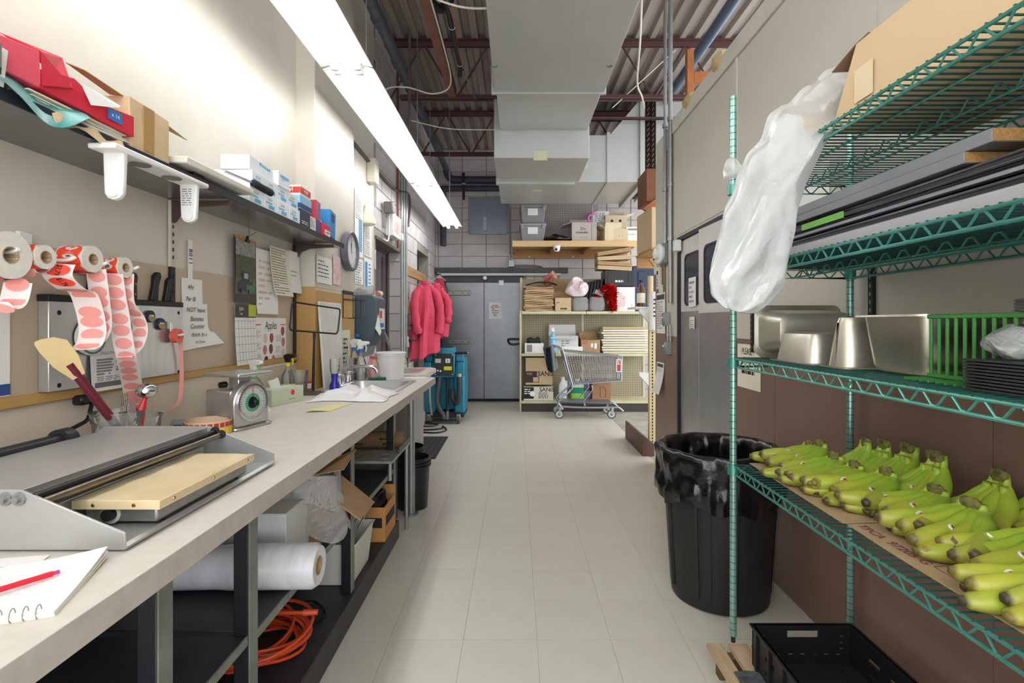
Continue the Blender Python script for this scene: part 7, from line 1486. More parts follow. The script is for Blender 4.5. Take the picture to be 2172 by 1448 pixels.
text('PLEASE +', .052, tl+V(-.003, -w*.5, -h*.17), -YD, ZD, ink, t, sx=.8); text('SPECIAL', .05, tl+V(-.003, -w*.5, -h*.37), -YD, ZD, ink, t, sx=.75); scrib(tl+V(-.003, -.06, -h*.55), -YD, ZD, w*.7, .04, 1, ink, t, dash=.03)
t, tl, w, h = rnote('tall white notice with dark header on the partition end', 1393, 622, 706, 1411); rect(tl+V(-.003, -.01, -.02), -YD, ZD, w*.9, h*.12, mat('header_dark', '#4b4a50', .6), t, 'header'); scrib(tl+V(-.003, -.03, -h*.2), -YD, ZD, w*.8, h*.7, 12, mat('ink_soft2', '#a9a6a0', .8), t, dash=.04)
t, tl, w, h = rnote('curled white notice low on the partition end', 1394, 766, 830, 1409, curl=.05); rect(tl+V(-.003, -.02, -.015), -YD, ZD, w*.8, h*.1, mat('header_dark', '#4b4a50', .6), t, 'header'); scrib(tl+V(-.006, -.03, -h*.2), -YD, ZD, w*.8, h*.35, 8, mat('ink_soft2', '#a9a6a0', .8), t, dash=.04)
t = thing('alarm_horn', 'white round alarm horn on a grey box on partition end', 'alarm', (XR, 4.7, 1.9)); c = onX(1404, 538, XR-.045); MB().cb(c+V(.02, 0, 0), (.06, .13, .17)).build('back_box', zinc, t, bevel=.006); Q = frame((-1, -.15, 0)); MB().lathe([(.085, 0), (.085, .02), (.05, .03), (.045, .055), (.03, .06), (0, .06)], c+V(-.012, 0, 0), 24, Q).build('horn', white, t)
for x, y, s, lab in ((1386, 566, (.04, .08, .14), 'cream thermostat box'), (1390, 590, (.03, .09, .2), 'cream controller card with dark slot'), (1394, 612, (.03, .05, .07), 'small cream sensor box')):
    t = thing('wall_control', lab+' on the partition end', 'control', onX(x, y, XR-.01)); c = onX(x+8, y, XR-.02); MB().cb(c, s).build('body', mat('control_cream', '#ddd9c6', .5), t, bevel=.004)
    if s[2] > .15: MB().cb(c+V(-.016, 0, .05), (.003, .04, .03)).build('slot', ink, t); scrib(c+V(-.0165, .03, .0), -YD, ZD, .06, .08, 3, grey_ink, t, dash=.02)
for x, y, lab in ((1413, 677, 'upper'), (1416, 737, 'lower')):
    t = thing('switch_box', '%s grey metal switch box on the partition end' % lab, 'switch box', onX(x, y+12, XR)); c = onX(x, y, XR-.025); MB().cb(c, (.05, .07, .115)).build('box', zinc, t, bevel=.004); MB().cb(c+V(-.028, .0, .0), (.01, .05, .09)).build('cover', alu, t, bevel=.003); MB().cb(c+V(-.036, .0, .015), (.012, .012, .02)).build('toggle', white, t)
for x, lab in ((1416, 'left'), (1421, 'right')): conduit('%s short conduit linking the two grey switch boxes' % lab, [onX(x, 688, XR-.02), onX(x+1, 725, XR-.02)], .008)
# near gondola upright at the partition end
t = thing('end_upright', 'tan slotted metal shelving upright standing past the partition', 'upright', (1.35, 5.24, 0)); MB().box(1.335, 5.2, 0, 1.395, 5.26, 1.42).build('post', mat('upright_tan', '#c9b98d', .5, var=.1), t, bevel=.003)
b = MB()
for k in range(42): b.box(1.36, 5.1985, .05+.032*k, 1.372, 5.2005, .07+.032*k)
o = b.build('slots', ink, t, smooth=False); o['kind'] = 'stuff'
for z in (.815, 1.455): MB().prism([(1.335, z-.14), (1.335, z), (1.235, z), (1.235, z-.03)], 'y', 5.21, 5.25).build('shelf_bracket', white, t, bevel=.002)
tag(MB().box(1.2, 5.2, 1.456, 1.42, 5.6, 1.475).build('end_shelf', white, bevel=.003), 'white shelf end sticking out past the partition', 'shelf')
t = thing('paper_sign', 'curled white paper sign hung on the shelf end', 'sign', (1.33, 5.15, 1.3)); MB().lathe([(.055, 0), (.055, .38), (.053, .38), (.053, 0)], (1.375, 5.147, 1.24), 20, cap=False, a0=R(150), a1=R(390)).build('sheet', paper, t); scrib(V(1.345, 5.084, 1.56), XD, ZD, .07, .2, 5, ink, t, dash=.02, hgt=.4)
t = thing('sauce_bottle', 'brown bottle with pale label on the white shelf end', 'bottle', (1.29, 5.3, 1.476)); MB().lathe([(.04, 0), (.042, .01), (.042, .17), (.02, .21), (.016, .25)], (1.28, 5.32, 1.476), 18).build('body', mat('brown_glass', '#5a4326', .2), t); MB().cyl((1.28, 5.32, 1.725), (1.28, 5.32, 1.75), .02, n=12).build('cap', ink, t); MB().lathe([(.043, .04), (.043, .14)], (1.28, 5.32, 1.476), 18, cap=False).build('label', cream_p, t)
t = thing('wooden_dowel', 'short wooden post standing behind the curled paper sign', 'post', (1.38, 5.3, 1.476)); MB().cyl((1.37, 5.3, 1.476), (1.37, 5.3, 1.79), .03, n=14).build('dowel', kraft_l, t)
t = thing('shelf_plinth', 'brown shelf base panel on the floor past the partition', 'plinth', (1.3, 5.3, 0)); MB().prism([(1.24, 0), (1.36, 0), (1.36, .12), (1.26, .2), (1.24, .2)], 'y', 5.1, 5.9).build('panel', mat('base_brown', '#5a4038', .5), t, bevel=.004)
# slotted black standards and papers behind the rack
for y, z0, z1, lab in ((1.90, 1.30, 1.75, 'nearer'), (2.86, 1.15, 1.95, 'farther')):
    t = thing('wall_standard', '%s black slotted standard on the cream wall behind rack' % lab, 'standard', (XR, y, z0)); MB().box(XR-.014, y-.012, z0, XR, y+.012, z1).build('strip', black, t, smooth=False); b = MB(); z = z0+.02
    while z < z1-.02: b.box(XR-.0145, y-.003, z, XR-.0138, y+.003, z+.014); z += .03
    o = b.build('slots', zinc, t, smooth=False); o['kind'] = 'stuff'
t, tl, w, h = rnote('white paper sheets hanging behind the top rack shelf', 1665, 385, 470, 1760, XR-.002); scrib(tl+V(-.003, -.05, -.02), -YD, ZD, w*.3, h*.8, 14, grey_ink, t, dash=.03)
# ================================================================ WIRE RACK
gw = mat('green_epoxy_wire', '#4a8d80', .28, .45, var=.2, vscale=40, col2='#6fa89c'); gwd = mat('dark_green_wire', '#2c5a53', .35, .3, var=.2, vscale=40); gp = mat('green_post', '#8fb5a8', .28, .6, var=.3, vscale=9, col2='#5f9484')
RX0, RX1, RY0, RY1 = .824, 1.268, .45, 1.97; ZR = [.77, 1.175, 1.51, 1.83]
t = thing('wire_rack', 'tall green wire shelving rack along the right wall', 'shelving', (1.04, 1.2, .1))
for x, y in ((RX0, RY1), (RX1, RY1), (RX0, RY0), (RX1, RY0)):
    po = MB().lathe([(.0125, .125), (.0125, 2.17), (.006, 2.172)], (x, y, 0), 16).build('post', gp, t); MB().cyl((x, y, .10), (x, y, .13), .008, n=10).build('foot', rubber, po)
    b = MB(); z = .15
    while z < 2.16: b.lathe([(.0124, z-.0012), (.01275, z-.0012), (.01275, z+.0012), (.0124, z+.0012)], (x, y, 0), 14, cap=False); z += .0254
    o = b.build('post_grooves', mat('groove_green', '#2a4f48', .5), po); o['kind'] = 'stuff'
for z in ZR:
    rl = MB().tube([(RX0, RY0, z), (RX0, RY1, z), (RX1, RY1, z), (RX1, RY0, z)], .0042, 8, closed=True).build('shelf_rim', gw, t)
    MB().tube([(RX0, RY0, z-.030), (RX0, RY1, z-.030), (RX1, RY1, z-.030), (RX1, RY0, z-.030)], .0042, 8, closed=True).build('lower_rim', gw, rl)
    for x in (RX0, RX1, (RX0+RX1)/2):
        pts = []; y = RY0+.02; k = 0
        while y < RY1-.02: pts += [V(x, y-.007, z-.003 if k % 2 else z-.027), V(x, y+.007, z-.003 if k % 2 else z-.027)]; y += .0345; k += 1
        MB().tube(pts, .0026, 6).build('truss_wire', gw, rl)
    pts = []; x = RX0+.02; k = 0
    while x < RX1-.01: pts += [V(x-.006, RY1, z-.003 if k % 2 else z-.027), V(x+.006, RY1, z-.003 if k % 2 else z-.027)]; x += .0345; k += 1
    MB().tube(pts, .0026, 6).build('truss_wire', gw, rl)
    for x in ((RX0+RX1)/2, RX0+.12, RX1-.12): MB().tube([(x, RY0, z-(.03 if abs(x-1.046) < .01 else .005)), (x, RY1, z-(.03 if abs(x-1.046) < .01 else .005))], .0034, 6).build('support_rod', gw, rl)
    b = MB(); y = RY0+.012
    while y < RY1: b.tube([(RX0-.003, y, z+.004), (RX1+.003, y, z+.004)], .0024, 5); y += .0262
    o = b.build('cross_wires', gwd, rl); o['kind'] = 'stuff'
    for x, y in ((RX0, RY1), (RX1, RY1)): MB().lathe([(.0127, -.034), (.021, -.034), (.0195, .004), (.0127, .004)], (x, y, z), 16, cap=False).build('corner_sleeve', gw, rl)
# flat cardboard on the banana shelf
ZA = ZR[0]+.007
cbm = mat('shelf_cardboard', '#b49a74', .85, var=.25, vscale=5, col2='#a2865e', bump=.1, bscale=60); pur = mat('purple_print', '#8a3f62', .8)
t = thing('cardboard_liner', 'flattened cardboard lining the banana shelf', 'cardboard', (1.05, 1.2, ZA)); MB().plate([(.872, .50, ZA+.002), (1.25, .50, ZA+.002), (1.25, 1.60, ZA+.002), (.885, 1.60, ZA+.002), (.868, 1.2, ZA+.002)], .002).build('near_sheet', cbm, t, smooth=False); MB().plate([(.862, 1.37, ZA+.006), (1.25, 1.40, ZA+.006), (1.25, 1.93, ZA+.006), (.878, 1.955, ZA+.006)], .002).build('far_sheet', cbm, t, smooth=False)
text('TPCA  97205 G', .034, V(.905, 1.25, ZA+.0025), V(.02, -1, 0), V(1, .02, 0), pur, t, bold=.01); scrib(V(.96, 1.11, ZA+.0025), V(.02, -1, 0), V(1, .02, 0), .09, .04, 3, pur, t, dash=.015, hgt=.7); MB().tube([(.91, 1.0, ZA+.003), (.97, 1.0, ZA+.003), (.97, 1.13, ZA+.003), (.91, 1.13, ZA+.003)], .0008, 4, closed=True).build('print_frame', pur, t)
# ================================================================ BANANAS
bm = bpy.data.materials.new('banana'); bm.use_nodes = True; nt = bm.node_tree; N = nt.nodes; L = nt.links; bs = N['Principled BSDF']; bs.inputs['Roughness'].default_value = .42
at = N.new('ShaderNodeAttribute'); at.attribute_name = 'along'; cr = N.new('ShaderNodeValToRGB'); e = cr.color_ramp; e.elements[0].color = lin('#7f9c2a'); e.elements[1].color = lin('#3a2d1c'); e.elements[1].position = 1
for p_, c_ in ((.1, '#9dbb45'), (.22, '#8db436'), (.5, '#94b638'), (.8, '#aaba42'), (.955, '#9c9b42'), (.984, '#2f2419')): q_ = e.elements.new(p_); q_.color = lin(c_)
oi = N.new('ShaderNodeObjectInfo'); mx = N.new('ShaderNodeMix'); mx.data_type = 'RGBA'; mx.blend_type = 'MIX'; mx.inputs['B'].default_value = lin('#c8b93a'); ml = N.new('ShaderNodeMath'); ml.operation = 'MULTIPLY'; ml.inputs[1].default_value = .5
tc = N.new('ShaderNodeTexCoord'); nz = N.new('ShaderNodeTexNoise'); nz.inputs['Scale'].default_value = 14; L.new(tc.outputs['Object'], nz.inputs['Vector']); m2 = N.new('ShaderNodeMath'); m2.operation = 'MULTIPLY'; L.new(oi.outputs['Random'], m2.inputs[0]); L.new(nz.outputs[0], m2.inputs[1]); L.new(m2.outputs[0], ml.inputs[0]); ml.inputs[1].default_value = .65
L.new(at.outputs['Fac'], cr.inputs[0]); L.new(cr.outputs[0], mx.inputs['A']); L.new(ml.outputs[0], mx.inputs['Factor']); L.new(mx.outputs['Result'], bs.inputs['Base Color'])
crown_m = mat('banana_crown', '#7d7a3c', .7, var=.9, vscale=60, col2='#3a2a1c'); stick = mat('fruit_sticker', '#e9e6e2', .4)
def banana_mesh(A, B, a1, fat):
    """one finger: stem hangs from the crown, body sweeps out to a blunt dark tip"""
    b = MB(); rings = []; n = 10; K = 22; al = []
    for i in range(K+1):
        s = i/K; a = a1*s; c = V(A*(1-math.cos(a)), 0, B*(1-math.sin(a))); tn = V(A*math.sin(a), 0, -B*math.cos(a)).normalized() if i else V(0, 0, -1); nr = V(-tn.z, 0, tn.x)
        r = fat*(.40 if s < .14 else .40+.60*min(1, (s-.14)/.24)**.8 if s < .38 else 1.0 if s < .76 else 1-.42*((s-.76)/.2)**1.7 if s < .96 else .42 if s < .99 else .3)
        rings.append([c+nr*(r*math.cos(2*PI*j/n)*(1+.07*math.cos(5*2*PI*j/n)))+V(0, r*math.sin(2*PI*j/n)*(1+.07*math.cos(5*2*PI*j/n)), 0) for j in range(n)]); al += [s]*n
    b.loft(rings); return b, al
BM = {0: [], 1: []}
for kind, A, B, a1, fat in ((0, .165, .068, R(96), .0245), (0, .178, .070, R(101), .0255), (0, .155, .066, R(92), .0235), (1, .140, .118, R(97), .0240), (1, .152, .122, R(103), .0250), (1, .132, .114, R(93), .0230)):
    b, al = banana_mesh(A, B, a1, fat); me = bpy.data.meshes.new('banana'); me.from_pydata([tuple(v_) for v_ in b.v], [], b.f); me.polygons.foreach_set('use_smooth', [True]*len(me.polygons)); at_ = me.attributes.new('along', 'FLOAT', 'POINT'); at_.data.foreach_set('value', al); me.materials.append(bm); BM[kind].append((me, A, B, fat))
def bunch(lab, px, py, zc, ang, n, spread, layers=1):
    """a hand of bananas: crown up, fingers fanning down and away"""
    c = onZ(px, py, zc); t = thing('banana_bunch', lab, 'bananas', V(c.x, c.y, ZA+.004), R(ang), 'banana bunches on the wire rack'); rg = random.Random(int(px+py)); hh = zc-ZA-.004; kind = int(hh > .125)
    for ly in range(layers):
        for k in range(n if ly == 0 else max(2, n-1)):
            nn_ = n if ly == 0 else max(2, n-1); me, A, B, fat = BM[kind][rg.randrange(3)]; o = bpy.data.objects.new('banana', me); COL.objects.link(o); o.parent = t; f = k/(nn_-1)-.5
            sz = ((hh-.024)/B if ly == 0 else (hh-.034)/B*.86); o.scale = (rg.uniform(.97, 1.06)*(1 if ly == 0 else .93), 1, max(.8, sz)); o.location = (-.004+.012*ly, f*.062, (hh-B*max(.8, sz)) if ly == 0 else .020)
            if ly == 0: o.location.z = max(o.location.z, .022)
            o.rotation_euler = (f*.25+rg.uniform(-.05, .05), (-.10 if layers > 1 and ly == 0 else 0)+rg.uniform(-.03, .02), f*spread+rg.uniform(-.05, .05))
            if ly == 0 and k % 2 == 0:
                a = R(66); q_ = V(A*(1-math.cos(a)), 0, B*(1-math.sin(a))); dn = V(-.25, .62, .74).normalized(); Q = frame(dn, (1, 0, -.2))
                for w_, m_, of, nm in ((.013, stick, .0, 'sticker'), (.007, red_c, .0006, 'sticker_logo')): MB(Matrix.Translation(q_+dn*(fat*1.0+of)) @ Q).loft([[V(w_*math.cos(2*PI*j/12), w_*.68*math.sin(2*PI*j/12), z) for j in range(12)] for z in (-.003, .0012)]).build(nm, m_, o, world=False)
    b = MB().loft([[V(w*math.cos(2*PI*j/10)*.75, w*math.sin(2*PI*j/10)*(.9+.26*n), hh+z) for j in range(10)] for w, z in ((.008, -.02), (.0115, -.008), (.0105, .006), (.006, .012))]); b.v = [v_+wob(v_, .004, 80) for v_ in b.v]; b.build('crown', crown_m, t, world=False)
    return t
for lab, px, py, zc, ang, n, sp2, ly in (
    ('small green-yellow banana bunch at the far front corner of the shelf', 1716, 940, .872, 184, 4, .5, 1), ('banana bunch with a dark stem, second along the front row', 1739, 938, .885, 190, 5, .7, 2), ('yellower banana bunch third along the front row', 1768, 965, .872, 196, 4, .7, 2),
    ('small green banana bunch at the far back by the wall', 1836, 934, .918, 182, 4, .5, 1), ('green banana bunch second from the far end of the back row', 1873, 937, .925, 188, 5, .7, 2), ('green banana bunch with pale cut stem third in the back row', 1923, 945, .93, 188, 5, .7, 2),
    ('largest green banana bunch leaning on the wall, fourth in the back row', 1982, 963, .935, 190, 6, .9, 2), ('banana bunch with two split stems mid front row', 1812, 984, .868, 190, 4, .7, 2), ('banana bunch with one big yellow-green banana mid front row', 1879, 998, .876, 192, 4, .7, 2),
    ('banana bunch with black tips toward the aisle, near mid front row', 1984, 1036, .872, 190, 5, .8, 2), ('banana bunch with pink sticker fifth in the back row', 2118, 1003, .925, 192, 4, .7, 2), ('deep green banana bunch with big stickers near the front edge', 2060, 1064, .884, 196, 5, .9, 2),
    ('nearest banana bunch cut by the right frame edge', 2290, 1195, .875, 186, 5, .7, 2), ('banana bunch just behind the nearest one at the frame edge', 2205, 1118, .88, 190, 4, .7, 2), ('banana bunch at the back cut by the right frame edge', 2235, 1020, .925, 190, 4, .7, 2)):
    bunch(lab, px, py, zc, ang, n, sp2, layers=ly)
# ================================================================ PANS ON THE SECOND SHELF
ZB = ZR[1]+.0075
def pan_rings(w, d, h, tp, r=.035): return [(w-2*tp, d-2*tp, r, 0), (w, d, r+.01, h)]
def pan(name, lab, M_, w, d, h, tp, m=steel_w):
    """steam table pan; local: opening up, base at z=0"""
    t = thing(name, lab, 'pan', M_.to_translation()); A = lambda w_, d_, r, z: [M_ @ p for p in rring((0, 0, z), w_, d_, r, I4, 4)]
    b = MB().loft([A(w-2*tp-.05, d-2*tp-.05, .02, 0), A(w-2*tp-.012, d-2*tp-.012, .035, .005), A(w-2*tp, d-2*tp, .04, .02), A(w, d, .04, h-.003), A(w+.028, d+.028, .03, h), A(w+.03, d+.03, .03, h-.004), A(w+.028, d+.028, .03, h+.001), A(w-.003, d-.003, .04, h-.002), A(w-2*tp-.004, d-2*tp-.004, .035, .02), A(w-2*tp-.03, d-2*tp-.03, .03, .004)]); b.build('pan_body', m, t); return t
pan('steel_pan', 'stained steel pan standing on its side with the rim facing away', Matrix.Translation((1.04, 1.79, ZB+.098)) @ Matrix.Rotation(R(-90), 4, 'X') @ Matrix.Rotation(0, 4, 'Z'), .29, .16, .13, .012)
pan('steel_pan', 'small steel pan upside down in front of the stained pan', Matrix.Translation((.955, 1.69, ZB+.098)) @ Matrix.Rotation(PI, 4, 'X'), .13, .22, .097, .012)
pan('steel_pan', 'narrow tall steel pan upside down between the other pans', Matrix.Translation((.975, 1.49, ZB+.148)) @ Matrix.Rotation(PI, 4, 'X'), .13, .10, .147, .014)
pan('steel_pan', 'large square deep steel pan upright beside green rack', Matrix.Translation((1.05, 1.29, ZB+.001)), .25, .23, .146, .014, mat('pan_pale', '#c6c2b2', .33, 1, var=.3, vscale=6, col2='#a8a08a', bump=.05, bscale=40))
gr = mat('bright_green_wire', '#41803f', .4, .1, var=.2)
t = thing('green_basket', 'bright green wire basket beside the large steel pan', 'basket', (1.04, 1.0, ZB)); xa, xb, ya, yb, zh = .925, 1.22, .72, 1.165, .142
for x in (xa, xb):
    for z in (.012, zh): MB().cb((x, (ya+yb)/2, ZB+z), (.008, yb-ya, .010)).build('rail', gr, t, bevel=.002)
    y = ya
    while y <= yb+.001: MB().cyl((x, y, ZB+.012), (x, y, ZB+zh), .0036, n=8).build('bar', gr, t); y += .0218
for y in (ya, yb):
    for z in (.012, zh): MB().cb(((xa+xb)/2, y, ZB+z), (xb-xa, .008, .010)).build('rail', gr, t, bevel=.002)
for k in range(20): MB().cyl((xa-.05, ya+.03+.022*k, ZB+.004), (xb, ya+.03+.022*k, ZB+.004), .0036, n=6).build('floor_bar', gr, t)
MB().box(xa+.05, ya+.02, ZB+.012, xb-.02, yb-.06, ZB+.125).build('dark_block', mat('block_dark', '#231f1e', .6), t, bevel=.01)  # one plain dark block fills most of the basket
t = thing('dome_lid', 'clear plastic dome lid sitting on stacked lids above green basket', 'lid', (1.0, .93, ZB+.15)); c = V(1.02, .90, ZB+zh+.006)
for k in range(4): MB().lathe([(.10, 0), (.115, .002), (.113, .006), (.098, .005)], c+V(0, 0, .006*k), 30, cap=False).build('lid_rim', clear, t)
MB().lathe([(.10, .024), (.098, .06), (.085, .095), (.06, .108), (.0, .11)], c, 30, fn=lambda r, z, a: (r*(1+.02*math.cos(12*a)), z)).build('dome', clear, t)
t = thing('tray_stack', 'stack of thin black plastic trays at the shelf edge', 'trays', (.9, .94, ZB))
for k in range(10): MB().cb((.925, .93, ZB+.004+.006*k), (.14, .13, .004), rz=random.uniform(-.02, .02)).build('tray', mat('tray_black', '#2f3032', .35), t, bevel=.001)
b = MB().ball((.93, .94, ZB+.09), (.07, .06, .03), 18, 10); b.v = [v_+wob(v_, .04, 22) for v_ in b.v]
for v_ in b.v: v_.z = max(v_.z, ZB+.062)
tag(b.build('clear_bag', haze_film, subsurf=1), 'torn clear plastic bag lying on the black trays', 'bag')
# ================================================================ BOARDS AND PROFILES ON THE THIRD SHELF
lamg = mat('grey_laminate', '#77787d', .4, var=.1, wear='#9a9a9c', wscale=90, wamt=.74); chip = mat('chipboard', '#a07a48', .85, var=.6, vscale=120, col2='#6d4c26')
ZC3 = ZR[2]+.0075
for (x0, x1, ya, yb, za, zb, lab) in ((.895, 1.2, .975, 1.93, 1.652, 1.678, 'upper grey laminate board with a raw chipboard end'), (.89, 1.15, 1.03, 1.93, 1.628, 1.651, 'lower grey laminate board just under the upper one')):
    t = thing('laminate_board', lab, 'board', ((x0+x1)/2, (ya+yb)/2, za)); MB().box(x0, ya+.001, za, x1, yb, zb).build('board', lamg, t, bevel=.0015); MB().box(x0+.002, ya-.0005, za+.001, x1, ya+.002, zb-.001).build('raw_end', chip, t, smooth=False)
blk = mat('black_profile', '#2c2d31', .28, .6); slv = mat('silver_profile', '#8f9098', .25, .9)
for k, (x, z, m_, lab) in enumerate(((.90, 1.602, blk, 'topmost dark metal profile under laminate boards'), (.885, 1.575, slv, 'silver metal profile below the dark one'), (.872, 1.548, blk, 'second dark metal profile on the third shelf'))):
    t = thing('metal_profile', lab, 'profile', (x, 1.2, z)); MB().box(x, .55, z, x+.2, 1.93, z+.016).build('web', m_, t, bevel=.002)
    for q_ in (.0, .014): MB().cyl((x-.001, .55, z+q_+.001), (x-.001, 1.93, z+q_+.001), .0028, n=6).build('bead', slv if m_ is blk else blk, t)
    MB().box(x+.02, .55, z+.016, x+.18, 1.93, z+.0255).build('fin', m_, t, smooth=False)
t = thing('white_profile', 'wide pale grey panel lying directly on the third shelf', 'panel', (.95, 1.2, ZC3)); MB().box(.85, .5, ZC3, 1.2, 1.9, ZC3+.028).build('panel', mat('pale_panel', '#a9a9aa', .35, .3), t, bevel=.002)
tag(MB().box(.880, 1.40, 1.594, .884, 1.60, 1.612).build('green_strip', mat('green_tape', '#6fae4a', .5), smooth=False), 'bright green edge strip on the stored profiles', 'strip')
# ================================================================ TOP SHELF CARTON AND PLASTIC BAG
ZD4 = ZR[3]+.0075
t = thing('long_carton', 'long pale brown carton lying on the top rack shelf', 'box', (1.05, .9, ZD4)); lc = mat('long_carton_board', '#d3b892', .85, var=.15, vscale=2.5, col2='#c3a57c', bump=.06, bscale=70)
MB().frus([(.88, .2, ZD4), (1.24, .2, ZD4), (1.24, 1.44, ZD4), (.88, 1.455, ZD4)], [(.884, .2, ZD4+.195), (1.24, .2, ZD4+.19), (1.24, 1.32, ZD4+.19), (.884, 1.35, ZD4+.20)]).build('body', lc, t, smooth=False, bevel=.003)
MB().plate([(.884, 1.35, ZD4+.20), (.884, 1.30, ZD4+.203), (1.0, 1.36, ZD4+.20), (.96, 1.43, ZD4+.17), (.87, 1.43, ZD4+.165)], .003).build('flap', kraft_d, t, smooth=False); rect(V(.8795, 1.345, ZD4+.125), -YD, ZD, .07, .085, mat('label_beige', '#ddc8a4', .6), t, 'label', .003)
pb = film('packing_bag', '#f2f3f1', .38, .38, .22, 15, .55, .45)
spine = [(P(1835, 165, 1.56), .12), (P(1790, 190, 1.53), .14), (P(1735, 232, 1.47), .15), (P(1685, 290, 1.43), .16), (P(1650, 355, 1.44), .17), (P(1622, 430, 1.46), .178), (P(1597, 520, 1.48), .195), (P(1580, 590, 1.49), .20), (P(1571, 640, 1.49), .15), (P(1564, 664, 1.49), .05)]
pts = smoothpts([p for p, w in spine], 6); ws = []
for i in range(len(spine)-1): ws += [spine[i][1]+(spine[i+1][1]-spine[i][1])*k/6 for k in range(6)]
ws.append(spine[-1][1]); rings = []
for i, p in enumerate(pts):
    tn = (pts[min(i+1, len(pts)-1)]-pts[max(i-1, 0)]).normalized(); sd = tn.cross(V(.35, .93, 0)).normalized(); dp = sd.cross(tn).normalized(); rr = []
    for j in range(36):
        a = 2*PI*j/36; q_ = p+sd*(ws[i]/2*math.cos(a))+dp*(ws[i]*.16*math.sin(a)*(1+.5*math.sin(5*a+i*.25)))
        nn = noise.noise(q_*9)*.034+(.5-abs(noise.noise(V(q_.x*19, q_.y*19, q_.z*9))))*.026+noise.noise(q_*41)*.008+.008*math.sin(7*a+i*.1)-.008; rr.append(q_+dp*nn+sd*nn*.4)
    rings.append(rr)
t = thing('packing_bag', 'big translucent white plastic bag draped over the rack end', 'bag', pts[-1]); MB().loft(rings).build('bag', pb, t, subsurf=1)
b = MB().ball(P(1562, 362, 1.5), (.04, .025, .03), 16, 10); b.v = [v_+wob(v_, .03, 30) for v_ in b.v]; b.build('gathered_tuft', pb, t, subsurf=1)
# ================================================================ TRASH BIN
BC = V(.985, 2.52, 0); t = thing('trash_bin', 'tall black round trash bin with a black liner bag', 'trash bin', BC); bn = mat('bin_black', '#1d1f1e', .45, var=.3, vscale=6, col2='#2c2f2d', bump=.05, bscale=30, wear='#5a5c58', wscale=45, wamt=.76)
MB().lathe([(.20, 0), (.222, .01), (.228, .06), (.262, .60), (.268, .605), (.27, .64), (.278, .645), (.278, .69), (.268, .69), (.22, .03), (.0, .03)], BC, 64).build('body', bn, t)
for a in (R(-128), R(-92), R(-30), R(90)): 
    MB().lathe([(.229, .05), (.262, .57), (.268, .57), (.236, .05)], BC, 5, a0=a, a1=a+.16).build('vertical_rib', bn, t)
b = MB()
for a0_, a1_ in ((R(-172), R(-134)),): b.tube([BC+V(r_*math.cos(a), r_*math.sin(a), z) for a, r_, z in [(a0_, .231, .06), (a0_, .257, .52)]+[(a0_+(a1_-a0_)*k/8, .2585, .535) for k in range(9)]+[(a1_, .257, .52), (a1_, .231, .06)]], .008, 6)
b.build('raised_panel', bn, t)
def bagf(r, z, a):
    e = max(0, (.70-z)/.3); k = noise.noise(V(math.cos(a)*3, math.sin(a)*3, z*5))*.03+noise.noise(V(math.cos(a)*8, math.sin(a)*8, z*11))*.022+noise.noise(V(math.cos(a)*19, math.sin(a)*19, z*30))*.012
    return r+k*(.5+e)+.006*math.sin(11*a+z*20), z+(noise.noise(V(math.cos(a)*2, math.sin(a)*2, 9))*.09-(.06 if -2.3 < a-2*PI*(a > PI) < -1.2 else 0)*e)*e
MB().lathe([(.284, .50), (.29, .53), (.292, .56), (.286, .59), (.29, .62), (.294, .65), (.298, .68), (.296, .705), (.286, .72), (.268, .725), (.250, .70), (.244, .65), (.238, .60), (.228, .52), (.21, .40), (.10, .36), (.0, .36)], BC, 110, fn=bagf, cap=False).build('liner_bag', mat('liner_film', '#101114', .22, var=.2, vscale=9, bump=1.0, bscale=34, coat=.5), t, subsurf=1)
# ================================================================ PALLET AND CRATE
pw = mat('pallet_wood', '#c4ab8a', .75, var=.4, vscale=6, col2='#8f6f4a', bump=.15, bscale=40, stretch=(8, 1.2, 8))
t = thing('pallet', 'rough wooden pallet under the rack corner', 'pallet', (1.0, 1.4, 0))
for k, x in enumerate((.72, .80, .885, 1.0, 1.12, 1.22)): MB().box(x, .9, .082, x+(.055 if k == 0 else .072), 1.965-.004*k, .10).build('deck_board', pw, t, bevel=.002)
for y in (.95, 1.45, 1.90): MB().box(.745, y, .0, 1.29, y+.04, .081).build('stringer', mat('stringer_wood', '#6d5338', .8, var=.4, vscale=8), t, bevel=.003)
t = thing('black_crate', 'black ventilated plastic crate on the pallet under the rack', 'crate', (1.0, 1.55, .1)); cr_ = mat('crate_black', '#1a1b1d', .38, var=.2, vscale=12); xa, xb, ya, yb, z0, z1 = .835, 1.185, 1.22, 1.835, .103, .245
MB().box(xa, ya, z0, xb, yb, z0+.006).build('floor_panel', mat('crate_floor', '#232826', .45, var=.3), t, bevel=.002)
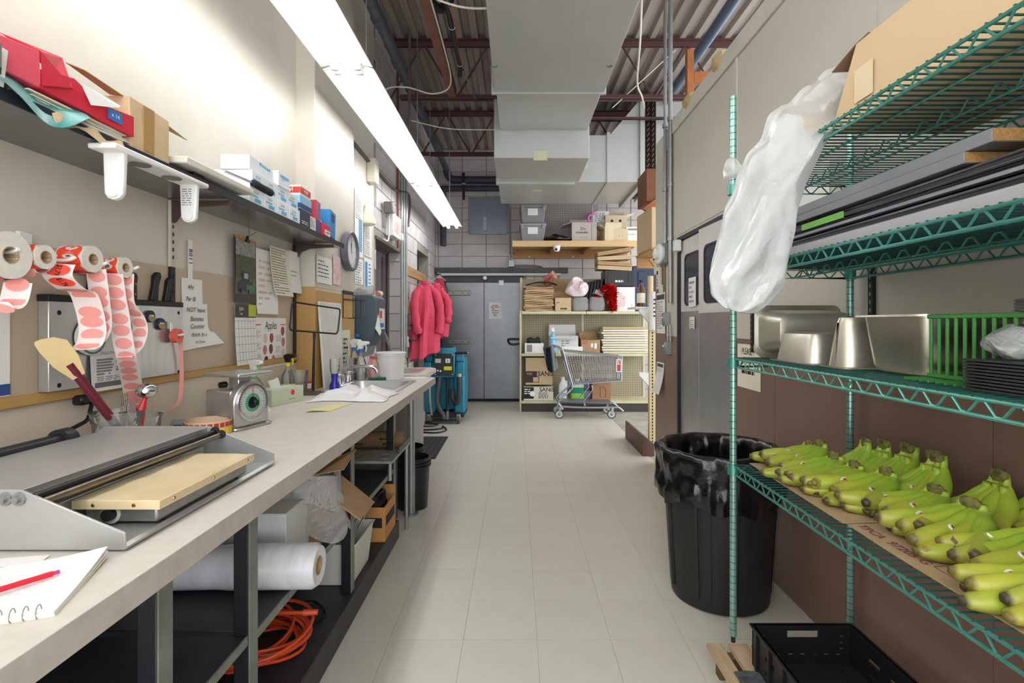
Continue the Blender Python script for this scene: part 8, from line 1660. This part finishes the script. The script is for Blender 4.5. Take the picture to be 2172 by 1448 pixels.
def wallp(n_, along, fixed, a, b_, holes_):
    """crate side as a solid strip with openings cut by building around them"""
    zs = sorted({z0, z1}|{h[2] for h in holes_}|{h[3] for h in holes_}); us = sorted({a, b_}|{h[0] for h in holes_}|{h[1] for h in holes_}); bb = MB(); th = .008
    for i in range(len(us)-1):
        for j in range(len(zs)-1):
            um, zm = (us[i]+us[i+1])/2, (zs[j]+zs[j+1])/2
            if any(h[0] < um < h[1] and h[2] < zm < h[3] for h in holes_): continue
            bb.box(us[i], fixed, zs[j], us[i+1], fixed+th, zs[j+1]) if along == 'x' else bb.box(fixed, us[i], zs[j], fixed+th, us[i+1], zs[j+1])
    return bb.build(n_, cr_, t, smooth=False)
hs = [(.955, 1.065, z1-.045, z1-.018)]+[(.875+.042*k, .893+.042*k, z0+.035, z0+.043) for k in range(7)]+[(x, x+.014, z0+.055+.022*k, z0+.063+.022*k) for x in (.86, 1.14) for k in range(3)]
wallp('end_wall', 'x', yb-.008, xa, xb, hs); wallp('end_wall', 'x', ya, xa, xb, hs)
hs = [(1.3+.08*k, 1.34+.08*k, z0+.03, z0+.04) for k in range(6)]+[(1.28+.1*k, 1.34+.1*k, z0+.075, z0+.09) for k in range(5)]
wallp('side_wall', 'y', xa, ya, yb, hs); wallp('side_wall', 'y', xb-.008, ya, yb, hs)
MB().loft([[(x, y, z) for x, y in ((xa-o_, ya-o_), (xb+o_, ya-o_), (xb+o_, yb+o_), (xa-o_, yb+o_))] for o_, z in ((-.006, z1-.006), (.008, z1-.006), (.008, z1), (-.006, z1), (-.006, z1-.006))], cap=False).build('rim', cr_, t, smooth=False)
for k in range(7): MB().box(xa-.008, ya+.03+.09*k, z0+.005, xa, ya+.042+.09*k, z1-.006).build('side_rib', cr_, t, smooth=False)
b = MB()
for i in range(5):
    for j in range(9): b.cb((xa+.06+.058*i, ya+.05+.065*j, z0+.0064), (.022, .004, .0008), rz=.7)
o = b.build('floor_slots', mat('slot_dark', '#0c0d0d', .6), t, smooth=False); o['kind'] = 'stuff'
b = MB().grid(lambda u, v: V(.75+.10*u, 1.50+.30*v, .1025+.018*abs(noise.noise(V(u*3, v*5, 2)))), 8, 14, .002); tag(b.build('plastic_sheet', mat('grey_film', '#3e4143', .25, var=.5, vscale=20, col2='#8d9092', bump=.5, bscale=30), subsurf=1), 'crumpled grey plastic sheet on the pallet beside the crate', 'plastic')
